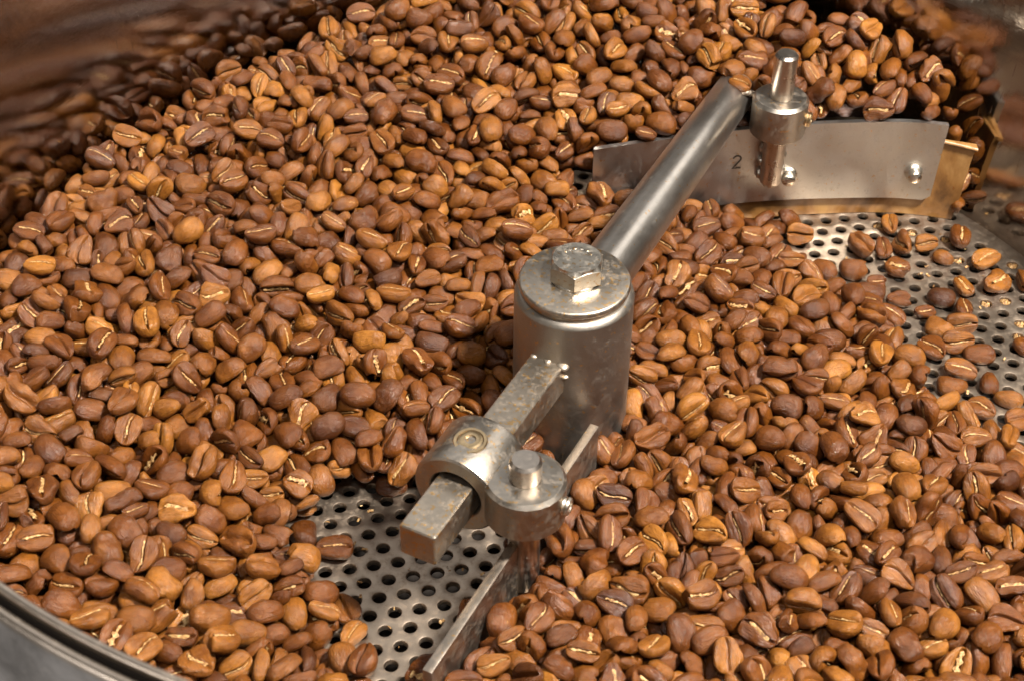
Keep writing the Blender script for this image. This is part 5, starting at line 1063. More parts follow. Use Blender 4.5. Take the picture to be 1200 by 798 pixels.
894,0,59,64,7,33,18,25,855,36,66,8,-7,24,40,16,891,93,33,62,43,-28,18,6,883,166,55,-68,38,-62,11,0,820,1069,416,43,-69,-48,21,3,863,1089,436,49,-6,-76,40,35,
913,-821,93,66,-40,-37,5,-38,906,-703,68,29,-72,24,30,9,909,-651,89,-29,33,-25,23,22,948,-565,79,86,10,-17,40,11,928,-460,77,58,13,-47,15,28,883,-393,71,-37,-84,29,7,-27,
916,-360,45,-5,-80,26,28,-14,880,-275,69,42,8,37,0,-49,921,-248,44,80,-2,-16,3,43,889,-195,38,-3,-65,-67,21,-2,939,-121,57,17,9,-76,31,-2,902,-54,49,-84,55,2,30,-37,
935,-3,60,-5,-9,69,36,-10,927,78,55,-54,-22,17,25,68,975,964,373,-84,53,5,36,-10,924,1025,386,56,52,48,0,-9,940,-739,92,11,-94,-32,5,-13,980,-692,74,-1,32,37,28,-9,
961,-626,100,-2,34,-8,40,-3,957,-411,62,-98,13,-10,19,8,981,-332,67,0,-17,-35,5,-36,973,-271,60,48,45,60,21,47,987,-224,44,-83,56,-2,13,40,949,-182,64,31,5,17,37,-46,
1005,-117,61,-61,74,6,38,-11,984,42,40,39,16,82,22,31,1004,980,344,27,-74,-57,21,42,1013,1033,359,-32,-93,-14,34,-64,1015,-402,54,-38,-74,51,9,-11,1053,-346,66,-76,-15,11,16,31,
1023,-286,63,12,-2,-62,32,-8,1025,-177,64,-1,-94,-28,27,-15,1072,-118,28,-25,-79,50,32,41,1057,-49,63,-9,10,-80,34,40,1087,-398,65,-94,-3,21,12,22,1071,-283,66,48,-42,-44,37,-17,
1116,-228,68,12,-5,-76,22,41,1095,-182,39,58,-7,60,15,-23,-1378,-171,248,97,14,-20,19,-4,-1410,-58,260,11,34,-87,21,10,-1430,2,255,13,55,-82,38,25,-1405,49,257,-1,-84,54,40,41,
-1406,160,289,-9,-40,58,30,-4,-1311,-491,210,-85,45,26,8,57,-1338,-298,223,71,24,-8,5,15,-1373,-252,219,23,89,-19,28,-14,-1286,-50,252,28,42,26,23,-20,-1345,20,250,32,41,-76,2,-22,
-1361,176,258,-80,51,-31,20,-34,-1374,236,271,3,-97,-18,7,55,-1351,342,282,46,72,-52,3,48,-1282,-651,204,93,27,-25,10,-55,-1262,-552,224,12,31,-52,3,-1,-1221,-518,248,10,1,68,2,-32,
-1247,-419,240,-89,-11,-15,26,48,-1254,-355,248,-12,88,-45,11,20,-1237,-285,235,8,95,-28,18,11,-1296,-252,252,-87,-46,-10,7,-5,-1255,-4,248,24,-86,42,8,-66,-1253,134,299,-37,25,1,3,17,
-1290,176,264,-45,-45,25,33,17,-1308,341,292,70,-19,-45,29,-41,-1313,504,296,20,16,-83,16,10,-1262,540,262,90,13,18,26,41,-1323,585,237,48,-10,65,2,-17,-1294,649,260,88,45,16,39,38,
-1222,-697,193,59,-66,-46,10,12,-1191,-357,228,48,-79,-25,21,9,-1242,102,258,-86,-13,27,36,4,-1206,246,271,-100,-4,0,41,-63,-1100,291,279,12,-31,-10,3,8,-1194,441,292,68,52,44,5,0,
-1249,481,276,79,-3,-24,34,40,-1251,595,278,-8,-20,93,13,20,-1238,652,287,-40,-7,6,15,13,-1258,709,268,-55,16,-75,5,46,-1231,743,302,16,49,-75,15,-15,-1112,-747,199,-80,56,16,6,-6,
-1163,-693,201,24,2,-5,0,-5,-1103,-398,192,35,72,57,39,21,-1135,-363,217,75,-51,12,9,8,-1096,-321,225,-25,-6,-92,8,-12,-1130,-251,219,-18,86,-41,29,-49,-1078,-127,224,87,-4,-7,2,-55,
-1040,-80,245,10,76,-62,5,35,-1113,527,291,3,-5,84,13,-34,-1159,584,276,-9,84,51,18,-4,-1116,610,304,6,-1,94,18,71,-1055,-572,178,0,93,-31,0,-45,-1019,-107,227,-15,24,-66,23,82,
-1061,54,234,86,-14,2,31,7,-1059,113,256,44,54,63,24,0,-1058,196,248,11,93,-1,40,14,-1056,309,272,-24,-22,78,24,36,-1087,383,282,2,-64,44,0,20,-1049,388,263,49,30,-81,34,-16,
-1052,642,294,-16,-12,88,3,-14,-1098,663,288,55,-63,-51,21,38,-1069,736,269,-53,79,-24,18,-30,-1105,802,283,-70,59,-30,35,64,-953,-444,191,6,-11,-98,13,-6,-959,-225,186,-83,8,-42,5,52,
-987,16,218,93,-1,-2,6,11,-1004,76,227,-3,-4,59,21,19,-1029,454,269,-11,-45,75,21,9,-988,528,288,-17,-9,96,21,-7,-1021,675,292,89,10,-25,12,-41,-1030,733,310,2,-4,-34,29,13,
-1001,878,314,-14,18,-65,28,-31,-1004,995,339,66,-30,-18,1,-25,-982,1062,311,-55,-3,78,15,-2,-913,-874,159,6,44,-63,35,-27,-936,-126,195,-75,-15,-26,31,53,-904,349,269,26,-5,-14,18,3,
-913,403,255,-25,67,-26,36,0,-954,459,291,-34,-16,93,4,-14,-928,519,270,-4,41,19,18,-28,-958,571,280,-35,-5,-21,25,-13,-923,709,285,-53,64,-48,15,-23,-938,940,333,24,-74,-52,36,-1,
-929,981,326,58,-10,69,10,77,-851,-173,156,-79,-50,-30,4,-6,-868,4,211,51,-77,-4,12,11,-847,56,193,28,-82,41,29,-11,-902,455,278,21,28,-88,15,-39,-898,580,254,84,48,-19,15,-25,
-901,655,306,8,48,-76,41,22,-873,739,296,66,50,-39,22,-14,-902,770,313,68,33,47,2,-8,-870,830,320,47,6,50,23,-25,-891,898,349,-41,-48,65,32,-32,-899,1051,336,88,41,4,34,-8,
-863,1154,328,46,85,-26,13,17,-740,-830,100,93,-36,1,39,-58,-826,-230,160,-22,13,-26,34,42,-813,-136,180,-47,-60,38,9,23,-804,240,221,-36,28,-50,38,-6,-764,389,239,-90,16,31,2,-25,
-825,452,270,11,88,-45,9,18,-786,497,280,18,-88,-11,32,-5,-806,594,285,36,-34,87,19,-27,-819,702,288,28,39,34,1,-16,-782,745,284,20,84,49,29,-27,-852,799,344,-21,16,-96,17,43,
-771,828,341,-1,-15,-24,30,-3,-856,892,326,29,-22,-52,13,6,-848,1013,345,37,-21,57,18,73,-780,1080,365,21,36,-31,5,-23,-687,-844,86,79,50,21,20,8,-655,-422,90,-98,14,13,39,9,
-721,-295,138,3,28,-96,18,53,-719,20,189,3,-5,32,39,13,-718,151,203,-80,36,45,22,11,-709,402,261,6,22,96,22,-15,-735,465,278,-51,64,-31,15,-7,-743,572,244,76,57,5,2,30,
-765,610,273,-77,-11,62,26,39,-775,654,284,-96,-11,20,0,14,-788,766,336,10,3,-12,41,-10,-737,824,308,-7,-13,-65,39,-20,-764,953,324,56,76,-31,7,11,-770,1023,351,76,-51,-28,36,-3,
-650,-794,106,-35,-49,48,2,37,-582,-705,66,-2,90,-36,33,3,-632,-601,98,-28,36,87,23,-19,-612,-529,104,-21,95,-22,13,-19,-732,-247,155,-10,-37,86,18,-56,-621,-38,171,-9,95,-11,23,5,
-685,106,209,5,56,-28,10,19,-642,170,195,13,92,7,5,49,-654,330,266,-55,-24,-73,30,18,-616,359,254,-77,-40,6,13,2,-660,410,275,84,-50,3,40,-8,-633,491,248,-38,-1,-91,39,24,
-713,548,275,13,27,35,21,28,-704,591,278,69,3,-27,17,-8,-637,687,310,6,-56,38,25,18,-702,767,329,47,32,51,38,0,-693,859,290,-16,63,-50,23,-37,-732,887,325,13,-17,-70,32,52,
-615,927,323,-42,89,-13,22,23,-725,944,352,81,-36,-32,12,39,-695,1081,365,-12,-76,45,25,20,-704,1138,368,-23,92,-17,21,-2,-680,1212,343,-23,44,-85,5,-15,-563,-828,113,-44,-8,15,10,-15,
-592,-53,134,-28,-71,-65,2,21,-612,238,242,-5,-9,10,5,84,-595,315,240,65,-70,-14,34,60,-560,318,232,41,-22,-62,3,-36,-615,444,234,93,22,-30,22,-47,-600,488,273,24,1,96,18,25,
-642,560,276,-50,85,-17,38,59,-610,754,317,87,34,26,1,24,-571,841,308,62,-13,9,34,-3,-599,1164,377,37,-74,-31,39,10,-501,-840,94,35,53,-77,16,58,-557,75,191,2,-62,56,2,33,
-532,161,192,-26,48,59,17,16,-537,255,218,-28,-92,27,15,-2,-577,564,269,-30,94,-17,3,11,-556,631,288,-40,84,-19,8,25,-533,689,306,7,23,-74,26,-20,-568,735,321,12,-32,-51,35,12,
-571,892,326,7,7,16,18,-10,-525,957,341,-14,-6,34,0,29,-525,1192,379,-7,18,-95,26,28,-469,-166,136,35,-89,30,5,-2,-484,66,168,39,41,4,26,42,-430,134,216,2,27,84,33,15,
-486,241,216,62,-51,-29,33,41,-427,596,293,3,14,43,5,22,-464,637,262,-93,30,1,31,53,-459,725,293,90,-40,6,36,40,-467,986,318,-100,-4,4,5,-20,-454,1043,336,-9,-62,77,13,51,
-510,1115,377,-9,99,-4,38,47,-504,1264,408,-9,12,-36,15,-43,-474,1280,437,-89,-44,-7,19,9,-363,-90,173,-6,-18,-95,8,12,-386,17,152,-67,-38,36,2,-11,-429,79,169,-63,-63,-40,35,61,
-416,198,192,8,92,5,13,25,-389,235,207,25,-18,10,2,-31,-384,375,228,8,5,75,26,-15,-423,401,252,-4,9,52,14,23,-368,592,262,25,-92,24,30,6,-342,647,265,-74,28,31,9,39,
-405,799,322,84,-48,0,32,-8,-409,882,343,5,18,4,6,-23,-409,1120,361,71,62,-22,36,17,-384,1154,386,-90,31,-30,26,-67,-478,1195,389,-6,-5,73,8,-16,-461,1284,407,29,17,-82,20,33,
-321,-114,154,45,-19,-77,0,-1,-360,-34,160,72,-53,-38,34,-12,-329,19,148,-43,-90,-6,13,-4,-338,160,198,20,-88,41,2,-4,-335,258,198,8,57,-82,18,-16,-353,325,220,-1,16,-97,21,16,
-335,398,226,35,92,4,30,-12,-252,481,232,47,-8,-45,31,-43,-376,673,259,70,40,-40,36,-30,-329,703,273,3,-21,75,35,2,-347,788,306,15,-2,-37,26,-60,-358,829,338,-35,19,8,28,-60,
-362,885,344,-23,-69,39,28,39,-308,923,340,44,90,5,32,14,-318,1055,361,14,-4,-27,27,-11,-391,1034,350,57,29,-28,24,14,-331,1179,392,-13,12,-73,32,36,-415,1253,420,5,93,36,38,-14,
-404,1333,430,-12,94,-30,1,78,-273,-201,115,-7,30,-95,40,9,-227,-114,115,22,-97,-7,6,-27,-320,58,176,60,-34,-15,22,3,-294,223,187,-10,-3,-39,28,19,-251,229,203,-94,-32,6,36,-15,
-276,312,208,91,30,-6,39,35,-217,585,224,21,87,-43,18,4,-281,630,249,-35,88,5,28,40,-238,682,269,-37,74,-55,15,-64,-282,723,272,-58,-75,31,36,70,-247,818,320,25,16,60,10,0,
-288,875,314,66,-72,22,3,5,-256,1152,406,2,15,25,11,25,-300,1224,405,14,-98,10,40,-43,-269,1269,403,3,-43,57,33,-25,-344,1411,420,-64,21,44,27,47,-229,-851,127,13,-7,6,1,-11,
-192,-152,110,-30,-17,25,30,5,-102,-142,109,2,-5,-92,20,-27,-174,-32,130,-80,35,4,11,-8,-144,157,188,27,-89,-35,27,9,-134,258,192,48,10,21,12,1,-225,344,188,-40,68,-36,36,12,
-108,368,213,29,31,-72,17,5,-197,400,206,98,-12,13,28,6,-136,455,212,-44,3,-86,33,-7,-118,581,232,-30,28,-89,9,73,-196,656,265,83,29,-26,17,57,-161,686,244,58,-31,18,18,27,
-190,708,292,21,35,88,4,54,-257,1004,336,39,92,-3,9,-24,-223,1218,370,-75,-66,-1,31,-19,-174,1253,396,-37,92,13,1,-17,-216,1376,436,47,35,49,4,-41,-129,80,138,78,36,-48,36,22,
-115,123,178,28,-42,-82,41,-18,-90,320,189,94,25,-20,6,-1,-94,458,203,84,-31,-14,33,65,-82,508,197,99,5,-2,31,33,-122,838,307,-93,-27,21,11,-7,-211,883,308,18,96,22,24,-10,
-163,930,329,-42,90,1,12,-8,-183,991,341,-25,-87,41,18,42,-112,1046,350,14,-10,-85,30,17,-169,1052,361,-37,92,8,38,-5,-177,1186,385,17,-31,-54,0,41,-146,1199,396,19,-80,17,17,13,
-105,-634,105,22,-59,15,4,13,-71,182,174,0,-38,28,24,56,-23,340,184,90,2,-23,7,20,-48,400,163,65,-8,44,23,-17,-19,477,219,-14,18,88,6,-38,-32,546,187,95,10,-8,10,31,
-26,684,243,6,-89,-44,34,52,-124,793,277,62,-71,32,18,-48,-78,792,302,-50,-24,76,27,1,-95,886,287,-2,73,-62,24,79,-97,929,304,-10,84,-54,23,6,-108,985,333,-19,85,-48,17,-56,
-67,1068,367,80,-15,-57,30,28,-98,1232,426,6,3,93,1,0,-108,1357,419,-78,-49,5,23,21,-43,-518,80,67,58,-42,29,-9,-7,-374,103,88,40,22,3,-19,51,323,165,6,62,-70,27,-2,
-10,429,189,9,-94,31,15,-24,46,459,191,-12,81,-58,5,37,41,574,185,16,39,-88,23,17,92,610,181,96,-6,6,26,47,-8,677,211,15,4,-51,35,2,-51,859,311,-79,61,7,37,21,
-33,948,293,59,-78,-2,20,37,-67,960,338,1,6,99,18,-20,-27,1136,392,12,18,63,12,6,-31,1244,419,-27,89,-8,6,7,-80,1408,461,-12,-24,96,6,7,72,-848,139,29,1,64,28,-3,
94,-763,140,65,-66,21,28,5,-3,-534,87,79,-23,-51,12,23,50,-278,102,39,-6,27,17,34,103,145,113,4,-79,61,7,-5,94,254,133,-61,-41,2,25,-23,86,327,143,29,-2,-95,31,54,
114,387,167,-1,-42,80,31,67,101,574,180,-15,32,93,17,12,112,646,180,17,36,-91,22,-25,0,748,229,-18,41,-74,39,-19,-3,803,286,0,-4,51,26,-19,-3,900,327,13,-15,75,9,62,
1,1017,336,-1,-54,-81,16,26,-2,1065,366,4,2,90,32,84,27,1123,374,-32,39,-52,9,45,27,1255,376,-10,-47,74,26,5,-2,1166,409,63,-76,1,6,18,72,1337,453,-64,56,-52,18,75,
-21,1392,443,-4,-14,72,24,15,145,-877,169,21,3,-36,37,-10,57,-790,122,39,16,-90,21,16,150,-278,121,43,-83,24,1,16,74,-231,86,6,98,18,0,4,138,180,131,21,2,-28,23,-15,
151,232,126,-67,-70,26,7,-23,128,322,133,47,-42,-60,22,63,203,438,127,83,-12,50,23,-7,139,485,139,-54,26,14,9,7,149,514,127,-8,-87,48,39,-7,120,537,149,86,31,18,24,9,
179,640,154,70,65,-18,39,-6,53,802,307,38,76,-31,25,7,57,868,356,16,-20,-76,18,40,20,848,318,71,-7,-63,15,-14,106,919,360,24,9,-84,31,-48,75,967,363,-26,91,-29,35,3,
92,1037,364,-37,90,-21,1,22,61,1142,349,29,-6,-63,35,-12,57,1233,404,-57,82,-6,12,14,111,1300,446,94,-22,11,16,-20,219,-863,135,49,13,27,11,-4,171,-798,109,36,85,38,23,30,
174,-576,142,30,41,-33,2,-14,218,-555,125,-24,67,-39,23,-19,165,-348,124,-8,29,-71,25,-5,211,-259,107,60,-9,42,2,-1,196,-112,71,-48,-83,-25,13,-29,109,-108,84,71,1,43,29,6,
155,-49,82,-99,13,5,33,10,177,74,128,7,-73,66,41,46,126,96,98,3,80,-2,28,-28,198,172,121,15,0,-27,21,-18,200,238,101,-17,84,45,33,5,255,369,142,55,-77,31,3,-11,
202,476,129,12,-71,50,17,-7,220,540,125,88,35,17,6,3,176,562,154,10,2,-83,0,-4,240,653,148,-20,41,88,40,2,167,743,166,98,-10,10,12,14,138,884,368,-9,9,-96,5,57,
175,942,348,-96,-10,7,14,46,154,1000,366,99,4,-12,15,35,161,1072,377,31,92,-22,25,25,138,1118,409,-18,29,-85,32,49,106,1218,436,-28,23,51,30,28,292,-648,116,12,50,-86,34,-1,
248,-574,118,79,27,45,21,-6,271,-488,106,-51,-78,-24,29,-20,256,-366,121,-8,20,-62,2,42,295,-229,116,38,19,57,3,-30,172,-209,110,50,10,84,8,13,154,-86,93,-53,-64,-30,2,-50,
212,-19,101,-7,43,-44,4,1,247,19,88,-31,60,-45,8,45,206,118,102,-4,-85,52,12,30,257,214,121,-10,-79,-60,14,34,302,380,105,-25,92,-22,13,11,302,545,119,24,-97,4,39,-25,
264,591,133,44,-9,-32,20,18,321,678,94,10,-98,2,8,21,213,807,341,4,-1,97,13,-27,206,889,351,53,-68,30,4,40,270,952,342,-33,9,10,2,50,226,972,376,14,19,95,17,38,
241,1041,383,-24,-86,12,10,-13,192,1127,388,-35,90,19,31,2,200,1174,427,-15,41,90,11,-9,186,1205,434,55,-70,45,19,33,250,1299,442,-59,81,-1,20,-16,278,-868,124,67,63,39,8,14,
337,-625,128,4,-22,84,13,-10,280,-542,115,39,-37,31,0,45,328,-390,103,-42,-62,59,13,-28,326,-227,126,1,-97,3,26,9,326,-127,104,87,-11,47,3,13,293,24,118,-10,75,-51,19,24,
306,100,105,-34,-14,87,21,11,248,152,134,-45,88,-16,28,39,311,273,117,-76,34,-35,3,11,343,281,92,54,78,32,15,47,329,351,132,-20,20,-96,3,-24,307,489,131,98,-9,-1,6,-57,
317,592,107,-17,-93,33,21,-2,384,691,119,15,-8,11,20,-37,307,725,88,43,0,-71,39,-17,351,799,102,-5,68,73,18,56,277,726,122,-8,-40,73,12,12,280,797,113,-79,-4,4,39,-4,
264,900,358,-21,54,-17,40,-47,317,913,350,15,-94,23,39,42,288,985,350,-91,-5,12,23,24,283,1032,398,-62,-53,52,38,-24,250,1087,424,-47,-22,-85,41,-67,299,1085,432,-5,12,-39,17,-18,
285,1262,445,-28,-79,-32,37,-18,333,1335,447,-67,51,-47,31,-44,405,-845,140,-77,-50,32,19,37,374,-628,130,-21,-80,30,17,-31,408,-384,122,39,29,68,4,3,342,-350,124,79,-40,-26,10,-14,
342,-179,112,26,84,14,15,-7,360,-91,111,17,-1,96,33,-11,392,24,116,52,37,-30,9,-4,390,232,107,31,-89,11,8,4,391,272,97,29,-64,35,33,16,428,317,101,90,0,40,41,-31,
411,496,118,-13,-6,87,28,-17,430,643,106,-89,35,-17,15,-1,459,749,85,-12,-88,-36,7,-6,403,779,115,16,-19,-66,15,7,326,1042,382,-28,-62,57,39,-31,329,1118,395,62,-78,2,29,-51,
287,1144,446,31,8,-30,9,8,469,-850,147,5,30,24,25,21,463,-743,119,-95,-21,-19,13,-45,444,-686,135,-34,22,-79,29,-20,460,-491,126,-88,37,-21,29,11,422,-453,142,-28,-24,-52,18,19,
459,-366,127,34,22,2,29,10,425,-220,109,54,42,-72,9,-51,416,-75,122,28,-13,-74,30,-7,458,-36,106,26,-78,26,4,4,399,-7,118,20,-14,-97,0,34,416,82,116,-26,-31,70,39,-13,
440,171,119,-72,-54,36,37,20,480,212,71,24,-57,61,34,14,456,257,97,92,-22,16,12,6,466,309,103,15,-19,31,26,-10,444,364,110,-11,-26,92,2,0,511,432,107,4,-15,95,18,-37,
462,500,96,-96,19,-9,21,7,477,537,102,6,62,-76,3,12,445,569,95,0,40,-90,26,-54,469,817,65,30,-88,6,4,12,564,832,28,-21,80,-49,7,-13,446,969,437,-39,92,1,9,25,
384,929,348,-37,60,-63,14,-8,401,1144,450,74,-56,8,30,-14,394,1193,454,57,-48,45,40,-62,384,1400,476,-19,-52,-83,28,11,520,-842,132,67,-33,-33,38,51,543,-726,101,73,33,-11,0,-2,
490,-686,131,36,84,-34,36,2,524,-623,108,-21,-76,59,34,-32,518,-111,112,47,-70,-54,2,8,450,30,111,1,-30,-29,25,38,530,215,90,36,-86,24,14,-13,508,269,119,-38,-47,73,14,1,
535,334,93,78,60,-11,27,33,567,464,106,8,7,-78,30,14,562,551,87,-43,78,-46,26,-41,512,591,93,28,94,16,30,-37,567,679,73,-23,86,-42,26,9,595,800,25,75,60,-10,22,-47,
540,935,405,61,30,-26,17,-4,510,1017,443,-4,11,-99,40,-16,459,1127,426,-19,-95,-23,26,32,518,1193,451,25,44,-66,33,-57,460,1284,481,18,-16,81,28,13,606,-638,120,-39,-35,-85,35,-5,
597,-250,104,-24,-89,-38,5,26,555,-188,97,78,20,-55,13,-64,602,-109,99,73,22,-31,8,18,606,104,104,-2,53,-85,8,5,581,205,96,34,-86,24,2,56,633,236,92,-27,-20,91,12,0,
559,274,79,96,-9,2,26,0,600,315,89,9,12,92,12,-16,685,412,81,75,-64,-17,26,-2,606,593,87,37,10,-1,36,14,647,897,358,-14,-69,57,12,-3,618,945,397,53,-2,32,30,-27,
607,1065,426,45,87,11,9,6,496,1144,470,-11,-21,82,37,23,558,1150,472,45,-7,-80,36,37,434,1225,471,-23,-54,42,34,35,620,-695,120,14,-22,93,33,25,681,-490,130,17,14,37,15,-2,
616,-428,111,-73,66,-17,23,-2,636,-294,136,-14,31,86,39,43,647,-232,119,-36,-3,73,37,-13,690,-177,120,0,-14,41,26,10,721,-103,101,41,-18,35,28,2,645,32,93,5,3,99,36,16,
643,99,81,-50,35,73,31,38,670,285,68,-3,-81,-58,11,-46,704,331,78,86,-26,-36,25,-1,666,987,422,33,-13,85,36,43,624,1112,458,-13,-55,-79,32,-69,644,1198,477,-35,81,-22,19,-4,
603,1293,492,3,6,100,24,9,709,-866,132,76,-32,27,27,-4,710,-490,98,-32,-25,71,8,-39,768,-257,96,-29,32,-66,36,-64,697,-227,93,20,-13,6,33,29,735,-141,88,78,6,-2,33,-24,
762,-8,78,-55,83,3,30,-16,766,89,85,-48,-62,-43,21,4,764,289,81,59,-37,37,18,-14,700,1070,412,-1,-47,58,29,30,682,1099,430,86,-15,47,36,60,772,1213,449,4,-91,40,15,1,
767,-836,121,-99,8,-10,14,25,741,-683,105,-13,-3,99,33,27,802,-489,107,-73,-68,-1,36,-53,767,-450,114,47,1,34,30,17,826,-263,114,-9,-13,-84,41,22,819,26,88,-53,76,-37,3,-60,
827,172,64,-35,77,53,33,17,782,990,376,89,43,-2,10,24,847,1134,478,24,10,44,7,77,821,-829,105,78,-54,-26,18,-15,876,-498,114,-25,31,-92,18,11,858,-423,116,-49,51,-61,15,-9,
860,-208,87,81,15,35,36,-4,870,981,381,-14,-18,27,15,-3,942,1081,391,68,32,-2,33,8,879,-859,124,45,87,8,37,-24,934,-699,119,9,-67,-63,26,45,949,-487,105,15,-75,64,28,4,
935,-360,79,90,-19,-38,13,2,892,-310,75,46,-27,85,13,9,902,-214,94,73,-15,66,31,-32,894,1026,410,-56,76,-26,6,12,943,-785,136,2,-28,95,38,41,996,-709,104,-79,-52,33,16,33,
994,-653,132,27,-52,69,1,-54,1002,-589,118,-57,-80,-14,17,6,971,-520,110,-52,-3,85,7,-66,1018,-467,87,51,-80,-15,4,12,971,-426,116,26,-27,-71,15,31,955,-348,110,32,-67,52,3,-1,
928,-316,93,37,-35,82,14,-2,997,-242,100,-23,-58,-46,12,-65,956,-215,96,1,-31,95,30,22,1036,993,399,73,41,-22,30,35,1000,1018,415,-3,55,-78,28,7,1038,-526,109,-39,90,-12,37,47,
1088,-463,95,49,76,32,11,34,1003,-382,107,60,-61,-11,40,-48,1109,-372,89,89,14,-24,39,3,1003,-306,97,-11,9,-28,32,-12,1046,-261,95,19,21,60,39,-27,1120,-317,113,14,-19,44,6,24,
1089,-193,83,-65,74,-16,37,71,57,1082,377,-71,11,42,32,3,57,1133,391,45,-5,-49,5,24,190,1301,464,-88,46,3,37,-23,248,1205,452,-41,-7,-12,0,-18,231,1246,459,-68,12,-6,33,-14,
254,979,393,87,-44,-16,11,-16,370,1318,431,-83,26,-8,23,4,336,1119,451,33,33,-2,10,25,396,1254,464,-43,-79,-27,41,33,496,986,412,-31,41,74,0,25,520,1072,444,95,-24,-19,18,42,
635,833,34,92,9,-38,32,-24,575,980,438,94,4,33,16,-9,571,1037,443,-14,-22,-37,23,11,965,1054,419,-39,77,-49,6,-54,-687,-430,26,8,-9,-20,26,11,1105,936,185,30,-63,22,11,18,
-1435,-165,193,1,-16,44,15,-56,-1440,-56,195,41,33,76,2,31,-1432,85,213,-37,85,34,19,-49,-1424,182,211,-24,8,-23,23,-9,-1365,-394,185,36,-36,-69,14,11,-1393,-344,184,2,5,10,34,-12,
-1362,-295,180,99,-5,-3,24,41,-1415,-213,183,-89,-34,19,32,-26,-1396,-99,181,-22,97,-8,22,-22,-1371,-51,194,36,86,-35,32,37,-1362,196,214,21,58,67,10,43,-1345,325,224,-4,-96,-20,34,21,
-1370,414,238,54,5,-29,25,30,-1327,-466,185,-8,0,49,9,-16,-1274,-266,174,-87,-11,9,33,60,-1307,-106,190,10,-12,95,10,17,-1329,4,198,81,49,11,25,-39,-1332,131,212,4,-1,71,30,32,
-1307,195,217,-2,-29,-13,17,21,-1341,477,242,-16,0,-90,11,23,-1281,543,215,30,78,40,36,-16,-1223,-748,173,-3,19,45,29,6,-1269,-330,181,-11,4,81,32,-46,-1235,180,216,-16,17,-13,41,-16,
-1241,412,222,9,-96,-16,41,-2,-1256,466,228,-1,1,-99,6,21,-1238,555,226,-2,-1,75,11,7,-1234,639,226,31,-23,2,8,21,-1151,-879,134,86,-51,0,18,36,-1193,-809,162,-27,31,-26,7,-23,
-1169,-756,173,1,-38,-90,12,-57,-1181,-678,165,2,-33,94,6,-17,-1176,-318,172,-41,64,-51,5,-14,-1166,312,217,44,-67,-58,36,11,-1171,533,233,-4,2,-16,12,-8,-1212,723,241,-31,29,-50,3,-8,
-1065,-849,133,-8,92,-27,20,55,-1110,-803,158,32,1,-45,11,23,-1092,-753,128,-24,-1,-97,0,-7,-1070,-389,126,93,-29,-23,23,24,-1066,-46,171,40,72,45,29,7,-1111,259,202,-17,31,-93,8,-69,
-1095,428,214,-64,-61,-43,36,55,-1121,471,223,45,27,61,20,2,-1135,590,225,24,79,52,29,7,-1091,654,224,34,-90,-26,15,21,-1033,-986,102,6,5,71,2,-13,-1047,-902,131,22,34,81,10,46,
-1005,-838,127,1,58,-77,28,-12,-1041,-799,123,-53,9,-10,23,-20,-1035,-740,121,-16,-26,48,39,-14,-1005,-488,122,-56,34,-48,29,7,-1008,-384,121,41,21,12,13,42,-1005,-135,142,19,2,66,39,-36,
-1012,201,180,-99,2,-8,29,1,-1048,263,190,98,8,17,33,-17,-1017,516,219,-13,-4,-55,10,0,-1057,580,219,69,5,-23,13,-2,-1028,637,230,6,-24,-87,10,83,-1026,885,266,17,-14,-16,37,-26,
-1036,989,269,-17,3,96,13,33,-985,-1033,100,42,-15,-77,5,-44,-946,-953,108,-1,12,-74,7,6,-999,-915,106,-80,-57,-3,19,0,-944,-822,104,-82,16,6,8,-22,-968,-742,112,3,-96,8,2,-8,
-938,-632,95,-21,-95,-22,39,-3,-930,-506,108,49,55,23,12,6,-980,-447,110,0,-27,96,18,-27,-1006,453,210,-32,62,-71,33,2,-955,530,217,0,-1,21,9,58,-986,561,209,-20,73,-65,21,-10,
-960,855,252,87,3,1,0,45,-995,938,263,20,-85,-47,26,0,-866,-1107,109,36,59,55,37,-19,-918,-1025,106,0,36,-93,30,-70,-884,-951,86,-93,-28,19,31,17,-911,-895,106,17,-4,85,40,27,
-928,-688,106,-7,11,22,7,4,-894,-566,98,6,19,-28,13,-53,-879,-503,101,5,9,77,24,1,-892,-393,94,-6,-79,61,26,34,-874,-274,103,-35,35,43,36,-6,-927,-210,111,47,10,78,8,-68,
-869,176,167,71,-1,-24,38,12,-913,230,185,-17,-34,-91,22,32,-880,272,190,15,56,57,7,-17,-923,476,203,-74,66,9,39,-10,-925,606,219,27,-9,-3,7,-34,-922,700,228,-71,20,67,8,47,
-889,746,227,-25,81,-50,9,-18,-930,804,247,-3,-33,79,25,47,-923,932,268,-48,39,-27,23,27,-791,-1081,96,-14,-16,-3,9,-61,-837,-1053,99,21,7,48,29,8,-830,-954,74,47,-85,18,8,-25,
-842,-897,82,-81,-42,38,33,-29,-798,-850,68,-14,59,-64,18,12,-808,-264,94,-9,23,-11,7,-28,-836,133,146,-18,20,16,29,-8,-812,184,161,42,-13,-64,17,-5,-847,229,167,26,91,8,29,-28,
-840,302,186,-31,48,-78,0,-35,-814,523,206,-51,84,-17,18,19,-836,660,214,-19,-70,69,10,73,-879,715,210,22,-3,-92,33,25,-835,870,255,-68,71,-4,15,12,-881,941,274,-1,32,91,10,-13,
-842,1108,310,-4,43,-78,39,-70,-713,-1118,92,34,-1,-80,28,22,-773,-1016,78,-29,-5,82,24,-12,-740,-957,60,-44,-9,-69,41,39,-785,-896,70,-12,-22,-94,28,-13,-753,-851,56,-16,-33,-84,33,-25,
-761,-709,64,12,-2,51,13,-23,-763,-660,81,41,10,49,3,8,-750,-270,70,-84,52,12,3,18,-802,-204,78,15,84,52,29,-69,-771,-164,92,-36,2,-27,23,59,-787,-116,103,-16,-1,68,3,-5,
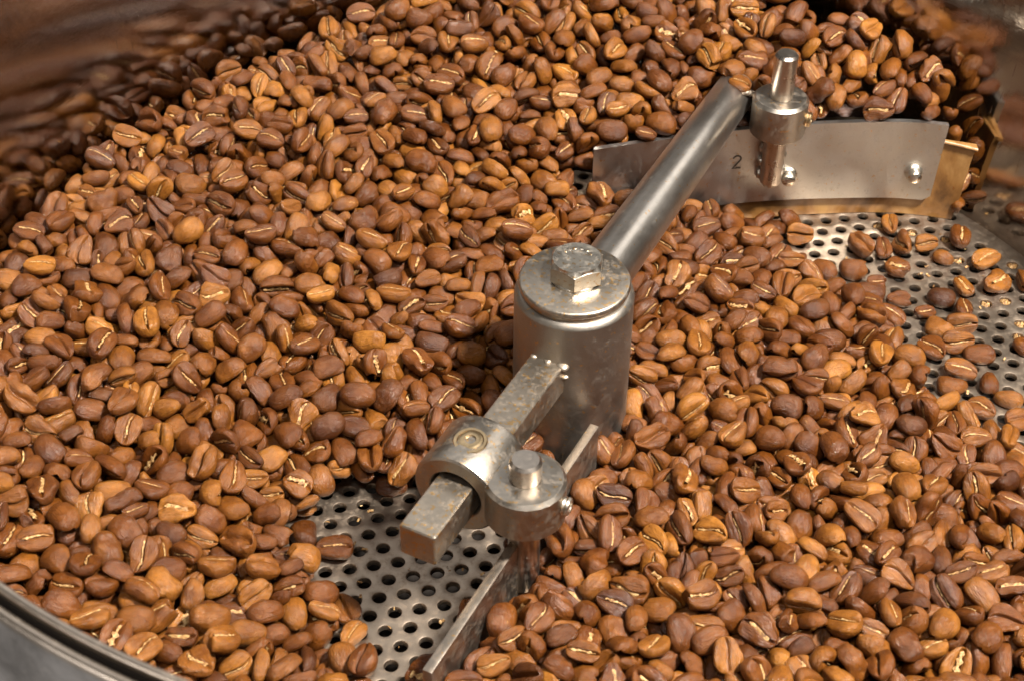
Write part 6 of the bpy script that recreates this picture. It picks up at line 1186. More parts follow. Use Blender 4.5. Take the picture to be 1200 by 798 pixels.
-779,133,145,44,68,-41,31,10,-756,202,158,36,-10,-11,22,6,-776,404,205,21,32,89,13,-58,-770,519,216,53,-76,-29,19,40,-818,591,214,-43,-40,48,28,-13,-748,630,201,-6,-98,-19,20,-14,
-803,825,254,-33,-52,47,25,7,-761,871,264,37,46,45,8,-25,-820,925,283,10,-3,-40,34,19,-755,1106,305,-1,-7,92,20,-12,-673,-1073,73,-45,21,-48,27,13,-714,-1018,58,-8,-75,65,26,0,
-667,-964,46,-64,61,-35,19,-9,-714,-909,55,-19,17,-96,18,-3,-678,-862,36,36,8,92,34,24,-719,-772,52,25,-45,-85,39,-3,-720,-658,50,-71,-68,5,7,17,-713,-117,99,70,36,37,34,-8,
-693,549,201,24,-30,-70,23,37,-678,642,223,12,9,-88,17,27,-731,684,225,41,5,1,8,38,-746,814,244,83,-26,-25,36,16,-623,-1089,46,15,7,80,40,27,-651,-1022,53,-50,-77,-28,33,-67,
-626,-947,32,15,53,-81,33,14,-658,-895,34,25,-91,-24,8,21,-622,-836,30,8,60,-79,16,17,-667,-667,24,8,-5,84,8,27,-625,-48,97,25,-95,-10,39,-24,-620,310,167,-85,-49,12,2,-40,
-650,565,206,-38,-38,38,15,-7,-646,703,228,5,-9,66,2,-8,-634,764,244,-2,15,-95,34,14,-611,975,267,11,-46,88,18,-14,-568,-1089,20,57,81,-13,11,34,-605,-1022,33,-19,13,97,35,-56,
-558,-957,29,-29,13,-34,32,-1,-605,-892,23,-22,13,-74,31,23,-541,-834,31,-27,23,-40,19,-6,-580,-782,27,89,3,10,17,23,-593,-99,93,-5,-16,66,40,1,-549,-56,90,-90,41,2,3,3,
-569,355,175,26,-10,-59,17,46,-565,454,176,-30,-92,-10,13,-27,-558,737,240,9,8,-82,33,17,-569,849,265,-27,-6,-44,6,63,-499,-1101,29,-4,-8,-41,11,19,-528,-1027,25,6,1,-99,35,29,
-456,-971,13,59,-80,2,26,35,-515,-906,30,-20,30,-89,11,20,-473,-842,25,-9,-36,-92,36,-26,-471,304,149,0,56,-82,21,10,-449,418,180,23,-55,-80,31,-62,-511,470,191,15,12,-97,39,3,
-539,791,251,-87,-38,30,6,19,-508,1009,274,2,4,-28,21,2,-525,1226,332,63,76,17,32,-18,-432,-1080,26,15,-36,-92,5,11,-452,-1034,30,-2,9,23,1,8,-411,-960,26,-40,41,-67,39,44,
-446,-899,29,0,0,45,12,-20,-475,125,134,78,32,-38,25,44,-440,174,127,-5,-98,-4,24,-3,-418,309,144,-66,-50,20,10,9,-450,358,161,57,78,24,15,22,-406,401,158,6,100,4,13,-33,
-461,591,207,4,10,-90,36,33,-460,884,249,-67,-74,-2,5,-18,-472,950,267,3,-23,-23,20,-6,-361,-1098,36,-40,91,-8,36,1,-395,-1015,44,-22,23,-56,9,44,-361,-956,23,19,59,78,15,27,
-381,-896,28,-8,-4,-81,4,44,-341,-810,27,0,8,-6,41,-77,-404,363,145,4,-97,-20,13,13,-402,582,190,-8,-34,92,23,34,-393,673,209,58,-17,-24,2,-15,-364,764,216,-98,3,-11,17,78,
-393,814,247,-35,-24,-90,7,-7,-407,1045,287,55,-29,-61,18,-16,-387,1142,322,6,27,-96,3,33,-409,1264,358,-39,-84,26,6,29,-303,-1080,58,-9,4,37,39,21,-339,-1035,44,-2,17,43,10,20,
-306,-956,43,-28,-26,71,22,72,-311,-771,22,-10,-34,93,23,23,-325,-20,107,22,-16,-67,18,33,-318,456,180,-1,-31,82,25,10,-320,710,206,-46,-85,-14,10,20,-315,794,233,30,-9,-4,21,32,
-291,982,278,11,1,69,6,15,-326,1049,288,-3,-21,78,29,61,-306,1269,360,-17,-33,31,5,-1,-350,-1170,54,-17,-5,-22,9,-54,-249,-1083,62,-56,-24,47,5,21,-279,-1030,43,92,-29,21,10,-12,
-230,-989,61,-32,65,-50,1,7,-236,444,164,11,10,-73,4,-17,-268,677,200,5,-77,-62,13,-69,-228,745,209,-92,-32,-6,34,68,-254,809,223,36,92,12,33,29,-262,1059,283,0,-62,68,13,-68,
-224,1082,286,-7,-43,89,26,-31,-275,1171,316,-21,-64,51,13,-24,-174,-1071,57,2,-1,-86,29,0,-207,-1020,54,-56,-43,35,38,-2,-172,-957,66,31,27,91,38,43,-226,-877,65,-60,-27,49,9,27,
-196,-769,57,15,7,64,28,2,-170,688,193,16,-31,94,23,65,-165,1099,291,-24,-34,47,40,-10,-211,1148,308,85,4,-13,18,5,-114,-1104,53,-36,93,1,33,-11,-128,-1044,69,-60,17,-50,6,-31,
-100,-949,73,9,2,72,41,12,-128,-885,56,86,-49,-14,20,22,-86,-838,51,-77,62,-13,28,17,-117,-733,66,-10,-1,-63,24,-28,-104,111,105,11,26,-61,8,0,-72,204,101,-13,18,-78,13,53,
-101,328,133,14,83,-51,35,0,-46,414,121,11,5,88,32,12,-62,536,136,47,18,74,23,14,-120,691,188,-19,-42,60,7,8,-141,918,246,34,-24,-58,10,16,-120,1086,271,71,-71,2,23,67,
-115,1334,381,39,-68,-51,23,53,-54,-1109,75,-15,-58,74,22,9,-80,-1044,81,-61,23,66,37,-25,-38,-970,57,-98,-19,-3,41,36,-69,-913,61,71,-27,-16,15,-28,-72,-228,57,-6,4,90,2,-31,
-30,162,82,-32,-21,23,23,-13,-28,234,97,3,34,-25,8,2,-6,273,101,28,19,-3,23,-7,-35,325,114,82,-29,-22,19,14,8,417,117,52,-37,-6,9,25,-40,479,124,19,34,91,17,-4,
-26,530,121,-10,-7,-53,36,-10,-72,1049,269,15,50,71,15,-22,-22,1080,281,-4,-2,-70,22,3,-62,1138,297,-19,27,-18,34,39,-89,1277,372,-2,28,-55,2,2,36,-1082,68,-35,26,-45,39,37,
-14,-1038,52,-12,99,-3,12,-6,28,-992,77,62,49,-3,32,-10,10,-904,64,77,50,24,41,6,32,-845,74,-3,3,100,2,41,-8,-675,64,57,6,-7,15,2,49,-387,63,1,-6,3,13,-40,
33,186,79,82,23,16,5,56,17,230,81,67,-33,4,29,50,46,282,80,49,-4,-8,33,14,33,342,104,-22,-41,73,32,-10,55,403,97,-34,-59,62,15,43,75,525,112,13,52,46,16,-47,
22,560,114,-16,-4,-79,7,-26,45,662,109,-39,47,-13,39,-20,-19,1025,265,-29,-19,-87,0,-2,34,1123,281,-7,-4,52,41,-38,-6,1382,404,9,-13,5,18,-28,93,-1109,62,-5,7,91,20,-38,
65,-1031,50,2,100,-2,28,34,87,-973,63,27,-18,-44,41,29,63,-904,58,-46,89,-2,30,-34,106,-845,60,6,1,-7,31,8,100,-382,52,86,-50,5,21,-41,64,150,70,-13,43,-89,38,9,
82,247,76,42,26,-3,39,20,99,412,82,-28,-16,77,8,5,90,459,104,66,-29,9,19,31,126,555,87,-26,38,-76,7,-14,71,596,80,11,-99,8,36,25,125,669,86,97,-21,1,10,20,
62,935,267,41,-12,-68,28,38,113,990,273,-85,-26,-47,4,-14,78,1262,363,39,35,-54,31,14,162,-1136,56,-90,43,6,32,-24,132,-1016,52,-43,90,1,3,29,162,-963,58,-22,-89,-40,2,47,
126,-913,64,-30,-86,36,2,8,153,-862,66,-56,-28,47,29,42,152,68,46,16,-94,6,11,-37,161,250,67,-36,24,-53,26,-43,188,297,65,33,-28,77,21,0,184,426,84,11,-37,-91,14,58,
148,470,77,3,6,41,35,-10,169,541,66,55,-83,7,8,15,171,612,84,18,-3,-69,22,37,135,723,96,-1,4,-100,41,42,123,936,264,-2,83,-53,39,-15,114,1071,294,-31,31,35,13,-20,
134,1396,424,-44,-53,71,37,67,229,-1071,52,-17,60,-77,13,-10,191,-1028,51,-56,-83,6,5,6,233,-953,79,12,1,99,38,8,188,-906,69,11,8,-88,3,-17,241,-858,68,-2,5,-13,1,5,
185,-437,65,52,-76,39,17,31,214,-383,50,-35,-94,-1,34,-56,230,-273,61,-3,-6,98,7,-9,202,-191,41,2,-2,11,8,-30,191,128,40,-80,55,21,19,56,211,348,68,77,18,7,12,-11,
252,410,70,6,37,-71,19,33,220,480,67,-3,18,91,25,4,260,540,62,-58,75,-9,30,-15,231,620,75,-22,38,-73,12,-22,249,683,63,20,2,91,10,59,210,977,269,-46,79,35,5,18,
239,1319,395,-82,45,-34,2,4,277,-1084,60,72,-63,29,0,8,275,-1033,63,1,68,-65,8,40,305,-982,86,32,51,-79,27,-23,276,-920,59,-84,53,-2,31,60,298,-858,73,11,-94,4,14,-27,
277,-812,65,8,-8,2,2,-32,259,-672,69,-72,-69,2,30,-16,258,-547,69,-15,21,-78,36,-22,295,-484,67,1,-29,-95,18,42,276,-199,44,-16,23,-30,28,-14,303,85,28,-95,-27,6,13,-9,
303,180,50,50,-41,-36,5,-32,265,243,54,5,-13,91,3,-69,298,299,42,49,-86,-13,3,-12,313,441,59,-6,-32,-94,26,46,289,477,81,41,-48,67,38,69,316,538,63,-19,11,97,4,-19,
285,724,56,8,18,0,20,-16,283,940,291,52,3,68,20,7,272,1051,292,-14,96,4,3,7,291,1093,339,7,26,-92,17,36,279,1207,345,17,-7,-3,20,-35,255,1264,376,65,-8,-22,0,67,
342,-1088,74,14,-15,91,37,41,337,-1025,67,90,24,21,15,13,369,-964,76,3,-1,-45,20,10,339,-902,74,12,-4,41,35,7,358,-835,62,12,-7,-97,13,25,358,-489,54,84,50,20,20,-3,
348,-362,57,-30,-40,52,10,-63,374,-259,45,95,-29,4,26,-26,332,-196,49,-7,6,73,25,42,307,31,49,-55,-18,53,27,36,374,79,38,94,-31,15,40,47,362,181,46,-27,18,13,23,17,
333,231,39,96,-28,-6,28,-13,350,355,41,-39,88,26,12,27,366,429,39,50,-80,-19,21,-15,346,486,44,-96,22,1,36,35,381,524,49,26,-6,46,3,13,338,600,45,50,43,47,8,15,
348,722,39,5,-33,86,0,-11,388,773,56,47,0,86,30,-8,326,940,265,64,-17,11,31,20,365,974,307,35,0,-42,40,4,293,1161,377,14,-19,-37,7,0,402,-1099,63,-33,-23,37,23,28,
390,-1040,67,10,23,61,19,11,436,-979,70,7,-13,5,26,26,401,-883,70,1,-3,-17,15,-31,419,-844,86,37,-29,83,9,-4,396,-785,88,-39,-23,-83,37,-7,442,-613,57,-34,39,-82,8,-44,
429,-269,50,-76,65,-3,13,10,401,-205,54,-15,-3,98,12,-65,435,-31,31,-99,5,-3,20,-18,393,16,50,-3,10,67,29,-69,443,93,56,-2,6,-98,2,-52,397,240,12,60,-80,3,18,-17,
427,312,26,30,-23,-56,3,1,401,476,14,63,-77,-1,29,-3,439,528,27,4,-2,86,25,-55,383,583,25,-16,17,-40,20,17,442,652,38,-27,-16,73,1,34,451,815,28,1,5,-97,41,-7,
447,1329,455,-1,-94,25,8,19,472,-1087,71,-67,1,-2,16,67,444,-1042,77,-54,6,-70,5,19,486,-966,63,45,-44,-52,15,14,472,-895,69,-5,-4,40,11,1,492,-844,60,18,-66,73,18,73,
463,-783,78,17,5,-42,16,-15,484,-721,57,36,27,54,26,-49,462,-662,52,65,-76,1,26,-3,493,-616,68,-5,-46,-1,13,-18,485,-456,63,23,6,73,33,-9,508,94,56,-52,52,-34,35,37,
479,145,53,-30,55,-78,38,11,513,182,27,-10,-85,51,2,-23,474,256,20,92,-34,-20,7,-37,485,305,30,-29,-65,68,38,61,465,371,26,31,-70,-45,34,-7,499,429,26,-28,-10,3,28,35,
460,589,12,-97,-24,-4,33,-34,506,665,13,-38,93,1,35,22,490,1033,364,26,-52,-20,9,29,548,-1081,55,57,44,51,23,11,510,-1035,73,45,-45,-72,12,-20,553,-958,56,79,-61,4,33,-2,
533,-874,59,77,61,14,15,-13,553,-840,50,-4,-36,59,13,23,559,-743,61,0,-49,86,29,-33,546,-630,54,64,11,18,10,31,542,-551,48,-87,-35,14,13,38,578,-516,56,22,-27,-33,23,30,
541,-70,35,-98,18,5,9,10,563,-24,47,72,-25,-48,8,-20,534,24,47,5,-15,-94,2,6,548,144,49,-26,81,-49,40,4,570,182,20,57,-23,-40,23,-60,539,250,22,19,-33,-89,23,28,
543,380,32,33,-34,-67,37,12,580,424,28,66,-49,-24,4,36,535,489,22,2,38,-91,23,33,567,544,37,-5,-6,4,38,-8,525,607,21,37,-91,18,4,-13,582,667,27,7,4,-97,24,20,
558,734,25,6,-5,76,35,-14,555,953,350,-37,-7,89,10,13,601,1083,382,32,66,61,12,5,507,1299,443,-43,-77,39,7,21,627,-1129,66,-11,53,-32,33,-34,573,-1045,70,68,-13,-41,4,-28,
617,-942,75,-22,7,-27,38,35,575,-901,71,0,18,-94,13,13,624,-853,69,-40,14,3,37,-47,649,-150,26,4,-7,50,6,27,616,-93,47,-58,-4,-29,0,19,646,201,15,42,91,-2,30,27,
608,368,24,10,-6,30,10,25,645,432,27,0,2,-26,41,-7,582,605,11,62,-78,3,21,16,631,992,338,93,-10,-34,21,6,610,1027,360,93,10,-5,18,-33,665,-1157,58,-22,-27,74,36,-58,
688,-1105,51,19,57,79,13,11,665,-1007,75,6,-1,12,16,7,693,-959,60,8,-55,83,20,36,680,-912,54,-3,8,-36,13,69,684,-854,46,63,-74,-6,23,-49,662,-690,54,51,24,50,26,38,
684,-443,59,60,-6,33,0,57,697,-386,43,-34,-7,42,31,-10,656,-337,62,-49,-59,52,37,16,716,-137,46,-16,-12,39,17,-33,664,136,34,-22,-7,-96,30,-29,686,244,26,-7,2,96,24,40,
670,477,25,-1,-2,-45,18,24,676,1035,369,56,-12,-5,10,-7,758,-1122,60,19,11,24,35,16,746,-1024,65,-19,-26,89,35,52,764,-957,68,-64,10,39,16,41,732,-901,62,1,-1,87,1,-26,
746,-844,53,30,-12,-9,36,27,746,-674,57,-38,-50,77,5,10,745,-605,36,97,24,-2,17,-4,769,-488,34,99,-1,10,26,-4,723,-321,34,-99,-1,11,19,-16,767,-91,39,-7,-7,89,37,3,
759,-25,25,-2,-4,-46,36,-9,729,38,25,0,-4,11,36,67,809,-1080,63,32,1,-21,25,44,794,-1020,54,-15,-63,64,5,84,820,-957,69,-11,-44,45,35,-7,800,-905,58,3,0,30,10,12,
822,-849,64,18,-13,-32,23,30,783,-794,62,-20,-2,47,15,10,824,-716,59,19,-12,-59,20,67,806,-657,50,-3,6,14,26,14,837,-474,48,6,3,93,26,13,793,-434,53,46,18,27,19,-5,
821,-370,41,3,-57,-77,34,20,817,-327,44,-3,-59,75,3,-36,825,-253,23,53,47,51,39,12,832,-146,12,87,-48,4,18,18,820,-85,20,-84,36,-24,29,4,837,-20,31,-2,-4,-54,11,17,
789,29,24,2,-4,42,2,-16,887,-1086,59,-7,43,-71,9,3,861,-1010,54,37,14,70,21,32,899,-968,47,-54,83,13,33,-11,862,-914,49,76,-64,-2,14,-47,893,-814,57,7,-3,-60,41,14,
882,-546,50,-35,22,89,31,6,891,-492,34,-36,24,-52,26,20,901,-397,24,-98,19,11,31,59,859,-309,32,61,-10,-23,15,3,856,-210,23,16,28,65,33,-51,904,-28,24,1,8,-16,36,30,
872,28,24,-1,0,100,18,-5,896,68,21,-4,-1,-99,13,-5,915,-1014,57,-15,10,98,13,43,969,-963,49,98,14,-2,19,2,902,-892,68,-24,-58,53,27,1,962,-848,68,-10,35,-76,4,27,
957,-716,53,-31,7,-80,15,-18,969,-609,36,-65,75,14,37,4,963,-482,25,-90,9,12,34,14,931,-453,25,42,18,52,15,-10,972,-388,21,54,81,-21,7,0,973,-260,13,65,-76,3,17,-41,
941,-206,13,-8,100,0,8,34,994,-1019,51,24,-8,-28,39,2,1045,-940,52,-35,-8,49,23,-19,998,-909,58,-57,14,-6,17,17,1038,-834,50,-47,86,15,18,7,993,-761,56,-56,78,3,16,7,
1030,-729,35,15,99,0,35,22,1009,-657,28,75,-65,13,23,21,1036,-620,37,15,66,-73,2,48,1011,-550,33,-84,-53,-1,34,40,1029,-507,27,7,0,100,8,-37,999,-451,33,56,-14,9,37,25,
998,-330,14,12,99,-1,32,-30,1027,-277,24,3,-4,62,23,21,1004,-204,14,86,-51,4,15,-13,1041,-155,15,100,7,-5,12,-68,1076,-884,53,38,5,-25,0,-18,1089,-833,61,91,4,-42,27,12,
1078,-780,50,-12,-2,-96,7,33,1094,-722,38,-86,47,12,36,17,1084,-665,30,52,85,-5,23,-33,1107,-623,32,14,98,12,5,83,1066,-564,37,-24,18,-60,35,41,1096,-512,31,15,-8,87,17,50,
1071,-443,35,5,19,-58,4,25,1107,-377,34,25,0,54,12,42,1093,-257,24,4,2,-93,9,-3,1055,-210,23,7,-11,94,23,15,1139,-797,26,-51,-86,4,2,-20,1148,-710,30,44,-60,-60,19,4,
1124,-677,23,-63,-43,34,10,17,1153,-601,23,7,3,-89,20,-22,1117,-564,37,-46,-24,45,34,23,1164,-505,41,-23,-3,-97,27,22,1121,-450,23,0,0,-64,2,29,1166,-374,22,3,2,-82,31,-15,
1141,-309,27,-6,5,79,32,6,1160,-250,24,-8,3,92,36,39,1131,-204,22,95,-7,20,39,23,1197,-785,40,85,-45,26,11,-58,1232,-750,31,21,-8,87,0,9,1208,-670,29,12,-23,-63,14,38,
1246,-620,24,0,3,-7,2,2,1205,-561,27,32,-1,-31,25,13,1234,-502,29,2,-9,27,30,66,1187,-455,22,46,-39,-40,39,3,1221,-379,22,3,8,-33,21,1,1198,-314,24,4,5,-60,3,-20,
1218,-248,25,82,27,35,31,51,1194,-187,34,-4,-10,-35,38,40,1212,-137,25,-4,0,100,10,1,1184,-89,26,-9,4,92,5,-25,1208,-6,22,26,76,52,5,-63,1273,-679,23,51,15,8,31,4,
1309,-623,29,-10,5,-83,5,22,1271,-562,34,8,-7,74,16,-14,1310,-496,27,-4,-3,-82,41,21,1254,-452,29,9,60,-79,37,-57,1293,-366,25,-1,2,32,36,12,1253,-316,27,7,6,-72,41,16,
1265,-252,25,-48,-10,0,15,18,1258,-193,18,78,-62,4,27,-7,1285,-144,39,-33,-29,90,35,-56,1242,-77,28,8,-3,94,40,16,1281,-41,18,-93,32,13,15,-28,1243,22,25,4,6,-55,35,8,
1286,72,25,-5,7,58,26,16,1248,129,23,5,-6,59,28,28,1249,196,29,-30,-52,75,30,2,1278,317,28,-4,2,89,5,77,1329,-558,26,-5,8,47,5,7,1355,-448,12,93,-36,3,0,-14,
1375,-396,27,0,-4,-8,7,-67,1323,-318,29,81,-6,-15,1,13,1344,-256,37,-8,25,-19,14,10,1343,-200,11,-31,95,1,39,-22,1357,-144,23,0,8,4,20,-5,1322,-93,19,2,-99,0,24,-48,
1344,-21,29,-4,-2,-85,14,22,1307,23,13,39,-92,2,3,-10,1351,78,33,34,18,19,27,9,1318,139,22,-2,-3,-62,31,-23,1354,197,27,21,-9,1,35,36,1330,260,29,-4,8,47,11,14,
1380,349,25,6,6,-70,17,-62,1314,367,23,-7,-2,-95,20,-30,1354,425,23,-3,-3,-66,33,23,1314,491,33,31,23,31,27,-1,1401,-315,23,2,34,-92,2,-16,1410,-269,23,0,-4,-6,21,14,
1411,-216,16,100,-5,5,1,-4,1432,-150,30,5,-6,60,1,-4,1410,-88,16,94,33,-5,1,-14,1441,-14,20,63,77,5,27,8,1385,31,24,35,-13,-8,34,3,1426,94,23,-33,9,-1,39,37,
1380,141,23,8,-1,99,20,-20,1405,268,16,92,38,-4,1,-10,-1416,-282,205,-39,62,-34,24,12,-1413,-141,227,-1,14,74,20,-65,-1446,-107,205,27,18,-72,13,2,-1435,13,208,12,2,48,6,42,
-1447,144,236,-18,-65,11,19,18,-1336,-522,173,25,-70,-65,10,28,-1356,-448,237,-5,49,5,27,-5,-1390,-198,230,-21,-5,-86,18,9,-1178,-738,195,42,80,-31,4,12,-1205,570,255,-5,41,82,31,13,
-1117,-846,158,-68,-15,-64,22,28,-1146,-812,164,54,6,74,13,-34,-1059,-970,125,80,29,48,41,-20,-1102,-922,122,-61,72,-7,17,21,-1027,-1034,128,-14,-66,68,34,7,-995,-979,135,0,19,-93,17,3,
-1024,-872,144,5,-79,-50,5,23,-981,533,240,-99,-10,-3,41,12,-946,-1067,109,-18,88,44,16,50,-937,-986,146,8,-24,-89,24,49,-894,-936,133,3,-4,100,26,-3,-949,-921,152,-25,15,-60,12,29,
-907,-772,128,91,9,-7,22,-10,-837,-1178,118,-19,-71,39,7,-6,-808,-1058,130,5,-1,40,3,-9,-858,-994,123,-4,-3,93,37,-20,-819,-936,127,-15,31,93,41,0,-873,667,251,9,-83,54,0,22,
-785,-1137,100,33,-93,9,5,3,-731,-1053,82,60,-62,-44,26,6,-805,-1010,98,73,-34,29,39,41,-782,-957,101,-19,-16,78,35,77,-782,-881,99,88,36,9,27,37,-747,-818,67,-89,-20,29,13,81,
-754,-1172,98,-11,5,49,4,19,-680,-1024,99,-72,8,-8,10,8,-733,-998,101,24,-94,-1,34,35,-704,-936,91,-54,-10,8,6,2,-726,-889,88,47,55,44,5,21,-693,-815,50,15,22,26,34,-2,
-724,-25,122,-24,-84,48,23,40,-672,-1185,80,21,-2,-6,6,-29,-626,-1073,89,37,58,69,25,0,-684,-987,91,-14,-10,91,13,-37,-631,-915,74,-80,56,-6,17,-11,-683,-884,76,-37,5,41,10,-31,
-657,-827,61,77,61,7,23,-18,-644,-1135,54,-49,80,32,3,-26,-563,-1075,78,46,43,47,38,16,-611,-975,46,-87,-19,-22,38,72,-586,-904,50,-24,-81,-53,39,-35,-607,-866,75,36,-39,63,1,-14,
-579,-810,72,4,-51,-86,39,18,-590,-1159,55,14,5,67,38,24,-516,-1080,53,67,72,-3,22,-5,-546,-1012,60,3,3,-21,28,33,-495,-953,30,48,7,55,3,-21,-557,-876,43,-91,-12,-32,2,-22,
-457,-1080,60,27,13,31,21,-2,-488,-1000,63,17,-45,-41,4,1,-447,-935,67,-7,14,-92,6,1,-485,-880,72,-57,7,43,38,15,-468,999,287,11,-18,-81,13,25,-415,-1139,40,4,11,80,28,-32,
-415,-1073,67,-91,27,30,32,-5,-445,-1004,61,-49,-25,70,31,-1,-391,-936,55,-66,72,-9,36,-15,-420,-861,56,-86,32,-3,15,44,-390,-1143,62,76,-64,11,31,-26,-342,-1127,77,-14,12,-58,17,31,
-364,-988,54,43,-87,-17,28,-46,-332,-905,70,19,-23,41,16,9,-346,-858,48,26,-1,-21,31,-32,-312,1106,342,23,25,94,13,28,-296,-1148,48,8,2,95,29,-14,-285,-1070,98,24,30,17,27,13,
-318,-1000,71,28,-8,-69,0,50,-269,-921,64,11,45,44,3,11,-265,249,141,-41,83,-34,8,23,-243,-1178,56,-18,67,71,3,8,-207,-1081,96,7,-4,86,12,-25,-265,-1001,86,-83,29,-43,7,6,
-225,-937,87,51,-28,32,21,-10,-260,-854,57,-34,-65,4,4,25,-231,-819,57,43,-62,15,39,22,-247,1420,399,21,73,-65,15,7,-173,-1166,52,14,99,5,6,-32,-163,-1103,81,-27,-25,30,15,31,
-186,-987,92,32,76,56,13,-12,-157,-931,81,86,11,-37,18,-22,-191,-890,79,-14,-87,-14,17,15,-105,170,133,-49,11,-85,31,13,-92,-1165,54,-43,-89,-12,20,-23,-87,-1128,95,37,-19,-10,10,12,
-105,-1016,74,40,22,-24,34,13,-68,-937,108,67,-20,-38,27,48,-95,-870,100,-5,16,97,34,-18,-69,127,128,65,35,-37,7,15,-35,183,129,-14,19,-94,16,-25,-51,229,135,83,41,16,2,69,
-25,520,159,71,-59,33,28,-2,-110,1033,299,-75,-61,12,31,-11,-19,-1084,81,84,-6,-33,36,5,-43,-1006,103,-10,-57,75,12,29,2,-959,102,49,44,-8,41,19,-32,-901,102,55,54,-64,30,-65,
22,166,110,-65,76,7,7,16,4,237,132,46,-21,-37,30,34,36,286,123,29,91,-29,41,13,8,975,262,-25,38,-61,5,50,13,-1141,70,12,-4,87,3,1,60,-1078,79,80,-53,-5,23,-20,
47,-1037,97,61,31,27,4,32,58,-955,103,-32,-10,-84,18,8,48,-871,101,38,31,69,23,-3,86,-825,95,35,48,80,23,-12,61,-248,43,76,29,22,25,-12,79,197,95,65,23,-73,14,18,
43,259,112,-9,27,82,13,14,68,674,112,-56,-54,62,41,-10,16,920,279,95,25,-14,33,16,30,1040,273,-68,54,-38,28,8,114,-1074,70,-12,-87,43,7,11,85,-1018,101,54,-62,-35,6,15,
122,-957,106,33,-22,-40,24,-40,98,-873,103,-60,3,49,30,25,84,128,92,-39,-54,-71,23,13,197,-1087,91,-3,61,-61,7,10,149,-1043,94,25,13,95,35,-6,177,-945,94,15,-49,-66,13,-47,
163,-898,106,23,-2,60,41,10,186,-853,102,1,-23,89,23,-29,216,556,86,16,31,-72,8,-69,167,1431,452,45,46,-55,6,-25,223,-1165,71,11,-19,-46,36,1,233,-1102,78,-23,-46,32,20,-8,
233,-1007,71,-39,12,88,29,-19,268,-957,113,-48,64,-44,40,29,245,-895,101,-21,7,-17,18,5,254,207,68,-7,-84,50,21,19,300,574,82,-75,-28,49,31,35,282,684,74,-29,-93,17,31,66,
283,-1053,94,-73,-5,36,29,-37,299,-1016,116,6,-62,76,28,84,349,-940,107,35,-63,-45,0,78,309,-917,112,17,11,-86,30,-8,317,526,101,4,-16,-77,13,-4,370,-1131,96,17,-20,85,5,37,
378,-1011,104,-64,58,-39,18,-4,410,-931,70,91,-19,-18,15,17,378,-878,107,-1,8,3,2,-13,418,585,56,4,5,92,25,6,386,898,315,3,7,7,2,-24,397,-1174,74,-16,-7,33,16,1,
410,-1093,107,-3,-9,-62,3,-30,410,-1013,103,21,-34,-69,24,-13,468,-941,92,36,89,19,33,11,439,-878,103,53,-53,-49,41,-3,474,2,67,64,19,67,23,34,416,37,68,5,22,-47,13,-60,
464,346,73,15,-7,-34,9,17,479,574,60,-12,3,76,17,13,469,770,32,12,-59,-65,41,-14,446,1069,372,22,-89,-11,13,-3,532,-1121,105,8,-15,-98,12,4,465,-1026,85,81,30,-49,17,-31,
516,-936,89,57,-61,-43,17,-17,497,-868,107,-7,-2,-80,7,40,540,321,60,-43,7,-19,33,19,533,1094,389,2,-31,18,10,57,530,-1130,64,-11,15,97,39,-29,588,-1099,68,22,87,-15,3,-18,
574,-997,103,-7,63,52,39,-21,568,-938,96,-34,-23,83,31,61,566,-862,97,11,22,89,13,13,610,-828,100,-39,24,19,31,35,566,-160,55,31,12,93,33,19,577,995,362,-32,-3,-46,5,16,
637,-1074,66,15,23,96,33,1,606,-997,86,39,-6,-84,26,4,655,-935,103,-5,44,51,25,1,614,-893,114,51,26,72,19,27,640,243,48,-13,-20,97,13,65,637,390,55,-11,98,-12,41,-44,
702,-1158,61,66,-36,-52,3,-14,703,-1067,64,14,23,87,32,22,714,-987,94,10,19,70,13,11,712,-945,97,41,-85,17,25,25,683,-893,88,0,-2,-18,29,16,724,-850,88,5,12,-99,35,-31,
761,-1076,90,-43,-41,-9,20,38,731,-1046,94,-18,-26,94,0,-34,815,-957,113,23,78,34,27,8,767,-903,84,-20,-97,-12,24,28,785,-841,85,48,-69,-46,0,36,829,-1173,53,67,-74,-1,10,10,
845,-1048,80,-31,-55,78,39,-41,818,-1007,94,0,25,30,18,53,887,-922,93,41,90,11,11,22,816,-890,88,55,-53,-35,8,-31,901,-1132,56,17,-36,-83,36,-3,943,-1072,58,7,-8,62,17,22,
892,-1007,85,-7,-16,41,36,48,939,-935,89,30,-3,-94,18,50,880,-855,81,-25,81,-37,34,29,921,-506,62,94,-25,-3,6,47,967,-1018,100,56,21,-73,16,-15,995,-952,96,-16,-11,-97,21,68,
969,-879,93,-3,0,-89,21,-14,1008,-809,98,10,24,-60,19,-36,1010,-580,72,-16,-89,-21,4,-7,973,-525,48,-3,-45,16,15,-28,988,-479,64,5,-47,78,18,-6,1030,-991,60,-5,-20,-30,36,-29,
1099,-923,59,-55,50,14,20,-14,1015,-886,70,-27,-54,78,35,12,1063,-803,88,70,58,-7,33,-28,1052,-745,68,-33,-94,2,39,9,1048,-682,77,13,-20,-97,22,53,1030,-631,69,-38,-82,-40,20,16,
1085,-589,76,-13,7,-37,18,-33,1048,-537,69,47,82,-32,17,4,1052,-483,48,94,-3,17,36,1,1051,-231,59,34,36,-28,39,35,1136,-880,46,-51,-70,33,5,-20,1159,-810,74,78,39,30,24,8,
1121,-765,69,-3,15,23,35,8,1184,-679,71,41,21,87,0,-24,1098,-644,68,-100,-3,1,8,19,1142,-607,68,22,39,77,20,15,1100,-536,58,9,-9,-85,29,-59,1115,-462,62,-3,5,67,30,3,
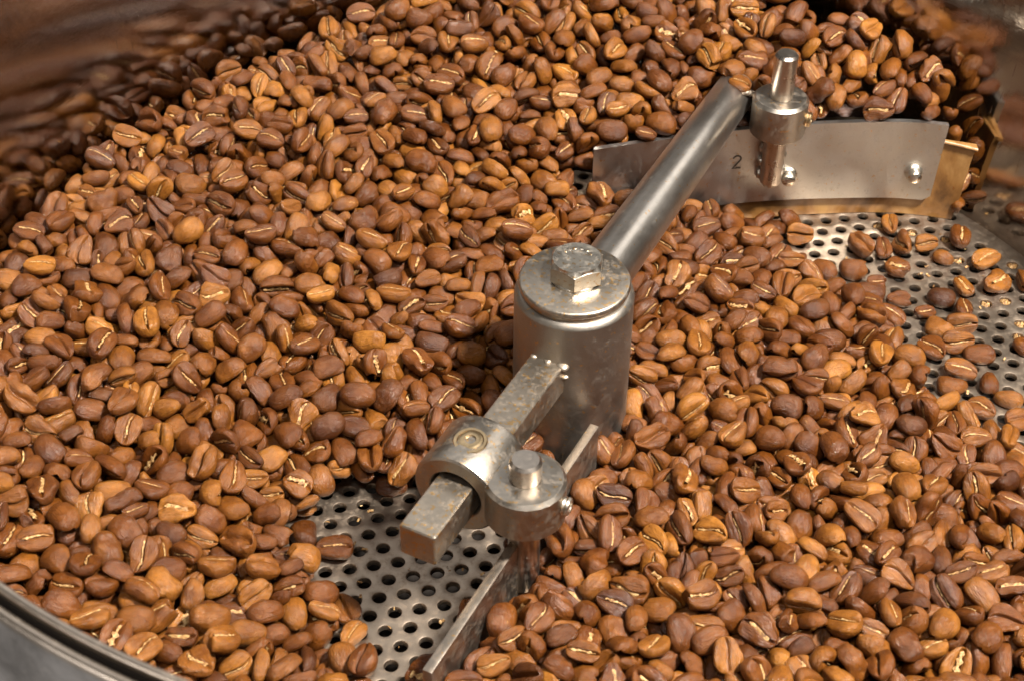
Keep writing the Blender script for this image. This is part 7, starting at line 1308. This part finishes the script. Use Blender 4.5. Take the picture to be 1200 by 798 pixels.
1131,-330,56,86,-49,2,2,-3,1214,-728,79,-42,-32,9,16,9,1262,-722,41,-72,35,-59,29,28,1178,-645,38,96,23,15,33,20,1201,-593,50,14,37,-41,8,-44,1158,-552,71,45,1,86,30,-7,
1186,-462,66,0,0,-97,31,-2,1153,-407,62,13,12,-66,38,-4,1201,-337,47,-16,-98,-7,4,17,1158,-283,70,-8,30,-7,19,15,1191,-233,59,-97,3,-21,24,5,1260,-645,51,-8,23,-97,0,8,
1290,-595,60,6,-98,-17,27,27,1220,-520,58,-10,-99,7,11,42,1290,-488,62,13,-8,-84,39,-44,1210,-408,64,-29,-23,92,12,55,1275,-349,53,8,3,-99,31,-11,1237,-291,62,20,91,19,37,21,
1266,-237,61,-8,-31,-94,31,-37,1202,-143,68,35,-56,-44,37,-10,1253,-120,49,75,62,23,34,-28,1267,3,63,39,29,29,1,29,1231,73,36,16,78,-60,23,24,1334,-541,48,97,14,-14,0,3,
1350,-485,57,-8,16,76,28,-2,1319,-423,35,77,-52,32,37,-60,1336,-366,59,3,-61,25,6,-20,1300,-280,62,95,21,21,14,-12,1311,-208,37,40,86,-16,13,-16,1303,-188,66,92,16,6,12,23,
1336,-100,74,4,8,85,12,3,1271,-61,67,12,3,-1,9,-28,1323,-14,52,56,80,11,41,11,1282,120,46,-1,-100,-6,37,15,1378,-421,57,13,16,-70,20,36,1394,-352,31,-51,36,13,2,-11,
1376,-290,44,65,19,0,13,12,1377,-253,49,87,19,-31,23,53,1377,-181,63,-10,-9,-71,4,-5,1399,-128,72,14,-15,-19,12,-6,1369,-65,29,35,43,-15,13,-45,1387,-33,31,-7,-62,54,8,-58,
1367,37,55,-72,-65,-25,1,3,1426,129,36,0,-97,11,41,-10,1323,171,55,4,10,89,30,-17,1441,-65,60,39,-6,-43,33,24,1434,48,26,90,-1,-27,36,-7,-1391,-331,219,64,16,35,21,-22,
-1436,-108,262,17,7,-74,9,-1,-1434,103,272,55,-8,40,0,-27,-1358,-511,210,5,-31,-13,13,-42,-1215,-782,205,-19,12,-34,33,53,-1051,-996,171,23,2,-30,34,-12,-1078,-925,172,-9,13,-96,35,-4,
-1082,-853,178,51,-54,-40,18,27,-973,-1016,154,7,94,10,0,-19,-1013,-918,159,-74,-57,-5,24,44,-916,-1110,146,10,38,-65,12,36,-979,-1059,154,27,-15,-95,36,-27,-868,-962,162,-10,7,-5,32,-22,
-826,-1108,110,-61,64,29,2,-3,-872,-1041,131,-93,1,-15,7,51,-834,-901,141,34,-76,-43,26,50,-734,-1119,123,23,-15,-60,17,14,-781,-965,146,55,-70,-45,40,17,-752,-904,127,-96,-19,7,20,-54,
-681,-970,133,-55,11,20,16,29,-698,-901,121,-37,-25,66,0,-3,-608,-958,109,10,-16,91,9,-43,-534,-1152,29,59,-26,-69,5,16,-601,-1021,90,0,-3,13,24,11,-564,-955,74,-62,-39,62,5,-37,
-589,-898,116,37,4,-27,4,19,-519,-963,89,30,-81,-4,38,-65,-544,-865,97,-10,9,87,3,-22,-476,-1165,28,-69,-44,21,40,-56,-514,-1036,97,14,-21,-52,4,14,-426,-960,81,79,-56,-21,36,28,
-387,-1017,84,-77,58,7,35,-47,-348,-938,97,36,6,-49,35,-27,-373,-861,88,-58,-29,42,1,50,-342,-1061,79,54,-81,18,36,-14,-241,-1135,54,-70,-41,8,28,-36,-325,-1014,111,-7,11,95,24,-11,
-204,-954,124,35,15,30,15,15,-259,-895,101,-20,34,-51,21,38,-170,-1041,94,48,78,39,36,-28,-139,-967,106,-1,48,-61,28,41,-150,-878,115,-49,58,-65,19,19,-101,-975,121,-83,-35,-10,30,-39,
-37,-936,159,-3,-55,79,14,-3,-124,-905,110,-58,-64,6,8,-11,-19,143,164,59,44,-29,37,78,-39,-1045,126,21,-15,94,2,-20,14,-991,140,-9,38,-82,26,25,18,-874,125,27,88,37,25,29,
60,147,138,-73,-53,-43,29,-7,-3,194,160,-23,-86,44,22,-13,64,204,130,25,89,12,31,32,57,-1151,76,47,21,-61,26,-46,28,-1101,113,19,12,-75,15,-39,90,-967,134,80,50,1,7,11,
62,-923,107,92,2,-14,31,-45,93,741,182,12,-14,-98,8,-37,102,-1171,85,19,-21,69,15,31,138,-1006,133,8,26,94,22,24,128,-918,139,-46,23,-60,31,36,105,1449,488,-16,67,67,27,-40,
128,-1109,94,-92,-9,-8,23,-28,184,-1003,113,-27,-46,50,24,-19,171,-939,134,-49,29,-53,2,-24,155,1403,482,-11,95,11,35,0,262,-1156,70,-37,-51,53,39,14,222,-997,104,17,-49,-11,39,21,
208,-933,120,-42,-79,38,4,12,206,1422,483,-46,-82,25,10,-21,347,-988,149,29,-7,-12,1,-35,310,-923,154,12,0,-39,32,9,259,1403,472,84,8,-46,8,-38,311,-1128,80,-38,-75,-49,16,-47,
393,-909,129,24,-31,92,3,-11,355,-1070,121,-10,-3,-27,20,-19,456,-968,124,-51,-79,-27,6,30,419,-942,106,-90,-36,-13,18,-48,519,-1172,60,91,-33,21,13,66,463,-1134,86,-37,75,40,40,7,
489,-907,131,-92,-36,-6,14,-4,549,1058,398,-5,93,-24,13,22,580,-1163,68,55,-74,-23,17,18,513,-1008,112,83,-41,34,25,-16,538,-945,122,-60,-73,2,6,-12,556,-889,112,5,86,41,33,-26,
666,-1116,82,96,27,-4,39,13,550,-1077,104,-19,-10,97,26,70,611,-970,121,-35,89,-11,2,-63,645,-897,152,24,-31,-82,24,48,764,-1162,64,-56,-37,-11,37,8,642,-1055,102,-2,27,88,32,-7,
672,-1024,101,-14,-96,-14,18,3,684,-907,130,-22,10,58,28,26,813,-1129,60,44,8,28,13,0,718,-1078,114,20,-15,30,18,44,749,-1009,121,-12,-25,-88,4,-33,751,-913,122,-93,33,7,17,-24,
876,-1138,82,-43,86,-20,27,-52,833,-1087,107,24,-7,88,37,2,856,-986,113,-22,-34,65,30,28,840,-918,129,-17,-29,59,21,0,948,-1100,92,67,25,31,27,-26,925,-1044,102,46,-29,84,7,-27,
926,-982,122,9,34,3,7,-24,959,-834,120,28,-13,94,21,17,985,-1061,56,63,-50,-57,13,39,1038,-989,88,95,27,13,40,6,930,-888,125,9,-11,-60,35,-3,1018,-854,128,-1,12,-92,1,49,
1077,-972,69,27,-37,45,34,-8,1037,-928,87,95,-2,-26,18,12,1059,-891,105,46,-82,-3,40,28,1040,-753,112,-89,27,23,41,19,1096,-721,97,7,90,40,4,53,1057,-662,116,-15,2,-72,9,-10,
1068,-599,96,20,96,15,3,-30,1121,-893,92,-2,-16,93,7,-15,1175,-836,49,-24,62,75,33,-47,1128,-788,115,30,12,52,1,10,1156,-730,84,36,-50,-50,15,14,1119,-694,86,27,-55,42,38,24,
1155,-636,114,-9,9,-47,7,-17,1105,-548,99,-39,46,-62,12,-12,1150,-498,94,10,47,24,8,-37,1127,-420,92,81,33,28,26,-32,1207,-815,99,39,16,51,39,-23,1271,-685,72,20,10,8,5,-7,
1210,-674,76,43,-73,-11,8,25,1208,-614,71,15,-95,-15,6,-14,1184,-564,104,-42,-29,61,12,17,1203,-489,97,91,34,3,27,-4,1156,-446,89,44,36,23,33,-49,1178,-374,87,-13,-89,43,12,25,
1195,-302,94,-15,11,-68,23,43,1290,-638,79,9,-85,-49,2,-28,1231,-570,72,0,-80,37,23,23,1263,-465,74,-62,77,-12,41,3,1205,-432,94,-10,-30,89,39,-10,1261,-399,46,-13,-14,98,33,-16,
1237,-354,76,84,-51,-20,21,17,1282,-540,81,34,-26,-38,31,-14,1336,-523,97,-10,-20,84,7,6,1326,-458,96,16,-7,-35,28,27,1297,-389,87,-5,-2,-78,17,0,1288,-326,83,-43,87,20,0,29,
1381,-441,86,8,18,-81,2,-30,1397,-347,78,-85,-49,-1,30,17,1398,-319,49,7,98,21,29,16,18,1423,459,-87,-47,15,32,-1,
], dtype=float).reshape(-1, 8)
KIND_SIZE = np.array([(6.86, 4.66, 3.77), (8.2, 6.13, 4.82), (7.37, 4.69, 3.56), (7.31, 5.15, 3.82), (7.88, 6.09, 4.43), (7.06, 4.67, 4.2), (8.39, 6.13, 4.16), (7.57, 6.05, 4.04), (6.74, 4.64, 3.87), (8.07, 6.11, 3.78), (7.25, 4.68, 3.68), (8.58, 6.12, 4.69), (7.76, 6.07, 4.55), (5.83, 4.05, 3.08), (8.27, 6.11, 4.3), (7.45, 4.67, 4.16), (8.78, 6.11, 5.5), (7.95, 6.08, 3.92), (7.13, 4.66, 3.79), (8.46, 6.11, 4.83), (7.64, 6.04, 3.56), (6.82, 4.63, 3.44), (8.15, 6.09, 4.43), (6.15, 4.05, 3.59), (8.66, 6.1, 4.14), (7.83, 6.06, 4.05), (7.01, 4.64, 3.9), (8.34, 6.09, 5.49), (7.52, 6.01, 3.68), (6.7, 4.61, 3.54), (8.03, 6.07, 4.56), (7.2, 4.65, 3.34), (8.54, 6.09, 4.29), (6.48, 5.07, 3.51), (6.89, 4.62, 4.0), (8.22, 6.08, 3.91), (7.4, 4.65, 3.8), (8.73, 6.08, 4.83), (7.91, 6.05, 5.44), (7.08, 4.63, 3.45), (8.41, 6.08, 4.43), (7.59, 6.0, 4.29)])
b_pos = BEANS[:, 0:3] / 10.0
qv = BEANS[:, 3:6] / 100.0
b_quat = np.concatenate([np.sqrt(np.clip(1 - (qv ** 2).sum(1, keepdims=True), 0, 1)), qv], 1)
b_kind = BEANS[:, 6].astype(int)
b_dim = KIND_SIZE[b_kind]
b_var = b_kind
b_tone = BEANS[:, 7] / 100.0
n_beans = len(BEANS)
b_lod = np.where(np.arange(n_beans) < N_SINGLE, 0, np.where(np.arange(n_beans) < N_SINGLE + N_SEEN, 1, 2))

VARIANTS = []
for k in range(42):
    r = np.random.default_rng(100 + k)
    shrivelled = k % 6 == 4
    gaping = k % 7 == 2                                  # crease sprung open
    VARIANTS.append(dict(ph=r.uniform(0, 6.28, 16), s=r.uniform(-0.12, 0.12), asym=r.uniform(-0.34, 0.34), pw=r.uniform(0.55, 0.90),
                         depth=r.uniform(0.30, 0.42) if gaping else r.uniform(0.20, 0.32), w=r.uniform(0.08, 0.13) if gaping else r.uniform(0.035, 0.065),
                         wr=r.uniform(0.09, 0.15) if shrivelled else r.uniform(0.018, 0.05),
                         chaff=0.0 if k % 9 in (3, 7) else (r.uniform(2.6, 4.2) if shrivelled or gaping else r.uniform(0.9, 2.4)), bend=r.uniform(-0.13, 0.13),
                         flat=r.uniform(0.24, 0.36), ex=r.uniform(0.26, 0.45), chip=r.uniform(0.20, 0.36) if k % 10 == 9 else 0.0,
                         dish=r.uniform(0.10, 0.20) if k % 8 == 5 else r.uniform(0.0, 0.05), dent=r.uniform(0.0, 0.13), dx=r.uniform(-0.3, 0.3), da=r.uniform(2.2, 4.1)))
ANG = {0: [0, 3, 6, 10, 16, 25, 38, 55, 72, 90, 108, 128, 150, 172], 1: [0, 4, 9, 17, 34, 60, 90, 120, 155], 2: [0, 8, 20, 60, 100, 150]}
NRING = {0: 21, 1: 12, 2: 7}


def bean_shape(var, lod):
    """unit bean (L = W = T = 1): long axis x, creased flat face +z. Returns verts, quads and the chaff strip."""
    p = VARIANTS[var]
    angs = ANG[lod]
    bs = np.radians(np.array(angs + [-a for a in reversed(angs) if a > 0]))
    na = len(bs); nr = NRING[lod]
    t = np.linspace(0, math.pi, nr + 2)[1:-1]
    t = t + 0.18 * np.sin(2 * t) * -0.5
    x = -np.cos(t) * 0.5
    r = np.sin(t) ** p['pw']
    X = np.repeat(x[:, None], na, 1)
    Rr = np.repeat(r[:, None], na, 1)
    B = np.repeat(bs[None], nr, 0)
    sy, cz = np.sin(B), np.cos(B)
    Y = 0.5 * Rr * np.sign(sy) * np.abs(sy) ** 0.9 * (1 + p['asym'] * X * 2)
    Z = np.where(cz > 0, p['flat'] * Rr ** 0.8 * np.abs(cz) ** p['ex'], -0.67 * Rr * np.abs(cz) ** 0.95)
    ph = p['ph']
    # uneven body
    wob = (np.sin(5 * X + 3 * Y + ph[0]) * np.sin(4 * Z + 3 * Y + ph[1]) + 0.7 * np.sin(9 * X - 5 * Z + ph[2]) * np.sin(7 * Y + ph[3])
           + 0.5 * np.sin(17 * X + 8 * Y + ph[4]) * np.sin(13 * Z + 11 * Y + ph[5]))
    f = 1 + p['wr'] * wob + 0.012 * (np.abs(np.sin(11 * X + 6 * Y + ph[8])) + np.abs(np.sin(9 * Y - 7 * Z + ph[9])) - 1.2)
    f = f - p['dent'] * np.exp(-((X - p['dx']) / 0.16) ** 2 - ((np.mod(B, 2 * math.pi) - p['da']) / 0.7) ** 2)
    Y *= f; Z *= f
    Y += p['bend'] * (X * X * 4 - 0.4)
    # S-shaped crease on the flat face with rolled-in lips
    top = (cz > 0).astype(float)
    yc = p['s'] * np.sin(X * 5.2) + p['bend'] * (X * X * 4 - 0.4)
    u_ = np.abs(Y - p['bend'] * (X * X * 4 - 0.4)) / (0.5 * Rr + 1e-6)
    Y += top * p['s'] * np.sin(X * 5.2) * np.clip(1 - u_ * u_, 0, 1)
    dy = Y - yc
    fade = np.clip(1.12 - (2 * X) ** 6, 0, 1)
    groove = p['depth'] * np.exp(-(dy / p['w']) ** 2) + 0.055 * np.exp(-(dy / 0.2) ** 2)
    lip = 0.035 * np.exp(-((np.abs(dy) - 0.12) / 0.05) ** 2)
    rip = 0.012 * np.sin(X * 26 + ph[6] + np.sign(dy)) * np.exp(-(dy / 0.25) ** 2)
    Z -= top * fade * (groove - lip - rip)
    Z -= top * p['dish'] * np.clip(1 - (2.3 * X) ** 2, 0, 1) * np.clip(1 - (2.6 * dy) ** 2, 0, 1)
    # long wrinkles across the back
    Z -= (1 - top) * 0.012 * np.sin(19 * X + 6 * Y + ph[7]) * Rr
    if p['chip']:
        X = np.where(X > p['chip'] + 0.05 * np.sin(9 * Y + 4 * Z), p['chip'] + 0.05 * np.sin(9 * Y + 4 * Z) + 0.18 * (X - p['chip']), X)
    V = np.stack([X, Y, Z], -1).reshape(-1, 3)
    e0 = np.array([[-0.5, p['bend'] * 0.6, -0.04]]); e1 = np.array([[min(0.5, 0.5 if not p['chip'] else p['chip'] + 0.03), p['bend'] * 0.6, -0.04]])
    V = np.vstack([V, e0, e1])
    Q = []
    for i in range(nr - 1):
        for j in range(na):
            k = (j + 1) % na
            Q.append((i * na + j, (i + 1) * na + j, (i + 1) * na + k, i * na + k))
    a, b = nr * na, nr * na + 1
    for j in range(0, na):
        k = (j + 1) % na
        Q.append((a, j, k, k)); Q.append((b, (nr - 1) * na + k, (nr - 1) * na + j, (nr - 1) * na + j))
    # chaff strip lying in the crease
    CV, CQ = [], []
    if p['chaff'] > 0:
        ns = 16 if lod == 0 else 10
        rr_ = np.random.default_rng(500 + var)
        xs = np.linspace(-rr_.uniform(0.26, 0.42), rr_.uniform(0.26, 0.42) if not p['chip'] else p['chip'] - 0.04, ns)
        for q, xx in enumerate(xs):
            tt = math.acos(max(-1, min(1, -xx * 2)))
            R0 = math.sin(tt) ** p['pw']
            ycc = p['s'] * math.sin(xx * 5.2) + p['bend'] * (xx * xx * 4 - 0.4)
            ztop = p['flat'] * R0 ** 0.8 - 0.05 - p['dish'] * max(0, 1 - (2.3 * xx) ** 2)
            wd = p['chaff'] * (0.012 + 0.034 * rr_.random() ** 2.0) * (1 - (abs(xx) / 0.46) ** 4)
            lift = -0.020 + 0.035 * rr_.random()
            jit = 0.011 * rr_.normal()
            CV += [(xx, ycc + jit - wd, ztop - 0.045), (xx, ycc + jit - wd * 0.35, ztop + lift), (xx, ycc + jit + wd * 0.4, ztop + lift * 0.6), (xx, ycc + jit + wd, ztop - 0.045)]
            if q:
                s = 4 * q
                for m_ in range(3):
                    CQ.append((s - 4 + m_, s + m_, s + m_ + 1, s - 4 + m_ + 1))
    return V, np.array(Q), np.array(CV).reshape(-1, 3), np.array(CQ, int).reshape(-1, 4)


SHAPES = {(v, l): bean_shape(v, l) for v in range(42) for l in range(3)}


def tone_color(t):
    d, m, l = np.array([0.040, 0.0120, 0.0030]), np.array([0.116, 0.0345, 0.0045]), np.array([0.300, 0.118, 0.0185])
    t = max(-1.0, min(1.0, t))
    return m + (d - m) * -t if t < 0 else m + (l - m) * t


def quad_fix(me):
    pass


def poly_mesh(name, V, Q, mat):
    me = bpy.data.meshes.new(name)
    me.from_pydata([tuple(p) for p in V], [], [tuple(q) if q[2] != q[3] else tuple(q[:3]) for q in Q.tolist()])
    me.materials.append(mat)
    me.polygons.foreach_set('use_smooth', np.ones(len(me.polygons), bool))
    me.update()
    return me


BM = {v: poly_mesh('coffee_bean', SHAPES[v, 0][0], SHAPES[v, 0][1], BEAN_OBJ) for v in range(42)}
CM = {v: poly_mesh('chaff', SHAPES[v, 0][2], SHAPES[v, 0][3], CHAFF) for v in range(42) if len(SHAPES[v, 0][2])}


def to_px(p):
    c = CAM_R @ (np.asarray(p) - CAM_P)
    return 600 + CAM_F * c[0] / c[2], 399 + CAM_F * c[1] / c[2]


def place_words(x, y, z, px, py):
    r = math.hypot(x, y)
    along = x * rd.x + y * rd.y; side = x * rd.y - y * rd.x        # along the round rod, + = towards the bare far floor
    if r < 26:
        return 'touching the hub'
    if r > 132 and x < 0:
        return 'by the polished wall, ' + ('far stretch' if y > 100 else 'middle stretch' if y > 60 else 'near stretch')
    if x > 95 and y > 80:
        return 'between tan wiper and wall'
    if y > 88 and x > 0:
        return 'behind far blade ' + ('right of pin' if x > 57 else 'left of pin' if x > 25 else 'beyond rod end') + (', up the heap' if y > 112 else '')
    if x > 36 and z < 5.5 and y > 0:
        return 'on bare floor ' + ('before the tan wiper' if y > 62 else 'midway down' if y > 30 else 'at its lower end')
    if x < -30 and z < 5.5 and y < 0:
        return 'on holed floor by square bar'
    if side < 0 and y > -30 and x < 26:
        if along > 0 and side > -32:
            return 'left of the rod ' + ('by the hub' if along < 40 else 'halfway along' if along < 75 else 'by far blade')
        w = 'upper' if py < 140 else 'middle' if py < 300 else 'lower'
        return 'on left heap, %s slope, %s' % (w, 'near wall' if r > 105 else 'halfway out' if r > 62 else 'near hub')
    if x < -18:
        return 'lower left ' + ('above front rim' if px < 150 else 'beside bare floor' if px > 270 else 'between rim and floor')
    if px < 760 and y < -20:
        return 'right of near blade ' + ('at its tip' if py > 730 else 'below pin collar' if py > 640 else 'beside pin collar')
    w = 'far' if py < 400 else 'middle' if py < 560 else 'near'
    return 'right spread, %s part, %s' % (w, 'hub side' if px < 860 else 'centre' if px < 1010 else 'outer side')


def shade_word(t):
    return 'blackish' if t < -0.62 else 'dark brown' if t < -0.22 else 'brown' if t < 0.16 else 'light brown' if t < 0.46 else 'golden tan'


LABELS = []
for i in range(n_beans):
    if b_lod[i] != 0:
        continue
    q = Quaternion(b_quat[i]).normalized()
    o = bpy.data.objects.new('coffee_bean', BM[b_var[i]]); COL.objects.link(o)
    o.rotation_mode = 'QUATERNION'; o.rotation_quaternion = q
    o.location = b_pos[i] * MM; o.scale = b_dim[i] * MM
    o.color = (*tone_color(b_tone[i]), 1)
    p = b_pos[i]
    view = Vector(CAM_P - p).normalized()
    nrm = q @ Vector((0, 0, 1)); ax = q @ Vector((1, 0, 0))
    facing = nrm.dot(view)
    px, py = to_px(p); qx, qy = to_px(p + np.array(ax) * 4)
    ang = math.degrees(math.atan2(-(qy - py), qx - px)) % 180
    foreshort = math.hypot(qx - px, qy - py) / 4 * 0.2
    lie = 'level' if ang < 22 or ang > 158 else 'upright' if 68 < ang < 112 else 'rising' if ang < 90 else 'falling'
    size = 'large ' if b_dim[i][0] > 9.2 else 'small ' if b_dim[i][0] < 7.5 else ''
    look = ('crease up, ' + lie if facing > 0.45 else 'on edge, ' + lie if facing > -0.2 else 'end on' if foreshort < 0.45 else 'back up, ' + lie)
    LABELS.append((o, '%s%s bean %s, ' % (size, shade_word(b_tone[i]), look), place_words(p[0], p[1], p[2], px, py), px, py))
    if b_var[i] in CM:
        c = bpy.data.objects.new('chaff', CM[b_var[i]]); COL.objects.link(c); c.parent = o

by_text = {}
for entry in LABELS:
    by_text.setdefault(entry[1] + entry[2], []).append(entry)
for text, entries in by_text.items():
    entries.sort(key=lambda r: r[4])
    names = [''] if len(entries) == 1 else ['upper ', 'lower '] if len(entries) == 2 else ['topmost ', 'middle ', 'lowest '] if len(entries) == 3 else [w + ' ' for w in ('first', 'second', 'third', 'fourth', 'fifth', 'sixth', 'seventh', 'eighth')]
    for entry, nm in zip(entries, names):
        tag(entry[0], nm + entry[1] + entry[2], 'coffee bean', 'single coffee beans lying uppermost in the tray')

# the rest of the beans: one mass
def rot_mats(q):
    q = q / np.linalg.norm(q, axis=1, keepdims=True)
    w, x, y, z = q.T
    return np.stack([np.stack([1 - 2 * (y * y + z * z), 2 * (x * y - w * z), 2 * (x * z + w * y)], -1),
                     np.stack([2 * (x * y + w * z), 1 - 2 * (x * x + z * z), 2 * (y * z - w * x)], -1),
                     np.stack([2 * (x * z - w * y), 2 * (y * z + w * x), 1 - 2 * (x * x + y * y)], -1)], 1)


RM = rot_mats(b_quat)
VV, TT, MI, CC, LL = [], [], [], [], []
off = 0
for i in range(n_beans):
    if b_lod[i] == 0:
        continue
    V, Q, CV, CQ = SHAPES[b_var[i], b_lod[i]]
    if b_lod[i] == 2:
        CV, CQ = CV[:0], CQ[:0]
    P_ = np.vstack([V, CV]) * b_dim[i]
    P_ = P_ @ RM[i].T + b_pos[i]
    A = np.vstack([Q, CQ + len(V)])
    T1 = A[:, [0, 1, 2]]; keep_ = A[:, 2] != A[:, 3]; T2 = A[keep_][:, [0, 2, 3]]
    mi = np.concatenate([np.zeros(len(Q)), np.ones(len(CQ))])
    VV.append(P_); TT.append(np.vstack([T1, T2]) + off); MI.append(np.concatenate([mi, mi[keep_]]))
    CC.append(np.repeat(np.array([[*tone_color(b_tone[i]), 1.0]]), len(P_), 0)); LL.append(np.vstack([V, CV]) + (i % 37) * 0.73)
    off += len(P_)
# earth-dark core of packed beans under the top layers
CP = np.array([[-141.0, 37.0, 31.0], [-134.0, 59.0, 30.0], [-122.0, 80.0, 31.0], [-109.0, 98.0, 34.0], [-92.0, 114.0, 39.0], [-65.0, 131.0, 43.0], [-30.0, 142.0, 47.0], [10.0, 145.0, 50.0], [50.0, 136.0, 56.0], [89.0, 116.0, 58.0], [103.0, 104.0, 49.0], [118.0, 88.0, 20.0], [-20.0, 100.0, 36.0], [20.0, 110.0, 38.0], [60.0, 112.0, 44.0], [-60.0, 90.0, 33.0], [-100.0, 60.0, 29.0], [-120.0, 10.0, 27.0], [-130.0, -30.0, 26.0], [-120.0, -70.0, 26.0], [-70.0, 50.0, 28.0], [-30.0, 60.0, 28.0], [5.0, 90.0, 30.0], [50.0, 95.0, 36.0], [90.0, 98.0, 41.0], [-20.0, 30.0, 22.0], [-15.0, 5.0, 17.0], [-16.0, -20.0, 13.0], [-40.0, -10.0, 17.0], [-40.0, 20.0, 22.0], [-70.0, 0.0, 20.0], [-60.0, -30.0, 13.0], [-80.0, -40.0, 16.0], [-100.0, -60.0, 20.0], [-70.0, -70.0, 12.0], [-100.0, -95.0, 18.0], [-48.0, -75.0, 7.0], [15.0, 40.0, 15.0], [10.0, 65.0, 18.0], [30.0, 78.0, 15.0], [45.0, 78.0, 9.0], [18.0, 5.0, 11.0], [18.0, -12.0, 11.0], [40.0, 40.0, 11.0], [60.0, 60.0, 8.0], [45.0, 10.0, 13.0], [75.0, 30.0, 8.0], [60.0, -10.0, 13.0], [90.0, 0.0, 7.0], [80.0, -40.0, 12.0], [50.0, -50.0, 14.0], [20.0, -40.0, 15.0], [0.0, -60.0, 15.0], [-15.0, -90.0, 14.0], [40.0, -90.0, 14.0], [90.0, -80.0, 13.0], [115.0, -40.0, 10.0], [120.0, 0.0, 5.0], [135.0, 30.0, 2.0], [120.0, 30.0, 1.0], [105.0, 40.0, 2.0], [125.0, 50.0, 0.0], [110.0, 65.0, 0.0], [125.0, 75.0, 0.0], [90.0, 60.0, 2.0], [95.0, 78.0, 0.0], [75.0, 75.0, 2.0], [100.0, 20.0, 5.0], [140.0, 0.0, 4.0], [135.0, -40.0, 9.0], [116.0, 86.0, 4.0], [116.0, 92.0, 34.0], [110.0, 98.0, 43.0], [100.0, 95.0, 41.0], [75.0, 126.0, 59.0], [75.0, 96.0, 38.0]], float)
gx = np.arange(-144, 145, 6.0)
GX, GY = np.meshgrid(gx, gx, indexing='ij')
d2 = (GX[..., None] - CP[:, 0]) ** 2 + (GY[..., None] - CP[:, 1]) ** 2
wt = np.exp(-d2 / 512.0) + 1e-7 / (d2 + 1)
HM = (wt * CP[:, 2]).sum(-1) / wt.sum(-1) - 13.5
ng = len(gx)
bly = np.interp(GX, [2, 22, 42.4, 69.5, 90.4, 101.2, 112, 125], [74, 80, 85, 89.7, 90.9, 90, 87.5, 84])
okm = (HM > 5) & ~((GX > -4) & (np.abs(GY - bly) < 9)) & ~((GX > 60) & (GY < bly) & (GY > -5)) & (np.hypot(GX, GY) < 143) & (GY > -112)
MV = np.stack([GX, GY, np.maximum(HM, 0.3)], -1).reshape(-1, 3)
MT = []
for i in range(ng - 1):
    for j in range(ng - 1):
        if okm[i:i + 2, j:j + 2].all():
            a = i * ng + j
            MT += [(a, a + ng, a + ng + 1), (a, a + ng + 1, a + 1)]
VV.append(MV); TT.append(np.array(MT) + off); MI.append(np.zeros(len(MT)))
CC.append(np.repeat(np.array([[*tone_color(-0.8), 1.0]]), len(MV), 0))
VV = np.vstack(VV); TT = np.vstack(TT); MI = np.concatenate(MI); CC = np.vstack(CC)
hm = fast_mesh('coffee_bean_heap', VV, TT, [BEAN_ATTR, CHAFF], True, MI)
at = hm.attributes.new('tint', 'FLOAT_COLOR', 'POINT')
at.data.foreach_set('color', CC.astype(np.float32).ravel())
LL.append(MV * 0.1)
at = hm.attributes.new('bean_space', 'FLOAT_VECTOR', 'POINT')
at.data.foreach_set('vector', np.vstack(LL).astype(np.float32).ravel())
heap = bpy.data.objects.new('coffee_bean_heap', hm); COL.objects.link(heap)
tag(heap, 'mass of roasted brown coffee beans heaped all round the tray', 'coffee beans', None, 'stuff')

# chaff and broken bits caught in the holes near the far wall
FV, FF = [], []
for x, y in [(98.3, 85.4), (107.2, 82.8), (109.5, 73.5), (124.3, 71.5), (113.0, 54.6), (118.4, 55.4), (119.9, 46.5), (88.9, 88.8), (118.5, 72.1), (119.1, 40.9)]:
    near = H_[np.argmin(np.hypot(H_[:, 0] - x, H_[:, 1] - y))]
    ph = RNG.uniform(0, 6.28, 4); s0 = len(FV)
    for k in range(5):
        for j in range(8):
            t = math.pi * (k + 0.3) / 5; a = 2 * math.pi * j / 8
            rr = 1.25 * (1 + 0.25 * math.sin(3 * a + ph[0]) + 0.2 * math.sin(5 * t + 2 * a + ph[1]))
            FV.append((near[0] + rr * math.sin(t) * math.cos(a), near[1] + rr * math.sin(t) * math.sin(a), -0.9 + 0.8 * rr * math.cos(t)))
    for k in range(4):
        for j in range(8):
            j2 = (j + 1) % 8
            FF.append((s0 + k * 8 + j, s0 + (k + 1) * 8 + j, s0 + (k + 1) * 8 + j2, s0 + k * 8 + j2))
for k in range(90):
    if k < 55:
        x, y, z0 = RNG.uniform(60, 132), RNG.uniform(5, 86), 0.15
    else:
        x, y, z0 = RNG.uniform(-62, -15), RNG.uniform(-92, -22), 0.15
    if math.hypot(x, y) > 145:
        continue
    a = RNG.uniform(0, 6.28); ln = RNG.uniform(0.4, 1.5); wd = ln * RNG.uniform(0.25, 0.6); s0 = len(FV)
    for q in range(4):
        u_ = q / 3 - 0.5; lift = RNG.uniform(0.0, 0.45)
        for e in (-0.5, 0.5):
            FV.append((x + math.cos(a) * u_ * ln - math.sin(a) * e * wd, y + math.sin(a) * u_ * ln + math.cos(a) * e * wd, z0 + lift + 0.1 * e))
    for q in range(3):
        FF.append((s0 + 2 * q, s0 + 2 * q + 2, s0 + 2 * q + 3, s0 + 2 * q + 1))
bits = to_obj('chaff_bits', FV, FF, CHAFF, None, True, 0)
tag(bits, 'pale chaff and bean crumbs scattered over and caught in the holed floor', 'chaff', None, 'stuff')
